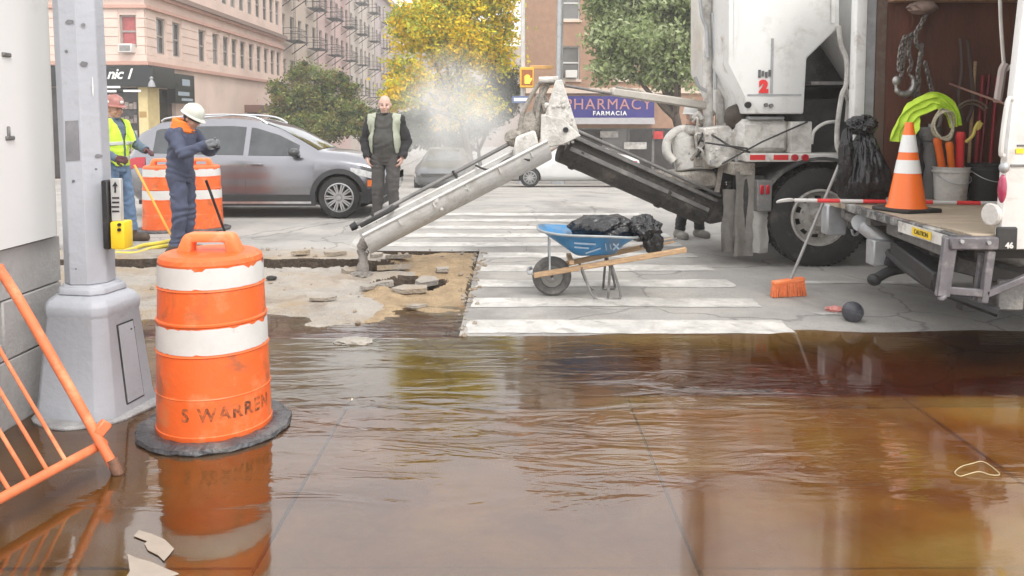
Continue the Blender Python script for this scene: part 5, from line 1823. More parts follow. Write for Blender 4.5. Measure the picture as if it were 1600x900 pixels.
M_step = mat('worn_step_steel', (.14, .13, .14), .55, .25, var=.3, scale=8, dirt=(.34, .32, .32), dscale=6, damt=.5)
mb = MB()
mb.bar(Wp(1485, 372, TY0 + .02), Wp(1472, 463, TY0 + .02), .085, .04, up=(0, 1, 0))
sf = mb.build('step_upright', M_step, bt, bevel=.006)
MB().bar(Wp(1548, 392, TY0 + .02), Wp(1536, 473, TY0 + .02), .05, .04, up=(0, 1, 0)).build('step_upright', M_step, bt, bevel=.006)
MB().bar(Wp(1533, 395, TY0 + .08), Wp(1524, 470, TY0 + .08), .03, .03, up=(0, 1, 0)).build('step_upright', M_step, bt, bevel=.006)
MB().bar(Wp(1473, 453, TY0 + .02), Wp(1535, 458, TY0 + .02), .05, .035, up=(0, 1, 0)).build('step_tread', M_step, bt, bevel=.006)
MB().bar(Wp(1540, 460, TY0 + .02), Wp(1625, 425, TY0 + .02), .045, .04, up=(0, 1, 0)).build('step_brace', M_step, bt, bevel=.006)
MB().bar(Wp(1490, 412, TY0 + .3), Wp(1620, 445, TY0 + .3), .06, .1).build('step_brace', M_dark, bt, bevel=.006)
MB().bar(Wp(1470, 462, TY0 + .01), Wp(1474, 468, TY0 + .01), .05, .05).build('step_foot', M_step, bt, bevel=.01)
c = Wp(1578, 460, TY0 + .25)
MB().box(c.x - .08, c.x + .1, c.y, c.y + .3, c.z - .11, c.z + .1).build('spring_hanger', M_greym, bt, bevel=.01)
MB().bar(Wp(1500, 470, TY0 + .4), Wp(1700, 485, TY0 + .4), .08, .12).build('rear_axle_bar', M_black, bt)
for x in (5.7,):
    for (y, sd) in ((TY0 + .05, -1), (TY1 - .1, 1)):
        w_ = truck_wheel(x, y, .42, bt, sd)
MB().cyl((5.7, TY0 + .3, .42), (5.7, TY1 - .3, .42), .09, None, 12).build('axle', M_dark, bt)
bcab = MB().prism([(8.4, TY0 + .1, .45), (10.3, TY0 + .1, .45), (10.4, TY0 + .1, 1.2), (9.6, TY0 + .1, 1.5), (9.2, TY0 + .1, 2.2), (8.4, TY0 + .1, 2.25)], (0, TY1 - TY0 - .2, 0)).build('cab', M_white, bt, bevel=.06, seg=2)
# ------------------------------------------------------------------ near left: kiosk wall, lamp post, push button, barricade, drum
kx, ky = -2.51, 4.5
kk = thing('kiosk', 'white sheet metal cabinet wall on a stained grey masonry base at the left edge', 'kiosk', (kx, ky, 0))
mb = MB()
rc = .16
pts = [(kx - 2.2, .9), (kx, .9)]
arc = [(kx - rc + rc * math.cos(R(q)), ky - rc + rc * math.sin(R(q))) for q in range(0, 91, 15)]
poly = [(kx - 2.2, .4), (kx, .4)] + arc + [(kx - 2.2, ky)]
zb = .905
mb.prism([(x, y, zb) for x, y in poly], (0, 0, 3.4))
kw = mb.build('metal_wall', mat('white_sheet_metal', (.78, .78, .77), .38, var=.03, scale=1.2, dirt=(.6, .59, .57), dscale=1.5, damt=.3), kk, angle=30)
for (a, b) in ((70, 86), (70, 216)):
    c = Wp(a, b, 4.0)
    mb = MB()
    mb.box(kx - .01, kx + .012, c.y - .035, c.y + .03, c.z - .01, c.z + .012)
    if b > 200: mb.box(kx - .01, kx + .014, c.y - .02, c.y - .008, c.z, c.z + .06)
    mb.build('latch', M_greym, kw, bevel=.005)
M_mas = mat('stained_masonry', (.36, .35, .34), .85, var=.2, scale=2.5, bump=.18, bscale=50, dirt=(.2, .19, .18), dscale=1.3, damt=.55)
# base in large stone blocks with a square vent hole
bz = [-.2, .33, .64, .895]
for r_ in range(3):
    y = ky - .04
    k = 0
    while y > .5:
        y2 = y - (.72 if (r_ + k) % 2 else .95)
        if r_ == 1 and y2 < 3.83 < y:
            for (a_, b_, c_, d_) in ((3.93, y, bz[1], bz[2]), (y2, 3.93, bz[1], .43), (y2, 3.55, .43, bz[2])):
                if b_ - a_ > .02: MB().box(kx - .5, kx - .03, a_ + .004, b_ - .004, c_ + .004, d_ - .004).build('stone_block', M_mas, kk, bevel=.008)
            MB().box(kx - .45, kx - .2, 3.55, 3.93, .43, bz[2]).build('vent', M_black, kk)
        else:
            MB().box(kx - .5, kx - .03 - random.uniform(0, .002), y2 + .002, y - .002, bz[r_] + .002, bz[r_ + 1] - .002).build('stone_block', M_mas, kk, bevel=.004)
        y = y2
        k += 1
MB().box(kx - 2.1, kx - .51, .5, ky - .05, -.2, .9).build('core', M_mas, kk)

lp = thing('lamp_post', 'grey octagonal lamp post on a tapered pedestal, left of the near orange drum', 'lamp post', (-2.25, 4.24, -.02))
lx, ly = -2.25, 4.24
def octo(r, z, cx=lx, cy=ly, rot=22.5, sq=1.0):
    return [(cx + r * math.cos(R(rot + 45 * k)), cy + r * math.sin(R(rot + 45 * k)), z) for k in range(8)]
def loft(rings):
    mb = MB()
    n = len(rings[0])
    vs = [p for r_ in rings for p in r_]
    fs = [(j * n + i, j * n + (i + 1) % n, (j + 1) * n + (i + 1) % n, (j + 1) * n + i) for j in range(len(rings) - 1) for i in range(n)]
    fs += [tuple(range(n - 1, -1, -1)), tuple(range((len(rings) - 1) * n, len(rings) * n))]
    return mb.add(vs, fs)
def sqoct(h, c, z):                                      # square with chamfered corners
    p = [(h, -h + c), (h, h - c), (h - c, h), (-h + c, h), (-h, h - c), (-h, -h + c), (-h + c, -h), (h - c, -h)]
    a = R(-10)
    return [(lx + x * math.cos(a) - y * math.sin(a), ly + x * math.sin(a) + y * math.cos(a), z) for x, y in p]
loft([sqoct(.236, .07, -.03), sqoct(.236, .07, .02), sqoct(.228, .07, .06), sqoct(.182, .055, .52), sqoct(.186, .055, .53), sqoct(.186, .055, .575), sqoct(.172, .05, .60), sqoct(.137, .045, .63)]).build('pedestal', M_pole, lp, bevel=.006, angle=25)
loft([sqoct(.14, .05, .631), sqoct(.136, .05, .66), sqoct(.12, .045, .67), sqoct(.12, .045, .68)]).build('collar', M_pole, lp, bevel=.006, angle=25)
loft([octo(.123, .681, lx - .01), octo(.121, 1.2, lx - .013), octo(.117, 3, lx - .03), octo(.10, 9, lx - .04)]).build('pole', M_pole, lp, bevel=.004, angle=20)
mb = MB()                                               # grout pad
mb.prism([(lx + .31 * math.cos(q) * (1 + .08 * math.sin(5 * q)) , ly + .31 * math.sin(q) * (1 + .06 * math.cos(4 * q)), -.04) for q in [2 * PI * k / 28 for k in range(28)]], (0, 0, .045))
mb.build('grout_pad', mat('grout', (.3, .3, .3), .7, var=.3, bump=.5), lp, bevel=.01)
# access door on the front right face of the pedestal
ax_, ay_ = math.cos(R(-10)), math.sin(R(-10))
def pf(u, v):                                            # point on the pedestal's front face (u across, v height)
    h = .228 - .046 * (v - .06) / .46 + .003
    x, y = h, u - .1
    return Vector((lx + x * ax_ - y * ay_, ly + x * ay_ + y * ax_, v))
fr_ = Vector((-(-1) * ay_ * -1, -ax_, 0)).normalized()
for (m_, g_, o_) in ((M_dark, .008, .0), (M_pole, 0, .004)):
    ps = [pf(.035 - g_, .05 - g_), pf(.165 + g_, .05 - g_), pf(.15 + g_, .46 + g_), pf(.035 - g_, .46 + g_)]
    d_ = (ps[1] - ps[0]).cross(ps[3] - ps[0]).normalized()
    MB().prism([p + d_ * (o_ - .02) for p in ps], d_ * .022).build('access_door' if o_ else 'door_seam', m_, lp)
c = pf(.135, .42)
MB().cyl(c + Vector((0, -.012, 0)), c + Vector((0, .03, 0)), .007, None, 8).build('door_screw', M_black, lp)
# paint chips and a rubbed-off sticker on the pole
def chip(px, py, r1, r2, m, name='paint_chip', rect=False):
    g = Wp(px, py, ly - .118 - 0)
    x, z = g.x, g.z
    # camera-facing side of the octagon
    best = None
    q = [Vector(p) for p in octo(.1213, z, lx - .014)]
    for a_, b_ in zip(q, q[1:] + q[:1]):
        lo, hi = sorted((a_.x, b_.x))
        if lo <= x <= hi and (a_.y + b_.y) / 2 < ly:
            k = (x - a_.x) / (b_.x - a_.x)
            best = (a_.lerp(b_, k), (b_ - a_).normalized())
    if best is None: return
    p, t_ = best
    n_ = Vector((t_.y, -t_.x, 0))
    if n_.y > 0: n_ = -n_
    if rect: ps = [p + t_ * (sx * r1) + Vector((0, 0, sz * r2)) for sx, sz in ((-1, -1), (1, -.95), (.95, 1), (-.9, .97))]
    else: ps = [p + t_ * r1 * math.cos(a_) * random.uniform(.6, 1.1) + Vector((0, 0, r2 * math.sin(a_) * random.uniform(.6, 1.1))) for a_ in [2 * PI * k / 9 for k in range(9)]]
    MB().prism([p_ + n_ * .001 for p_ in ps], n_ * .002).build(name, m, lp, smooth=False)
M_chip = mat('bare_chip', (.16, .16, .17), .6, var=.3)
for (a, b, r1, r2) in ((108, 34, .028, .014), (126, 38, .014, .01), (128, 99, .022, .014), (103, 80, .01, .01), (143, 76, .004, .004), (144, 245, .022, .012), (114, 283, .01, .01), (142, 265, .008, .006), (148, 20, .006, .012), (137, 136, .004, .06), (145, 435, .01, .01), (154, 312, .01, .004), (118, 420, .006, .006)):
    chip(a, b, r1, r2, M_white if (a, b) == (137, 136) else M_chip)
chip(112, 220, .036, .105, mat('sticker_residue', (.2, .2, .215), .75, var=.2, dirt=(.3, .31, .33), damt=.4), 'sticker_residue', True)
# pedestrian push button on the pole's right side
pbn = thing('push_button', 'yellow pedestrian push button with white arrow plate and black bracket on the lamp post', 'push button', (lx + .13, ly - .05, 1.0))
def pxr(x0, y0, x1, y1, Y, d):
    p, q = Wp(x0, y0, Y), Wp(x1, y1, Y)
    return (p.x, q.x, Y, Y + d, q.z, p.z)
MB().box(*pxr(157, 282, 171, 390, 4.12, .12)).build('bracket', M_black, pbn, bevel=.006)
pl_ = MB().box(*pxr(171.5, 279, 190, 346, 4.14, .03)).build('sign_plate', mat('grey_white_plate', (.42, .42, .41), .5, var=.1), pbn, bevel=.004)
mb = MB()
mb.bar(Wp(180, 301, 4.138), Wp(180, 290, 4.138), .008, .003, up=(0, 1, 0))
mb.prism([Wp(176, 291, 4.139), Wp(184, 291, 4.139), Wp(180, 284, 4.139)], (0, -.003, 0))
for k in range(4): mb.box(*pxr(175 - (k == 2), 308 + 7 * k, 186, 310.5 + 7 * k, 4.137, .003))
mb.build('arrow_print', M_black, pl_, smooth=False)
hb = MB().box(*pxr(171, 346.5, 195, 390, 4.12, .1)).build('button_housing', M_yel, pbn, bevel=.01, seg=2)
mb = MB()
for y in (351, 359):
    c = Wp(187, y, 4.12)
    mb.cyl((c.x, 4.13, c.z), (c.x, 4.11, c.z), .009, None, 12)
mb.build('button', M_black, hb)

# orange tubular barricade leaning on the kiosk
bar_ = thing('barricade', 'orange tubular barricade with thin uprights leaning against the kiosk base', 'barricade', (-1.75, 3.5, 0))
M_bar = mat('salmon_orange_paint', (.72, .19, .075), .45, var=.12, scale=9, dirt=(.75, .38, .2), dscale=8, damt=.45)
ft = Gp(185, 735, -.0) + Vector((0, 0, .0))
tp = Wp(8, 434, 3.42)
rl0 = Wp(163, 692, 3.5)
lean = (tp - ft)
ydir = (Wp(0, 786, 2.97) - rl0).normalized()
ydir.z = 0
ydir.normalize()
LB = 2.4
top_c = tp + ydir * .12 + Vector((-.02, 0, .02))
MB().tube([ft + Vector((0, 0, -.02)), ft.lerp(tp, .5), tp, tp + lean.normalized() * .04 + ydir * .05, top_c + lean.normalized() * .03 + ydir * .1, top_c + lean.normalized() * .03 + ydir * LB], .021, 12, smooth=4).build('frame_tube', M_bar, bar_)
r1 = rl0 + ydir * LB
MB().tube([rl0, r1], .021, 12).build('lower_rail', M_bar, bar_)
ln = lean.normalized()
for (a, b) in ((85, 724), (55, 741), (25, 757), (-8, 776), (-50, 800), (-90, 830), (-150, 860), (-210, 890), (-280, 930)):
    # foot of each upright on the rail
    best = min((abs((800 + (rl0 + ydir * s_).x * FPX / (rl0 + ydir * s_).y) - a), s_) for s_ in [k * .004 for k in range(580)])
    p = rl0 + ydir * best[1]
    MB().cyl(p, p + ln * .82, .008, None, 8).build('baluster', M_bar, bar_)
MB().bar(ft.lerp(tp, .19) + Vector((.0, -.0, 0)), ft.lerp(tp, .22) + Vector((.045, .03, .02)), .035, .05).build('hook', M_bar, bar_, bevel=.006)
pf_ = ft + Vector((0, 0, 0))
MB().cyl(ft + Vector((.004, 0, -.03)), ft.lerp(tp, .06), .024, None, 12).build('foot_sleeve', mat('rust', (.16, .08, .05), .8, var=.4, scale=30), bar_)

# traffic drums
def drum(loc, label, first):
    t = thing('traffic_drum', label, 'traffic drum', loc, random.uniform(0, 1) * 0, 'orange traffic drums', local=True)
    prof = [(.0, .0), (.276, .0), (.281, .02), (.279, .05), (.2795, .052), (.275, .056), (.272, .228), (.275, .232), (.271, .237), (.266, .43), (.271, .436), (.263, .444), (.260, .575), (.265, .582), (.265, .59), (.258, .596), (.253, .742), (.2585, .748), (.251, .756), (.247, .862), (.2495, .87), (.244, .89), (.22, .905), (.0, .91)]
    MB().lathe(prof, n=64).build('body', M_orange, t, local=True, angle=30)
    for (z0, z1, ra, rb, sd_) in ((.758, .862, .2525, .2487, 2), (.446, .573, .2645, .2617, 5)):
        n = 96
        mb = MB()
        for i in range(n):
            q = 2 * PI * i / n
            tr_ = max(0, fbm(math.cos(q) * 4 + sd_, math.sin(q) * 4) * .03 + fbm(math.cos(q) * 12, math.sin(q) * 12, sd_) * .012)
            a0, a1 = z0 + max(0, -.3 * fbm(math.cos(q) * 5, math.sin(q) * 5, 9) * .03), z1 - tr_ - .002
            for (z, r_) in ((a0, ra + .0015), (a1, rb + .0015)): mb.v.append((r_ * math.cos(q), r_ * math.sin(q), z))
        mb.f = [(2 * i, 2 * ((i + 1) % n), 2 * ((i + 1) % n) + 1, 2 * i + 1) for i in range(n)]
        mb.build('reflective_band', M_refl, t, local=True)
    # handle on the lid, seen flat on
    mb = MB()
    mb.prism([(-.165, -.045, .895), (-.125, -.045, .985), (-.105, -.045, 1.0), (.105, -.045, 1.0), (.125, -.045, .985), (.165, -.045, .895), (.088, -.045, .895), (.08, -.045, .955), (-.08, -.045, .955), (-.088, -.045, .895)], (0, .09, 0))
    mb.build('handle', M_oranged, t, bevel=.012, seg=2, local=True)
    j_ = lambda j, i: (.006 * math.sin(i * 1.7 + j), .004 * math.cos(i * 2.3)) if 0 < j < 6 else (0, 0)
    MB().lathe([(.278, .0), (.365, .0), (.375, .012), (.37, .03), (.34, .042), (.30, .04), (.278, .03)], n=48, jitter=j_).build('rubber_base', M_wetrub, t, local=True)
    if first:                                             # stencilled lettering wrapped round the lower tier
        me = text_mesh('S WARREN', .088, extrude=.0, offset=.003, space=1.25)
        bm = bmesh.new()
        bm.from_mesh(me)
        bmesh.ops.subdivide_edges(bm, edges=[e for e in bm.edges if e.calc_length() > .03], cuts=2)
        for v in bm.verts:
            a_ = -PI / 2 + .64 + v.co.x / .275 * .92
            z = .158 + v.co.y
            v.co = Vector(((.2765 - .017 * (z - .056)) * math.cos(a_), (.2765 - .017 * (z - .056)) * math.sin(a_), z))
        bm.to_mesh(me)
        bm.free()
        me.materials.clear()
        me.materials.append(mat('stencil_black', (.05, .025, .015), .7, var=.5, scale=60, dirt=(.7, .15, .03), dscale=26, damt=.8))
        link('lettering', me, t)
    return t
dc = Gp(331, 698, 0)
d0 = drum((-1.512, 3.98, -.02), 'large near orange and white traffic drum standing in the water', True)
f1, f2 = Gp(244, 364), Gp(306, 362)
drum((f1.x, f1.y + .25, 0), 'orange and white drum right behind the lime vested worker', False)
drum((f2.x, f2.y + .25, 0), 'orange and white drum behind the worker in navy coveralls', False)

# ------------------------------------------------------------------ cone, pole, buckets, tools and bag on the box truck deck
M_cone = mat('cone_orange', (.85, .16, .02), .4, var=.06)
cx_, cy_ = Wp(1416, 329, 6.3).x, 6.3
cn = thing('traffic_cone', 'orange cone with two white collars standing on the box truck deck', 'traffic cone', (cx_, cy_, DZ), .3, local=True)
mb = MB()
mb.prism([(.19 * x, .19 * y, 0) for x, y in ((-1, -.85), (-.85, -1), (.85, -1), (1, -.85), (1, .85), (.85, 1), (-.85, 1), (-1, .85))], (0, 0, .028))
mb.build('base', M_rubber, cn, bevel=.006, local=True)
MB().lathe([(.155, .0281), (.145, .045), (.14, .05), (.03, .695), (.026, .70), (0, .70)], n=40).build('body', M_cone, cn, local=True)
for z0, z1 in ((.30, .405), (.465, .60)):
    rr = lambda z: .14 - (.11) * (z - .05) / .645 + .0018
    MB().lathe([(rr(z0), z0), (rr(z1), z1)], n=40).build('collar', mat('cone_collar_white', (.78, .78, .76), .4, var=.03), cn, local=True)
# red and white pole lying along the deck
pa, pb_ = Wp(1248, 312, 6.75), Wp(1552, 318, 6.75)
pa = Vector((pa.x, 6.85, DZ + .028)); pb_ = Vector((pb_.x, 6.6, DZ + .026))
pole_ = thing('marking_pole', 'red and white banded pole with a loop end lying on the box truck deck', 'pole', pa)
n = 9
for k in range(n):
    a_, b_ = pa.lerp(pb_, k / n), pa.lerp(pb_, (k + 1) / n)
    MB().cyl(a_, b_ - (b_ - a_) * .004, .017, None, 12).build('band', M_refl if k % 2 == 0 else M_redp, pole_)
MB().tube([pa + Vector((0, 0, .0)), pa + Vector((-.05, -.02, .012)), pa + Vector((-.13, -.02, .0)), pa + Vector((-.15, 0, -.018)), pa + Vector((-.1, .02, -.012)), pa], .009, 8, smooth=4).build('loop', M_refl, pole_)

def bucket(loc, r0, r1, h, m, name, label, rim=None):
    t = thing('bucket', label, 'bucket', loc, 0, 'buckets in the box truck', local=True)
    MB().lathe([(0, .004), (r0, 0), (r0 + .003, .01), (r1, h - .05), (r1 + .012, h - .048), (r1 + .012, h - .03), (r1 + .002, h - .028), (r1 + .01, h), (r1 - .004, h), (r0 - .006, .02), (0, .02)], n=36, jitter=lambda j, i: (.003 * math.sin(i * .7), 0)).build('shell', m, t, local=True)
    MB().tube([(-r1 - .01, 0, h - .05), (-r1 * .7, -r1 * .9, h - .12), (0, -r1 * 1.16, h - .15), (r1 * .7, -r1 * .9, h - .12), (r1 + .01, 0, h - .05)], .004, 6, smooth=5).build('bail', M_galv, t, local=True)
    return t
bw = Wp(1485, 300, 7.15)
bucket((bw.x, 7.15, DZ), .13, .15, .30, mat('scuffed_white_bucket', (.55, .53, .5), .5, var=.15, scale=9, dirt=(.28, .25, .23), dscale=5, damt=.55), 'b', 'scuffed white bucket holding orange and red tubes')
bk = Wp(1540, 300, 7.1)
bucket((bk.x, 7.1, DZ), .135, .155, .33, M_black, 'b', 'black bucket next to the rakes, right of the white bucket')
for (x0, y0, x1, y1, rr, m_, lab) in ((1478, 268, 1464, 215, .032, M_cone, 'orange tube leaning left in the white bucket'), (1490, 266, 1483, 222, .03, mat('bright_orange', (.9, .2, .02), .4), 'orange tube standing in the middle of the white bucket'),
                                      (1498, 268, 1501, 206, .036, M_redp, 'red tube standing at the right in the white bucket')):
    a_, b_ = Wp(x0, y0 + 30, 7.13), Wp(x1, y1, 7.1 + (.05 if x0 < 1480 else 0))
    d_ = (b_ - a_).normalized()
    mb = MB()
    mb.lathe([(rr * .8, 0), (rr, .02), (rr, (b_ - a_).length - .07), (rr * 1.1, (b_ - a_).length - .06), (rr * 1.1, (b_ - a_).length - .02), (rr * .85, (b_ - a_).length), (rr * .6, (b_ - a_).length - .01), (rr * .55, (b_ - a_).length - .1)], a_, d_, 16)
    tag(mb.build('marker_tube', m_, None), lab, 'tube', 'tubes in the white bucket')
# grey gas cylinder behind the cone, lime vest thrown over it, coil of rope
gc_ = Wp(1450, 300, 7.35)
gt = thing('gas_cylinder', 'dark grey gas cylinder standing behind the cone', 'gas cylinder', (gc_.x, 7.35, DZ), local=True)
MB().lathe([(.0, 0), (.13, 0), (.14, .03), (.14, .42), (.12, .5), (.06, .54), (.05, .55)], n=28).build('shell', mat('grey_cylinder', (.14, .14, .14), .5, var=.2, dirt=(.06, .06, .06)), gt, local=True)
MB().lathe([(.09, .52), (.1, .53), (.1, .64), (.09, .65), (.085, .64), (.085, .53)], n=20).build('guard_ring', M_greym, gt, local=True)
MB().cyl((0, 0, .55), (0, 0, .68), .02, None, 10).build('valve', M_galv, gt, local=True)
v = [(1404, 222), (1408, 200), (1420, 178), (1436, 168), (1455, 158), (1470, 162), (1484, 176), (1490, 198)]
vp = catmull([Wp(a, b, 7.12) for a, b in v], 6)
mb = MB()
W_ = 9
for i, p in enumerate(vp):
    for j in range(W_):
        t_ = j / (W_ - 1) - .5
        fold = .05 * math.sin(t_ * 19 + i * .25) + .03 * fbm(i * .2, j * .7)
        nrm = (vp[min(i + 1, len(vp) - 1)] - vp[max(i - 1, 0)]).cross(Vector((0, 1, 0))).normalized()
        mb.v.append(tuple(p + Vector((0, -.05 + fold * .9 + t_ * .06, 0)) + nrm * (fold * .3 + t_ * .15)))
for i in range(len(vp) - 1):
    for j in range(W_ - 1):
        a_ = i * W_ + j
        mb.f.append((a_, a_ + W_, a_ + W_ + 1, a_ + 1))
vo = mb.build('safety_vest', M_lime, None, angle=80)
tag(vo, 'lime yellow safety vest thrown over the tools behind the cone', 'vest')
sm_ = vo.modifiers.new('thick', 'SOLIDIFY'); sm_.thickness = .012
vo.modifiers.new('soft', 'SUBSURF').levels = 1
mb = MB()
for k in range(3):
    c = Wp(1472 + 2 * k, 193, 6.98 - .03 * k)
    pts = [c + Vector((.085 * math.cos(q) + .006 * k, .03 * math.sin(q * 2 + k), .125 * math.sin(q) - .01 * k)) for q in [2 * PI * i / 20 for i in range(20)]]
    mb.tube(pts, .009, 7, closed=True)
tag(mb.build('rope_coil', mat('tan_rope', (.4, .36, .26), .85, var=.3, scale=60), None), 'tan rope coil hanging beside the lime vest', 'rope')
mb = MB()
for k in range(2):
    c = Wp(1516, 196, 7.35)
    pts = [c + Vector(((.17 + .02 * k) * math.cos(q), -.02 * k, (.2 + .03 * k) * math.sin(q))) for q in [PI * (1.02 - .78 * i / 12) for i in range(13)]]
    mb.tube(pts, .01, 7)
tag(mb.build('cable_loop', mat('brown_cable', (.18, .13, .09), .6), None), 'brown cable loop on the wall between the white bucket and the rakes', 'cable')
pts = [Wp(a, b, 7.02) for a, b in ((1509, 222), (1520, 212), (1524, 200), (1530, 190), (1528, 202), (1534, 192))]
tag(MB().tube(pts, .014, 7, smooth=4).build('cord', mat('yellow_cord', (.62, .5, .12), .7, var=.2), None), 'yellow cord bundle hanging right of the buckets tubes', 'cord')
# long-handled tools against the far wall
for k, (x0, y0, x1, y1, lab) in enumerate(((1522, 262, 1536, 118, 'long red handled tool, leftmost of the three behind the black bucket'), (1528, 262, 1546, 116, 'long dark red handled tool, middle of the three behind the black bucket'), (1545, 256, 1558, 120, 'long red handled tool, rightmost of the three behind the black bucket'))):
    a_, b_ = Wp(x0, y0, 7.4), Wp(x1, y1, 7.47)
    a_.z = DZ + .01
    t = thing('rake', lab, 'tool', a_, group='long handled tools in the box truck')
    MB().cyl(a_, b_, .017, .015, 10).build('handle', mat('red_handle' if k != 1 else 'dark_red_handle', (.30, .02, .03) if k != 1 else (.16, .02, .025), .5, var=.2), t)
    MB().bar(a_ + Vector((-.09, 0, .02)), a_ + Vector((.09, 0, .02)), .02, .04).build('head', M_greym, t, bevel=.004)
a_, b_ = Wp(1484, 131, 7.3), Wp(1572, 163, 5.9)
tag(MB().cyl(a_, b_, .009, None, 8).build('rod', mat('brown_rod', (.2, .1, .08), .5), None), 'thin brown rod propped across the truck opening', 'rod')
tag(MB().tube([Wp(a, b, 6.3) for a, b in ((1562, -10), (1564, 40), (1568, 96), (1570, 110), (1590, 92), (1604, 60))], .014, 7, smooth=5).build('strap', mat('white_strap', (.6, .57, .53), .7), None), 'white strap hanging down at the right of the truck opening', 'strap')
tag(MB().tube([Wp(a, b, 6.2) for a, b in ((1571, 100), (1566, 110), (1563, 130), (1558, 160))], .03, 7, smooth=5).build('cloth_strip', mat('pinkish_cloth', (.45, .38, .36), .8), None), 'pale cloth strip hanging from the white strap', 'cloth')
# chains and hook
def chain(pts, lk, r, mb):
    pts = catmull([Vector(p) for p in pts], 8)
    acc, s_ = 0.0, 0
    for a_, b_ in zip(pts, pts[1:]):
        seg = (b_ - a_).length
        while acc < seg:
            c = a_.lerp(b_, acc / seg)
            d_ = (b_ - a_).normalized()
            o_ = d_.orthogonal().normalized()
            if s_ % 2: o_ = d_.cross(o_)
            o_ = (Matrix.Rotation(.5, 3, d_) @ o_)
            mb.tube([c + d_ * lk * .72 * math.cos(q) + o_ * lk * .42 * math.sin(q) for q in [2 * PI * i / 8 for i in range(8)]], r, 5, closed=True)
            acc += lk * 1.0
            s_ += 1
        acc -= seg
M_chain = mat('worn_chain', (.2, .18, .16), .5, .6, var=.3, scale=20)
CYd = 7.3
hk = thing('chain_hook', 'bunch of chains with a big steel hook hanging inside the box truck', 'chain hook', Wp(1440, 10, CYd))
mb = MB()
chain([Wp(a, b, CYd) for a, b in ((1449, 18), (1440, 36), (1431, 52))], .04, .011, mb)
mb.build('chain', M_chain, hk)
for pts in (((1431, 52), (1415, 58), (1408, 72), (1405, 92), (1404, 112)), ((1431, 52), (1422, 60), (1420, 85), (1424, 100), (1418, 114)), ((1431, 52), (1432, 70), (1440, 80), (1434, 110), (1436, 128), (1430, 150)), ((1440, 72), (1436, 100), (1434, 140), (1437, 160)), ((1446, 100), (1452, 125), (1458, 150)), ((1413, 60), (1412, 84), (1410, 108), (1407, 120))):
    mb = MB()
    chain([Wp(a, b, CYd - .02 * random.random()) for a, b in pts], .036, .0095, mb)
    mb.build('chain', M_chain, hk)
mb = MB()
pts = [Wp(a, b, CYd - .05) for a, b in ((1402, 118), (1408, 122), (1412, 128), (1400, 132), (1402, 142), (1411, 147), (1421, 145), (1427, 135), (1426, 122), (1420, 116))]
mb.tube(pts[3:], [.016, .024, .03, .032, .03, .024, .018, .012], 10, smooth=6)
mb.ell(tuple(Wp(1401, 126, CYd - .05)), .04, .03, .045, 14, 10)
mb.build('hook', mat('hook_steel', (.34, .33, .31), .4, .7, var=.2), hk)
p, q = Wp(1424, 20, CYd), Wp(1458, 4, CYd)
crumple(tuple(p.lerp(q, .5)), .13, .1, .06, .2, 2.2, 41, sub=3).build('hoist_block', mat('rusty_hoist', (.25, .18, .15), .6, .3, var=.4), hk)
MB().bar(Wp(1456, 0, CYd), Wp(1464, -60, CYd), .02, .02).build('hanger', M_chain, hk)
# more gear crowding the bay behind the cone
c = Wp(1426, 250, 7.3)
tag(crumple((c.x, 7.3, DZ + .3), .1, .1, .3, .2, 1.7, 91, sub=4).build('tool_bag', mat('dark_canvas', (.03, .03, .034), .85, var=.4), None), 'dark canvas tool bag standing upright left of the gas cylinder', 'tool bag')
for k, (pts, m_, lab) in enumerate((([(1430, 150), (1426, 190), (1432, 225), (1428, 262)], M_dark, 'dark hose hanging below the chain hook, left of the lime vest'),
                                    ([(1500, 60), (1503, 110), (1498, 150), (1508, 190), (1520, 160), (1516, 100), (1512, 62)], mat('brown_hose', (.07, .045, .035), .6), 'long loop of brown hose hanging high on the plywood wall'),
                                    ([(1466, 150), (1470, 185), (1462, 215), (1470, 250)], mat('grey_strap', (.2, .19, .18), .8), 'grey strap hanging between the vest and the cone'))):
    tag(MB().tube([Wp(a, b, 7.36) for a, b in pts], .016, 7, smooth=5).build('hose' if k < 2 else 'strap', m_, None), lab, 'hose' if k < 2 else 'strap')
a_, b_ = Wp(1512, 262, 7.4), Wp(1524, 96, 7.46)
a_.z = DZ + .01
t = thing('shovel', 'wooden handled shovel among the red handled tools, nearest the white bucket', 'tool', a_)
MB().cyl(a_, b_, .015, .015, 10).build('handle', M_wood, t)
MB().box(a_.x - .1, a_.x + .1, a_.y - .02, a_.y, DZ + .005, DZ + .26).build('blade', M_greym, t, bevel=.008)
# black rubbish bag hanging at the truck's far corner
def bagshape(q):
    z = q.z
    r_ = .42 + .58 * min(1, max(0, (0.75 - z) / 1.1)) if z > -.3 else 1.0
    return Vector((q.x * r_, q.y * r_, q.z))
cb = Wp(1346, 262, 6.95)
bg_ = thing('rubbish_bag', 'full black rubbish bag tied at the far corner of the box truck, above the broom', 'bag', (cb.x, cb.y, DZ))
crumple((cb.x + .02, cb.y, DZ + .30), .25, .19, .36, .17, 1.9, 51, sub=6, shape=bagshape, zs=.3, rough=.55).build('bag_body', M_bag, bg_, angle=70)
crumple(tuple(Wp(1347, 196, 6.95)), .13, .1, .085, .3, 1.8, 57, sub=5, zs=.6).build('bag_knot', M_bag, bg_, angle=60)
crumple(tuple(Wp(1322, 245, 6.85)), .06, .06, .24, .2, 1.6, 59, sub=5, zs=.25).build('bag_fold', M_bag, bg_, angle=60)

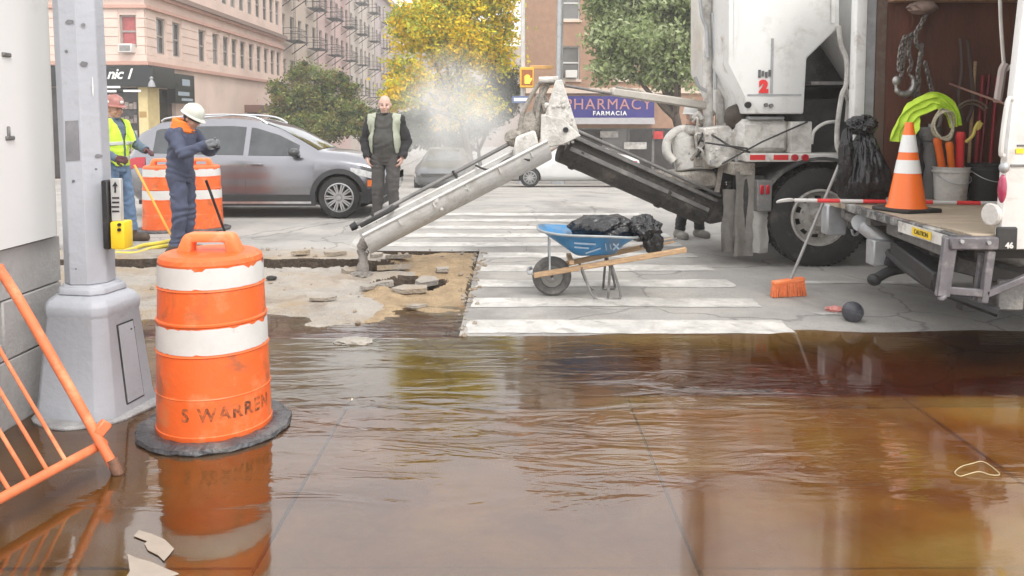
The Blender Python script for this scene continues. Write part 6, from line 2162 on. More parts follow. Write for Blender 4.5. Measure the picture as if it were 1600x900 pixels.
# ------------------------------------------------------------------ broom, ball, litter
hb0 = Gp(1231, 463)
br = thing('broom', 'broom with orange bristle head on the road, its handle leaning on the truck deck', 'broom', (hb0.x, hb0.y, 0))
e_ = Wp(1316, 246, 6.9)
hd = Vector((hb0.x + .02, hb0.y, .15))
MB().cyl(hd, e_, .013, None, 10).build('handle', mat('grey_handle', (.3, .29, .28), .5, .3, var=.2), br)
dx = Vector((1, .25, .08)).normalized()
a_, b_ = Vector((hb0.x, hb0.y, .135)) - dx * .15, Vector((hb0.x, hb0.y, .135)) + dx * .15
MB().bar(a_, b_, .07, .035).build('head', M_oranged, br, bevel=.008)
mb = MB()
for i in range(34):
    for j in range(6):
        p = a_.lerp(b_, (i + .5) / 34) + Vector((0, -.03 + .012 * j, -.015))
        q = p + Vector((random.gauss(0, .006) + (i / 34 - .5) * .03, random.gauss(-.015, .008), 0))
        q.z = .006
        mb.bar(p, q, .007, .007)
tag(mb.build('bristles', mat('orange_bristle', (.75, .2, .07), .7, var=.2, scale=30), br, smooth=False), kind='stuff')
bc = Gp(1338, 505)
bl_ = thing('ball', 'small dark grey rubber ball lying at the edge of the water', 'ball', (bc.x, bc.y + .07, .0))
MB().ell((bc.x, bc.y + .07, .07), .08, .08, .08, 32, 20).build('shell', mat('grey_ball', (.05, .05, .06), .4, var=.3, scale=8, dirt=(.13, .13, .14), damt=.5), bl_)
for ax in ((.3, .2, 1), (1, .1, .4)):
    d_ = Vector(ax).normalized()
    o_ = d_.orthogonal().normalized()
    t_ = d_.cross(o_)
    MB().tube([Vector((bc.x, bc.y + .07, .07)) + (o_ * math.cos(q) + t_ * math.sin(q)) * .0795 for q in [2 * PI * i / 40 for i in range(40)]], .0022, 5, closed=True).build('seam', M_black, bl_)
def scrap(px, py, rx, ry, h, m, name, label, cat, seed, z=0.0, amp=.3):
    c = Gp(px, py, z)
    o = crumple((c.x, c.y, z + h * .6), rx, ry, h, amp, 1.6, seed, sub=4).build(name, m, None, angle=60)
    tag(o, label, cat)
    return o
scrap(1304, 486, .07, .05, .025, mat('pink_packet', (.6, .25, .22), .5, var=.3), 'crumpled_packet', 'crumpled pink packet on the road beside the ball', 'litter', 61)
scrap(1290, 491, .10, .03, .008, mat('grey_rag', (.4, .38, .36), .8, var=.3), 'rag', 'flat grey scrap left of the pink packet', 'litter', 63)
scrap(424, 436, .05, .04, .02, M_dark, 'stone_lump', 'dark lump on the broken pavement right of the drum', 'rubble', 65, z=-.02)
scrap(553, 538, .13, .09, .028, mat('foam_clod', (.33, .3, .26), .8, var=.2, bump=.5), 'concrete_clod', 'pale wet clod of concrete at the water edge below the chute', 'rubble', 67, z=-.03)
def flat_patch(pts, m, name, label, cat, z):
    ps = [Gp(a, b, z) for a, b in pts]
    o = MB().prism(ps, (0, 0, .002)).build(name, m, None, smooth=False)
    tag(o, label, cat)
M_palepatch = mat('pale_patch_tone', (.34, .29, .24), .45, var=.1, scale=14, dirt=(.3, .25, .19), damt=.45)  # thin ragged pale pieces laid just above the water
flat_patch([(209, 838), (217, 829), (238, 835), (258, 844), (272, 858), (265, 867), (256, 877), (247, 868), (231, 860), (226, 850), (230, 846)], M_palepatch, 'pale_patch', 'ragged pale patch on the wet slab, upper of two', 'litter', WZ + .003)
flat_patch([(199, 866), (212, 872), (235, 878), (262, 890), (280, 897), (262, 903), (225, 930), (185, 920), (203, 893)], M_palepatch, 'pale_patch', 'ragged pale patch at the bottom edge of the picture, lower of two', 'litter', WZ + .003)
pts = [(1492, 738), (1502, 729), (1520, 724), (1534, 721), (1548, 728), (1562, 741), (1548, 742), (1530, 737), (1512, 741), (1500, 744)]
tag(MB().tube([Gp(a, b, WZ + .004) for a, b in pts], .0022, 6, smooth=5, closed=True).build('wire_loop', mat('pale_wire', (.45, .36, .2), .5), None), 'pale wire loop lying on the rusty wet slab at right', 'wire')
# yellow hoses behind the post
for k, pts in enumerate(([(180, 392), (205, 390), (222, 384), (248, 380), (266, 376)], [(182, 396), (212, 396), (238, 388), (262, 384)])):
    tag(MB().tube([Gp(a, b, .02) for a, b in pts], .025, 8, smooth=6).build('hose', mat('yellow_hose', (.7, .55, .06), .5, var=.2, dirt=(.35, .3, .12), damt=.4), None), ['yellow hose on the road behind the lamp post, farther of two', 'yellow hose on the road behind the lamp post, nearer of two'][k], 'hose', 'yellow hoses on the road')

# ------------------------------------------------------------------ wheelbarrow
wb = Gp(862, 461)
wbt = thing('wheelbarrow', 'blue wheelbarrow with wooden handles standing on the crosswalk', 'wheelbarrow', (wb.x, wb.y, 0))
WY = wb.y
wr_ = .172
wc = Vector((wb.x, WY, wr_))
t = MB()
o = wc + Vector((0, .05, 0))
t.lathe([(.1, 0), (.15, .0), (.168, .015), (wr_, .035), (wr_, .065), (.168, .085), (.15, .1), (.1, .1), (.09, .05), (.1, 0)], o, (0, -1, 0), 40)
wo_ = t.build('wheel', mat('dusty_tyre', (.10, .095, .09), .85, var=.25, scale=9, bump=.3, dirt=(.24, .22, .2), damt=.5), wbt)
MB().lathe([(.0, .01), (.10, .02), (.105, .03), (.105, .07), (.10, .08), (.06, .075), (.03, .095), (0, .095)], o, (0, -1, 0), 30).build('rim', mat('dusty_rim', (.25, .24, .22), .7, dirt=(.12, .11, .1), damt=.5), wo_)
MB().cyl(wc + Vector((0, -.14, 0)), wc + Vector((0, .14, 0)), .012, None, 10).build('axle', M_greym, wbt)
S_ = lambda a, b, dy=0.0: Wp(a, b, WY + dy)
M_tray = mat('blue_tray', (.035, .2, .42), .45, var=.2, scale=5, dirt=(.17, .21, .25), dscale=3.5, damt=.65, dirt2=(.07, .075, .08), d2scale=5, d2amt=.4)
# tray: ring lofts from bottom to rim
def ring(xa_, xb_, z, hw, n=40, slope=0.0):
    r = []
    for k in range(n):
        q = 2 * PI * k / n
        c_, s_ = math.cos(q), math.sin(q)
        ee = .55
        r.append((xa_ + (xb_ - xa_) * (.5 + .5 * abs(c_) ** ee * (1 if c_ > 0 else -1)), WY + hw * abs(s_) ** ee * (1 if s_ > 0 else -1), z + slope * (.5 + .5 * c_)))
    return r
b0, b1 = S_(896, 399), S_(962, 390)
t0, t1 = S_(842, 356, .0), S_(992, 368, .0)
fl_ = t0.z
prs = [(b0.x + .02, b1.x, b0.z + .015, .15, .02), (b0.x - .01, b1.x + .015, b0.z + .03, .18, .03), (b0.x - .12, b1.x + .07, b0.z + .11, .24, .01), (t0.x + .01, t1.x - .01, t0.z - .01, .31, -.06), (t0.x - .01, t1.x + .01, t0.z - .006, .325, -.06), (t0.x - .008, t1.x + .008, t0.z + .008, .325, -.06),
       (t0.x + .015, t1.x - .015, t0.z + .004, .305, -.06), (b0.x - .10, b1.x + .05, b0.z + .115, .225, .01), (b0.x + .02, b1.x - .02, b0.z + .035, .15, .03)]
rings = [ring(a, b, c, d_, slope=e) for a, b, c, d_, e in prs]
mb = loft(rings)
mb.build('tray', M_tray, wbt, angle=45)
rim_ = MB()
rim_.tube([Vector(p) for p in ring(t0.x - .012, t1.x + .012, t0.z + .004, .328, slope=-.06)], .011, 8, closed=True)
rim_.build('tray_rim', mat('grey_rim', (.3, .32, .33), .5, .3, var=.2), wbt)
mb = MB()                                               # worn white marking on the tray side
for (x0, y0, x1, y1) in ((893, 372, 926, 374), (894, 379, 916, 381), (912, 390, 934, 381), (940, 373, 943, 384), (947, 374, 950, 383), (952, 373, 962, 383), (960, 373, 953, 384)):
    a_, b_ = S_(x0, y0), S_(x1, y1)
    def onside(p):
        v_ = (p.z - (b0.z + .11)) / (t0.z - .05 - b0.z - .11)
        return Vector((p.x, WY - (.24 + .075 * v_) - .006, p.z))
    mb.bar(onside(a_), onside(b_), .004, .014, up=(0, -.3, 1))
mb.build('worn_marking', mat('worn_white', (.32, .42, .52), .6, var=.2), wbt)
for sg_ in (-1, 1):                                      # handles run from the axle under the tray to the grips
    a_ = Vector((wb.x - .16, WY + sg_ * .1, S_(825, 427).z))
    b_ = Vector((S_(1070, 390, -.2).x, WY + sg_ * .27, S_(1070, 388, -.2).z + .0))
    MB().bar(a_, b_, .04, .045).build('handle', M_wood, wbt, bevel=.006)
    c0 = a_.lerp(b_, .62)
    lg = MB()
    lx0 = S_(906, 412).x
    ya = WY + sg_ * .17
    lg.tube([Vector((lx0, ya, S_(906, 412).z)), Vector((S_(926, 455).x, ya + sg_ * .02, .012)), Vector((S_(956, 458).x, ya + sg_ * .02, .012)), Vector((S_(965, 445).x, ya + sg_ * .02, .05)), Vector((S_(952, 415).x, ya, S_(952, 412).z + .02))], .011, 8, smooth=5)
    lg.build('leg', M_greym, wbt)
    MB().bar(Vector((S_(950, 412).x, ya, S_(950, 408).z)), Vector((S_(946, 455).x, ya + sg_ * .02, .014)), .02, .012).build('leg_brace', M_greym, wbt)
    MB().bar(Vector((S_(858, 372).x, WY + sg_ * .12, S_(858, 372).z + .01)), Vector((S_(858, 415).x, WY + sg_ * .12, S_(858, 418).z)), .014, .014).build('tray_strut', M_galv, wbt)
MB().tube([Vector((wb.x - .17, WY - .12, S_(825, 425).z + .015)), Vector((wb.x - .2, WY - .1, S_(825, 425).z + .01)), Vector((wb.x - .205, WY, S_(825, 425).z + .01)), Vector((wb.x - .2, WY + .1, S_(825, 425).z + .01)), Vector((wb.x - .17, WY + .12, S_(825, 425).z + .015))], .017, 8, smooth=4).build('nose_guard', M_galv, wbt)
MB().bar((wb.x + .16, WY - .2, S_(900, 404).z), (wb.x + .16, WY + .2, S_(900, 404).z), .04, .03).build('cross_brace', M_wood, wbt)
a_ = S_(960, 362)
bg2 = thing('rubbish_bag', 'crumpled black plastic sack slumped over the blue wheelbarrow tray', 'bag', (a_.x, WY, a_.z))
crumple((S_(945, 358).x, WY + .03, S_(945, 356).z), .30, .23, .11, .26, 1.1, 71, sub=6, zs=.5, rough=.4).build('bag_body', M_bag, bg2, angle=70)
crumple((S_(1004, 354).x, WY - .05, S_(1002, 355).z), .155, .17, .11, .26, 1.3, 73, sub=6, rough=.45).build('bag_fold', M_bag, bg2, angle=70)
crumple((S_(1018, 376).x, WY - .08, S_(1018, 374).z), .09, .1, .11, .24, 1.4, 75, sub=5, rough=.45, zs=.4).build('bag_corner', M_bag, bg2, angle=70)
tag(MB().bar(S_(1000, 385, .1), S_(1058, 373, .15), .02, .02).build('stick', M_greym, wbt), 'thin grey bar across the handles')

# ------------------------------------------------------------------ signals and posts across the road
def at_ground(px, Y): return (Wp(px, 200, Y).x, Y, GZ(Y))
sy = 33
sp = at_ground(817, sy)
sgp = thing('signal_pole', 'thin pale signal pole carrying the yellow pedestrian signal', 'signal pole', sp)
MB().cyl(sp, Wp(817, -60, sy), .11, .09, 12).build('pole', mat('pale_pole', (.55, .53, .5), .5), sgp)
MB().cyl((sp[0], sp[1], sp[2]), (sp[0], sp[1], sp[2] + .5), .22, .15, 12).build('base', M_pole, sgp)
ps_ = thing('pedestrian_signal', 'yellow pedestrian signal with a glowing orange hand across the road', 'signal', Wp(823, 122, sy - .2))
M_sigy = mat('signal_yellow', (.75, .42, .03), .5)
bx = pxr(812, 105, 834, 137, sy - .45, .3)
MB().box(*bx).build('housing', M_sigy, ps_, bevel=.03)
bx = pxr(815, 109, 832, 133, sy - .465, .02)
MB().box(*bx).build('lens', mat('signal_lens', (.3, .1, .02), .3), ps_)
hand = MB()
hx, hz = Wp(824, 122, sy - .48).x, Wp(824, 124, sy - .48).z
hand.box(hx - .1, hx + .1, sy - .49, sy - .468, hz - .16, hz + .04)
for k in range(4): hand.box(hx - .1 + .052 * k, hx - .1 + .052 * k + .042, sy - .49, sy - .468, hz + .035, hz + .2 - abs(k - 1.5) * .04)
hand.bar((hx + .1, sy - .479, hz - .08), (hx + .17, sy - .479, hz + .04), .05, .02, up=(0, 1, 0))
hand.build('hand_symbol', mat('lit_orange', (1.0, .36, .02), .5, emit=2.5), ps_)
bx = pxr(828, 102, 864, 108, sy - .3, .1)
MB().box(*bx).build('mast_arm', mat('orange_arm', (.6, .33, .1), .6), ps_, bevel=.02)
lp2 = at_ground(872, 32)
l2 = thing('street_lamp', 'tall silver street lamp column in front of the brick building', 'street lamp', lp2)
MB().cyl(lp2, Wp(877, -120, 32), .17, .12, 12).build('column', M_galv, l2)
MB().cyl(lp2, (lp2[0], lp2[1], lp2[2] + .8), .3, .22, 12).build('base', M_galv, l2)
MB().tube([Wp(877, -118, 32), Wp(880, -160, 31), Wp(930, -190, 30), Wp(990, -185, 30)], .06, 8, smooth=4).build('arm', M_galv, l2)
MB().ell(tuple(Wp(1000, -183, 30)), .4, .2, .1, 12, 8).build('lamp_head', M_galv, l2)
ss = thing('street_sign', 'blue and white street sign fixed beside the signal pole', 'sign', Wp(812, 155, sy - .3))
MB().box(*pxr(800, 150, 829, 161, sy - .3, .03)).build('plate', mat('sign_blue', (.1, .14, .28), .4), ss, bevel=.005)
MB().box(*pxr(803, 153, 826, 158, sy - .31, .01)).build('lettering', M_letw, ss)
# ------------------------------------------------------------------ people
def capsule(mb, a, b, ra, rb, n=12, sx=1.0):
    a, b = Vector(a), Vector(b)
    d = b - a
    L = d.length
    d.normalize()
    prof = [(0, -ra)] + [(ra * math.cos(R(q)), -ra * math.sin(R(q))) for q in (60, 30)] + [(ra, 0), (rb, L)] + [(rb * math.cos(R(q)), L + rb * math.sin(R(q))) for q in (30, 60)] + [(0, L + rb)]
    mb.lathe(prof, a, d, n)

def person(label, loc, rz, pose, H, fabrics, extras, group=None, belly=0.0, voxel=.0085):
    """one continuous body; clothes are shells lifted off it. forward = local +x, left = +y"""
    t = thing('person', label, 'person', loc, rz, group, local=True)
    k = H / 1.75
    J = dict(pelvis=(0, 0, .96), waist=(0.01, 0, 1.1), chest=(0, 0, 1.30), neck=(0, 0, 1.47), head=(.015, 0, 1.62),
             hipR=(0, -.095, .93), kneeR=(.02, -.105, .50), ankR=(-.01, -.11, .09), toeR=(.15, -.135, .04),
             hipL=(0, .095, .93), kneeL=(.02, .105, .50), ankL=(-.01, .11, .09), toeL=(.15, .135, .04),
             shR=(0, -.19, 1.41), elR=(-.03, -.25, 1.13), wrR=(.06, -.25, .90), shL=(0, .19, 1.41), elL=(-.03, .25, 1.13), wrL=(.06, .25, .90))
    J.update(pose.get('J', {}))
    J = {a: Vector(b) * k for a, b in J.items()}
    hp, hy = pose.get('head_pitch', 0), pose.get('head_yaw', 0)
    hM = Matrix.Rotation(hy, 3, 'Z') @ Matrix.Rotation(hp, 3, 'Y')
    hc = J['head']
    mb = MB()
    bones = []
    def bone(a, b, ra, rb, nm):
        capsule(mb, J[a] if isinstance(a, str) else a, J[b] if isinstance(b, str) else b, ra * k, rb * k)
        bones.append((J[a] if isinstance(a, str) else a, J[b] if isinstance(b, str) else b, nm, (ra + rb) / 2 * k))
    for s in 'RL':
        bone('hip' + s, 'knee' + s, .092, .066, 'thigh')
        bone('knee' + s, 'ank' + s, .066, .052, 'shin')
        heel = J['ank' + s] + (J['ank' + s] - J['toe' + s]) * .35
        heel.z = .045 * k
        bone(heel, 'toe' + s, .046, .042, 'foot')
        bone('ank' + s, heel, .05, .045, 'foot')
        bone('sh' + s, 'el' + s, .062, .05, 'uarm')
        bone('el' + s, 'wr' + s, .05, .036, 'farm')
        bone('chest', 'sh' + s, .09, .066, 'torso')
        bone('neck', 'sh' + s, .05, .06, 'torso')
        # hand: palm, four fingers, thumb
        w_, e_ = J['wr' + s], J['el' + s]
        fd = Vector(pose.get('hand' + s, (w_ - e_))).normalized()
        pd = Vector(pose.get('palm' + s, (0, 1 if s == 'R' else -1, 0)))       # palm faces this way
        sd_ = fd.cross(pd).normalized()
        pd = sd_.cross(fd).normalized()
        curl = pose.get('curl' + s, .5)
        pe = w_ + fd * .075 * k
        capsule(mb, w_ + fd * .02 * k + sd_ * .015 * k, pe + sd_ * .024 * k, .024 * k, .02 * k, 8)
        capsule(mb, w_ + fd * .02 * k - sd_ * .015 * k, pe - sd_ * .024 * k, .024 * k, .02 * k, 8)
        bones.append((w_ + fd * .02 * k, pe + fd * .07 * k, 'hand', .04 * k))
        for q, (off, ln) in enumerate(((-.033, .062), (-.011, .075), (.011, .07), (.033, .054))):
            p = pe + sd_ * off * k
            dd = fd
            for g_ in range(3):
                ang = curl * (.35 + .4 * g_)
                dd = (fd * math.cos(ang) + pd * math.sin(ang)).normalized()
                p2 = p + dd * ln * k * (.5, .3, .25)[g_]
                capsule(mb, p, p2, .0105 * k, .0095 * k, 8)
                p = p2
        tb = w_ + fd * .03 * k + sd_ * -.035 * k
        t1 = tb + (fd * .5 - sd_ * .6 + pd * .35).normalized() * .04 * k
        capsule(mb, tb, t1, .014 * k, .012 * k, 8)
        capsule(mb, t1, t1 + (fd * .8 - sd_ * .1 + pd * .4).normalized() * .032 * k, .012 * k, .01 * k, 8)
    # torso: stacked ellipses along pelvis - waist - chest - neck
    prof = [('pelvis', -.13, .07, .09), ('pelvis', -.09, .105, .15), ('pelvis', 0, .118, .168), ('waist', 0, .115 + belly * .6, .155 + belly * .5), ('waist', .08, .115 + belly * .7, .158 + belly * .5), ('chest', -.05, .118 + belly * .4, .168), ('chest', .06, .115, .178), ('chest', .12, .095, .165), ('chest', .165, .065, .10)]
    rings = []
    for nm, dz, rx, ry in prof:
        c = J[nm] + Vector((belly * .5 * k if nm == 'waist' else 0, 0, dz * k))
        rings.append([(c.x + rx * k * math.cos(q), c.y + ry * k * math.sin(q), c.z) for q in [2 * PI * i / 20 for i in range(20)]])
    n_ = 20
    vs = [p for r_ in rings for p in r_]
    fs = [(j * n_ + i, j * n_ + (i + 1) % n_, (j + 1) * n_ + (i + 1) % n_, (j + 1) * n_ + i) for j in range(len(rings) - 1) for i in range(n_)]
    fs += [tuple(range(n_ - 1, -1, -1)), tuple(range((len(rings) - 1) * n_, len(rings) * n_))]
    mb.add(vs, fs)
    bones += [(J['pelvis'], J['waist'], 'hips', .14 * k), (J['waist'], J['chest'], 'torso', .14 * k), (J['chest'], J['chest'] + Vector((0, 0, .12 * k)), 'torso', .12 * k)]
    capsule(mb, J['neck'] - Vector((0, 0, .05 * k)), hc - hM @ Vector((.02, 0, .06)) * k, .058 * k, .053 * k)
    bones.append((J['neck'], hc - Vector((.0, 0, .07 * k)), 'neck', .055 * k))
    bones.append((hc - hM @ Vector((0, 0, .03)) * k, hc + hM @ Vector((0, 0, .06)) * k, 'head', .09 * k))
    def hpt(x, y, z): return hc + hM @ (Vector((x, y, z)) * k)
    def hell(c, r, m=None):
        mb.ell(hpt(*c), r[0] * k, r[1] * k, r[2] * k, 18, 12, M=hM if m is None else m)
    hell((-.005, 0, .03), (.098, .077, .098))
    hell((.022, 0, -.03), (.07, .064, .085))
    hell((.05, 0, -.085), (.034, .036, .03))
    hell((.075, 0, .022), (.022, .05, .016))               # brow
    hell((.096, 0, -.012), (.018, .013, .026))             # nose
    hell((.106, 0, -.026), (.015, .017, .011))
    hell((.085, 0, -.062), (.012, .026, .008))             # lips
    for s in (-1, 1):
        hell((-.005, s * .078, -.005), (.022, .012, .034))  # ears
        hell((.06, s * .045, -.03), (.03, .022, .026))
    tmp = mb.build('body', None, None, smooth=False)
    rm = tmp.modifiers.new('r', 'REMESH')
    rm.mode = 'VOXEL'
    rm.voxel_size = voxel
    sm = tmp.modifiers.new('s', 'SMOOTH')
    sm.factor = .5
    sm.iterations = 3
    bpy.context.view_layer.update()
    dg = bpy.context.evaluated_depsgraph_get()
    me = bpy.data.meshes.new_from_object(tmp.evaluated_get(dg))
    bpy.data.objects.remove(tmp)
    me.shade_smooth()
    skin = mat(fabrics.get('skinname', 'skin'), fabrics.get('skin', (.48, .27, .19)), .5, var=.12, scale=14, bump=.05)
    me.materials.clear()
    me.materials.append(skin)
    body = link('body', me, t)
    nv = len(me.vertices)
    co = np.empty(nv * 3); me.vertices.foreach_get('co', co); co = co.reshape(-1, 3)
    no = np.empty(nv * 3); me.vertices.foreach_get('normal', no); no = no.reshape(-1, 3)
    best = np.full(nv, 1e9); lab = np.zeros(nv, int); side = np.zeros(nv, int)
    names = []
    for (a, b, nm, r_) in bones:
        if nm not in names: names.append(nm)
        a_, b_ = np.array(a), np.array(b)
        d_ = b_ - a_
        u_ = np.clip(((co - a_) @ d_) / (d_ @ d_), 0, 1)
        dist = np.linalg.norm(co - (a_ + u_[:, None] * d_), axis=1) - r_
        mk = dist < best
        best[mk] = dist[mk]; lab[mk] = names.index(nm)
    lab = np.array(names)[lab]
    polys = [tuple(p.vertices) for p in me.polygons]
    def shell_(name, sel, off, m, wr=.004, parent=t):
        """clothing: the selected faces lifted off the body, with folds, closed by its own thickness"""
        keep = [p for p in polys if all(sel[i] for i in p)]
        used = sorted(set(i for p in keep for i in p))
        mp = {v: i for i, v in enumerate(used)}
        vs = []
        for v in used:
            p = Vector(co[v])
            f = fbm(p.x * 7 + off * 300, p.y * 7, p.z * 4.5, 3)
            f2 = math.sin(p.z * 55 + 9 * mnoise.noise(p * 5)) * .35 if wr > .003 else 0
            vs.append(tuple(p + Vector(no[v]) * max(off * .45, off + wr * (f + f2))))
        sme = bpy.data.meshes.new(name)
        sme.from_pydata(vs, [], [tuple(mp[i] for i in p) for p in keep])
        sme.shade_smooth()
        sme.materials.append(m)
        o = link(name, sme, parent)
        s_ = o.modifiers.new('t', 'SOLIDIFY')
        s_.thickness = min(off, .010)
        s_.offset = -1
        return o
    z = co[:, 2] / k
    ctx = dict(lab=lab, co=co / k, z=z, k=k, hpt=hpt, hM=hM, hc=hc, J=J, t=t, shell=shell_)
    # eyes and brows
    for s in (-1, 1):
        mb = MB()
        mb.ell(hpt(.083, s * .03, .005), .008 * k, .012 * k, .006 * k, 10, 8, M=hM)
        mb.build('eye', mat('eye_dark', (.03, .02, .015), .2), t, local=True)
        mb = MB()
        mb.bar(hpt(.095, s * .016, .026), hpt(.084, s * .05, .026), .006 * k, .007 * k)
        mb.build('eyebrow', mat('brow', (.12, .08, .06), .9), t, local=True)
    mb = MB()
    mb.bar(hpt(.0975, -.02, -.062), hpt(.0975, .02, -.062), .003 * k, .003 * k)
    mb.build('mouth_line', mat('lip_line', (.2, .08, .06), .7), t, local=True)
    extras(ctx)
    return t

def hard_hat(c, m, brim=.13, tint=None, emblem=None):
    k, hM, hpt = c['k'], c['hM'], c['hpt']
    mb = MB()
    rings = []
    for (rx, ry, zz) in ((.128, .108, .045), (.127, .107, .075), (.118, .10, .115), (.095, .08, .148), (.055, .048, .166), (.0, .0, .171)):
        rings.append([tuple(hpt(-.008 + rx * math.cos(q), ry * math.sin(q), zz)) for q in [2 * PI * i / 32 for i in range(32)]])
    vs = [p for r_ in rings for p in r_]
    mb.add(vs, [(j * 32 + i, j * 32 + (i + 1) % 32, (j + 1) * 32 + (i + 1) % 32, (j + 1) * 32 + i) for j in range(5) for i in range(32)])
    o = mb.build('hard_hat', m, c['t'], local=True)
    b = MB()
    vs = []
    for (g0, g1, zz) in ((0, 0, .052), (0.012, .035, .040), (.012, .035, .034), (-.006, -.006, .044)):
        for i in range(32):
            q = 2 * PI * i / 32
            f = max(0, math.cos(q)) ** 1.2
            g = g0 + g1 * f
            vs.append(tuple(hpt(-.008 + (.128 + g) * math.cos(q), (.108 + g0) * math.sin(q), zz - .012 * f * (g0 > 0))))
    b.add(vs, [(j * 32 + i, j * 32 + (i + 1) % 32, (j + 1) * 32 + (i + 1) % 32, (j + 1) * 32 + i) for j in range(3) for i in range(32)])
    b.build('brim', m, o, local=True)
    for yy in (-.022, .0, .022):
        pts = [hpt(-.008 + .123 * math.cos(a_) * 1.0, yy, .055 + .121 * math.sin(a_) * (1 - 8 * yy * yy)) for a_ in [R(12) + R(156) * i / 14 for i in range(15)]]
        MB().tube(pts, .0065 * k, 6).build('ridge', m, o, local=True)
    if emblem:
        MB().ell(hpt(.118, 0, .085), .012 * k, .028 * k, .022 * k, 10, 8, M=hM).build('front_badge', emblem, o, local=True)
        for s in (-1, 1): MB().ell(hpt(.0, s * .104, .085), .03 * k, .008 * k, .02 * k, 10, 8, M=hM).build('side_badge', emblem, o, local=True)

M_jean = mat('blue_jeans', (.12, .19, .30), .85, var=.2, scale=14, bump=.15, bscale=200)
M_navy = mat('navy_coverall', (.06, .07, .115), .85, var=.2, scale=9, bump=.15, bscale=160, dirt=(.09, .095, .12), dscale=4, damt=.4)
M_boot = mat('brown_boot', (.07, .045, .03), .7, var=.3, scale=12)
M_bluesh = mat('slate_shirt', (.10, .14, .19), .85, var=.2, scale=9)
M_blkj = mat('black_jacket', (.018, .018, .019), .8, var=.25, scale=9)
M_drk = mat('charcoal_sweater', (.06, .058, .053), .9, var=.15, scale=12, bump=.1)
M_trs = mat('charcoal_trousers', (.065, .06, .057), .9, var=.15, scale=9)
isin = lambda c, *n: np.isin(c['lab'], n)

def pair(c, name, sel, *a):
    for s in (-1, 1): c['shell'](name, sel & (c['co'][:, 1] * s > 0), *a)

def wear_a(c):                                            # lime vest, jeans, red and grey helmet
    z, co = c['z'], c['co']
    c['shell']('shirt', (isin(c, 'torso', 'uarm', 'farm', 'hips') & (z > .95)) | (isin(c, 'neck') & (z < 1.5)), .010, M_bluesh, .011)
    c['shell']('jeans', isin(c, 'thigh', 'shin', 'hips') & (z > .09) & (z < 1.02), .013, M_jean, .008)
    pair(c, 'boot', isin(c, 'foot') | (isin(c, 'shin') & (z < .14)), .014, M_boot, .002)
    v = isin(c, 'torso', 'hips', 'uarm') & (z > .93) & (z < 1.49) & (np.abs(co[:, 1]) < .205) & ~((co[:, 0] > 0) & (np.abs(co[:, 1]) < .02 + .06 * np.clip((z - 1.25) / .2, 0, 1)))
    vo_ = c['shell']('safety_vest', v, .026, M_lime, .007)
    for zz in (1.0, 1.18):
        c['shell']('vest_stripe', v & (z > zz) & (z < zz + .055), .033, mat('vest_silver', (.5, .52, .48), .4), .005, vo_)
    pair(c, 'glove', isin(c, 'hand'), .004, mat('dark_glove', (.09, .035, .04), .8), .001)
    hard_hat(c, mat('rust_red_helmet', (.32, .13, .11), .4, var=.25, scale=10, dirt=(.5, .45, .42), dscale=6, damt=.5), emblem=M_refl)
def wear_b(c):                                            # navy coveralls, orange hood, pale helmet
    z, co = c['z'], c['co']
    c['shell']('coverall', (isin(c, 'torso', 'uarm', 'farm', 'hips', 'thigh', 'shin') | (isin(c, 'neck') & (z < 1.44))) & (z > .08), .018, M_navy, .016)
    pair(c, 'boot', isin(c, 'foot') | (isin(c, 'shin') & (z < .14)), .024, M_boot, .002)
    pair(c, 'glove', isin(c, 'hand'), .005, mat('grey_glove', (.16, .17, .18), .8), .001)
    J, k = c['J'], c['k']
    nk = J['neck']
    mb = MB()
    for q in range(3):
        pts = [nk + Vector((-.035 + (.10 - .008 * q) * math.cos(a_), (.10 - .008 * q) * math.sin(a_), (.01 + .035 * q + .03 * math.cos(a_ + PI)) )) * k for a_ in [2 * PI * i / 18 for i in range(18)]]
        mb.tube(pts, .034 * k, 8, closed=True)
    mb.ell(nk + Vector((-.125, 0, -.03)) * k, .045 * k, .10 * k, .075 * k, 14, 10)
    mb.build('orange_hood', mat('orange_fabric', (.8, .2, .03), .8, var=.15, scale=10), c['t'], local=True)
    hard_hat(c, mat('pale_helmet', (.56, .57, .5), .4, var=.08, dirt=(.4, .4, .36), dscale=8, damt=.35))
    MB().tube([c['hpt'](-.05, -.085, .005), c['hpt'](.05, -.075, .008), c['hpt'](.105, -.03, .005), c['hpt'](.105, .03, .005), c['hpt'](.05, .075, .008), c['hpt'](-.05, .085, .005)], .008 * k, 6, smooth=3).build('safety_glasses', M_black, c['t'], local=True)
    c['shell']('hair', isin(c, 'head', 'neck') & ((c['co'] - np.array(c['hc']) / k)[:, 0] < -.02) & ((c['co'] - np.array(c['hc']) / k)[:, 2] < .06) & ((c['co'] - np.array(c['hc']) / k)[:, 2] > -.06), .005, mat('dark_hair', (.04, .03, .025), .8), .002)
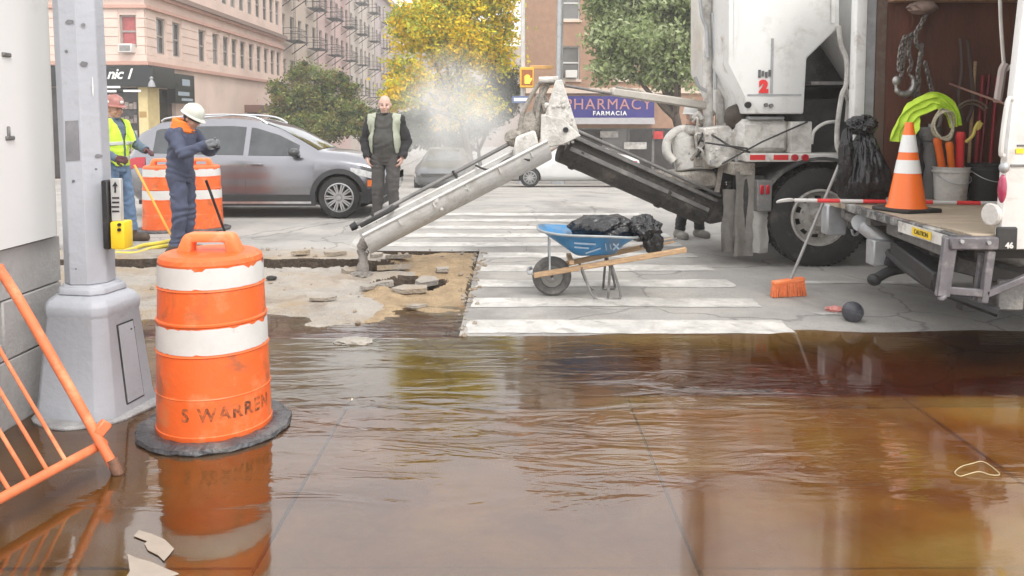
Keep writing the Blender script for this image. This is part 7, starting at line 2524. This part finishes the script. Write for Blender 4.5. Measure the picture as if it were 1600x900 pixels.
def wear_c(c):                                            # bald, charcoal sweater, faded vest open over a black jacket
    z, co = c['z'], c['co']
    c['shell']('sweater', (isin(c, 'torso', 'hips') & (z > .92)) | (isin(c, 'neck') & (z < 1.5)), .012, M_drk, .012)
    c['shell']('jacket_sleeve', isin(c, 'uarm', 'farm') | (isin(c, 'torso') & (np.abs(co[:, 1]) > .14)), .024, M_blkj, .014)
    c['shell']('trousers', isin(c, 'thigh', 'shin', 'hips') & (z > .06) & (z < .98), .016, M_trs, .009)
    pair(c, 'shoe', isin(c, 'foot'), .012, M_boot, .001)
    ay = np.abs(co[:, 1])
    inner = .105 + .04 * np.clip((1.3 - z) / .4, 0, 1)
    v = isin(c, 'torso', 'hips', 'uarm') & (z > .88) & (z < 1.5) & (ay < .215) & ~((co[:, 0] > -.02) & (ay < inner))
    c['shell']('safety_vest', v, .036, mat('faded_vest', (.34, .36, .28), .8, var=.12, scale=10), .006)
    MB().box(.125, .14, .06, .115, 1.13, 1.15).build('small_badge', M_refl, c['t'], local=True)
def wear_d(c):
    z = c['z']
    c['shell']('jacket', (isin(c, 'torso', 'uarm', 'farm', 'hips') & (z > .9)) | (isin(c, 'neck') & (z < 1.5)), .018, mat('grey_jacket', (.12, .12, .12), .8), .008)
    c['shell']('trousers', isin(c, 'thigh', 'shin', 'hips') & (z > .1) & (z < .98), .016, M_blkj, .009)
    pair(c, 'boot', isin(c, 'foot') | (isin(c, 'shin') & (z < .12)), .016, mat('grey_boot', (.2, .19, .17), .8, var=.3), .002)
    hard_hat(c, M_refl)

pa_ = Gp(203, 379)
person('worker in a lime vest, blue jeans and rust red helmet beside the lamp post', (Wp(181, 300, pa_.y + .05).x, pa_.y + .05, 0), R(-12),
       dict(J=dict(elR=(-.02, -.27, 1.16), wrR=(.20, -.24, 1.04), elL=(.12, .24, 1.18), wrL=(.34, .12, 1.12), kneeR=(.06, -.11, .5), ankR=(.05, -.12, .09), toeR=(.22, -.14, .04), kneeL=(.07, .12, .5), ankL=(.10, .14, .09), toeL=(.27, .16, .04)),
            handL=(1, -.3, -.2), palmL=(0, -.5, -1), handR=(1, .3, -.25), palmR=(0, 1, -.3), curlR=1.3, curlL=.9, head_pitch=.06, head_yaw=-.12), 1.80, {}, wear_a)
person('worker in navy coveralls with an orange hood and pale helmet, head bowed', (Wp(283, 300, 9.0).x, 9.0, 0), R(-8),
       dict(J=dict(waist=(0, 0, 1.1), chest=(.03, 0, 1.30), neck=(.08, 0, 1.45), head=(.155, 0, 1.575), shR=(.03, -.195, 1.39), shL=(.05, .195, 1.39), elR=(.20, -.27, 1.19), wrR=(.38, -.15, 1.28), elL=(.22, .25, 1.2), wrL=(.39, .09, 1.27), kneeR=(.05, -.11, .5), ankR=(-.02, -.12, .09), toeR=(.14, -.14, .04), kneeL=(.02, .11, .5)),
            handR=(.7, .5, .25), palmR=(-.2, .8, 0), handL=(.7, -.5, .25), palmL=(-.2, -.8, 0), curlR=1.2, curlL=1.2, head_pitch=.5), 1.72, {}, wear_b)
person('bald man in a faded vest over a dark jacket standing behind the chute, facing forward', (Wp(603, 300, 11.5).x, 11.5, 0), R(-92),
       dict(J=dict(elR=(-.05, -.28, 1.14), wrR=(.06, -.235, .93), elL=(-.05, .28, 1.14), wrL=(.06, .235, .93), ankR=(-.01, -.13, .09), toeR=(.14, -.17, .04), toeL=(.20, .15, .04), kneeL=(.07, .11, .5), ankL=(.05, .13, .09)),
            curlR=.9, curlL=.9, handR=(.25, .25, -1), handL=(.25, -.25, -1), head_pitch=.12, head_yaw=.14), 1.88, dict(skinname='fair_skin', skin=(.56, .36, .29)), wear_c, belly=.045)
pd_ = Gp(1087, 373)
person('worker hidden behind the auger trough, only dark trouser legs and grey boots showing', (pd_.x - .05, pd_.y + .12, 0), R(-70),
       dict(J=dict(toeR=(.15, -.17, .04), toeL=(.15, .16, .04), hipR=(0, -.1, .93), ankR=(0, -.16, .09), ankL=(0, .15, .09))), 1.7, {}, wear_d, voxel=.011)
# the long tools the workers hold
t0_, t1_ = Wp(322, 282, 8.95), Gp(357, 357)
t1_ = Vector((t1_.x, 9.4, .03)); t1_.x = (356 - 800) / FPX * 9.4
rk = thing('shovel', 'black handled tool slanting down from the navy worker to the road', 'tool', t1_)
MB().cyl(t0_, t1_, .016, .014, 10).build('handle', M_black, rk)
MB().box(t1_.x - .02, t1_.x + .14, t1_.y - .1, t1_.y + .1, .008, .03).build('blade', M_greym, rk, bevel=.008)
q0_, q1_ = Wp(210, 258, 9.75), Vector(((262 - 800) / FPX * 9.6, 9.6, .25))
rk = thing('rake', 'thin orange handled tool held low by the lime vested worker', 'tool', (q1_.x, q1_.y, 0))
MB().cyl(q0_, q1_ + Vector((.05, 0, -.2)), .014, .014, 10).build('handle', mat('amber_handle', (.8, .4, .06), .5), rk)
MB().bar(q1_ + Vector((.05, -.15, -.21)), q1_ + Vector((.05, .15, -.21)), .03, .05).build('head', M_greym, rk, bevel=.006)

# ------------------------------------------------------------------ steam drifting over the road behind the chute
def steam():
    c = Wp(712, 188, 15.5)
    mb = MB()
    mb.ell((c.x, c.y, c.z), 1.6, .95, 1.75, 28, 18)
    o = mb.build('steam_cloud', None, None)
    m = bpy.data.materials.new('steam')
    m.use_nodes = True
    n, l = m.node_tree.nodes, m.node_tree.links
    n.remove(n['Principled BSDF'])
    v = n.new('ShaderNodeVolumePrincipled')
    v.inputs['Color'].default_value = (.93, .93, .92, 1)
    v.inputs['Anisotropy'].default_value = 0.2
    tc = n.new('ShaderNodeTexCoord')
    gr = n.new('ShaderNodeVectorMath')
    gr.operation = 'SUBTRACT'
    gr.inputs[1].default_value = (c.x, c.y, c.z)
    l.new(tc.outputs['Object'], gr.inputs[0])
    dv = n.new('ShaderNodeVectorMath')
    dv.operation = 'DIVIDE'
    dv.inputs[1].default_value = (1.55, .9, 1.7)
    l.new(gr.outputs[0], dv.inputs[0])
    ln = n.new('ShaderNodeVectorMath')
    ln.operation = 'LENGTH'
    l.new(dv.outputs[0], ln.inputs[0])
    mr = n.new('ShaderNodeMapRange')
    mr.interpolation_type = 'SMOOTHSTEP'
    mr.inputs[1].default_value = 0.1
    mr.inputs[2].default_value = 0.98
    mr.inputs[3].default_value = 1.0
    mr.inputs[4].default_value = 0.0
    l.new(ln.outputs['Value'], mr.inputs[0])
    nz = n.new('ShaderNodeTexNoise')
    nz.inputs['Scale'].default_value = 1.6
    nz.inputs['Detail'].default_value = 3
    l.new(tc.outputs['Object'], nz.inputs['Vector'])
    m2 = n.new('ShaderNodeMapRange')
    m2.inputs[1].default_value = .2
    m2.inputs[2].default_value = .75
    m2.inputs[4].default_value = 1.5
    l.new(nz.outputs['Fac'], m2.inputs[0])
    mu = n.new('ShaderNodeMath')
    mu.operation = 'MULTIPLY'
    l.new(mr.outputs[0], mu.inputs[0])
    l.new(m2.outputs[0], mu.inputs[1])
    mu2 = n.new('ShaderNodeMath')
    mu2.operation = 'MULTIPLY'
    mu2.inputs[1].default_value = 1.3
    l.new(mu.outputs[0], mu2.inputs[0])
    l.new(mu2.outputs[0], v.inputs['Density'])
    l.new(v.outputs[0], n['Material Output'].inputs['Volume'])
    o.data.materials.append(m)
    tag(o, 'pale steam drifting up behind the chute in front of the yellow tree', 'steam', kind='stuff')
steam()

# ------------------------------------------------------------------ thin street haze
def haze():
    o = MB().box(-275, 275, -12, 315, -6, 21).build('haze', None, smooth=False)
    m = bpy.data.materials.new('street_haze')
    m.use_nodes = True
    n, l = m.node_tree.nodes, m.node_tree.links
    n.remove(n['Principled BSDF'])
    v = n.new('ShaderNodeVolumePrincipled')
    v.inputs['Color'].default_value = (.96, .96, .95, 1)
    v.inputs['Density'].default_value = 0.0017
    l.new(v.outputs[0], n['Material Output'].inputs['Volume'])
    o.data.materials.append(m)
    tag(o, kind='stuff')
haze()

# ------------------------------------------------------------------ origins: top-level meshes sit at their own base
bpy.context.view_layer.update()
for o in list(S.objects):
    if o.type == 'MESH' and o.parent is None and o.get('kind') != 'structure' and o.name.split('.')[0] not in ('steam_cloud', 'haze') and not o.children:
        if o.location.length > 0 or not o.data.vertices: continue
        n_ = len(o.data.vertices)
        c_ = np.empty(n_ * 3); o.data.vertices.foreach_get('co', c_); c_ = c_.reshape(-1, 3)
        b_ = Vector(((c_[:, 0].min() + c_[:, 0].max()) / 2, (c_[:, 1].min() + c_[:, 1].max()) / 2, c_[:, 2].min()))
        o.data.transform(Matrix.Translation(-b_))
        o.location = b_
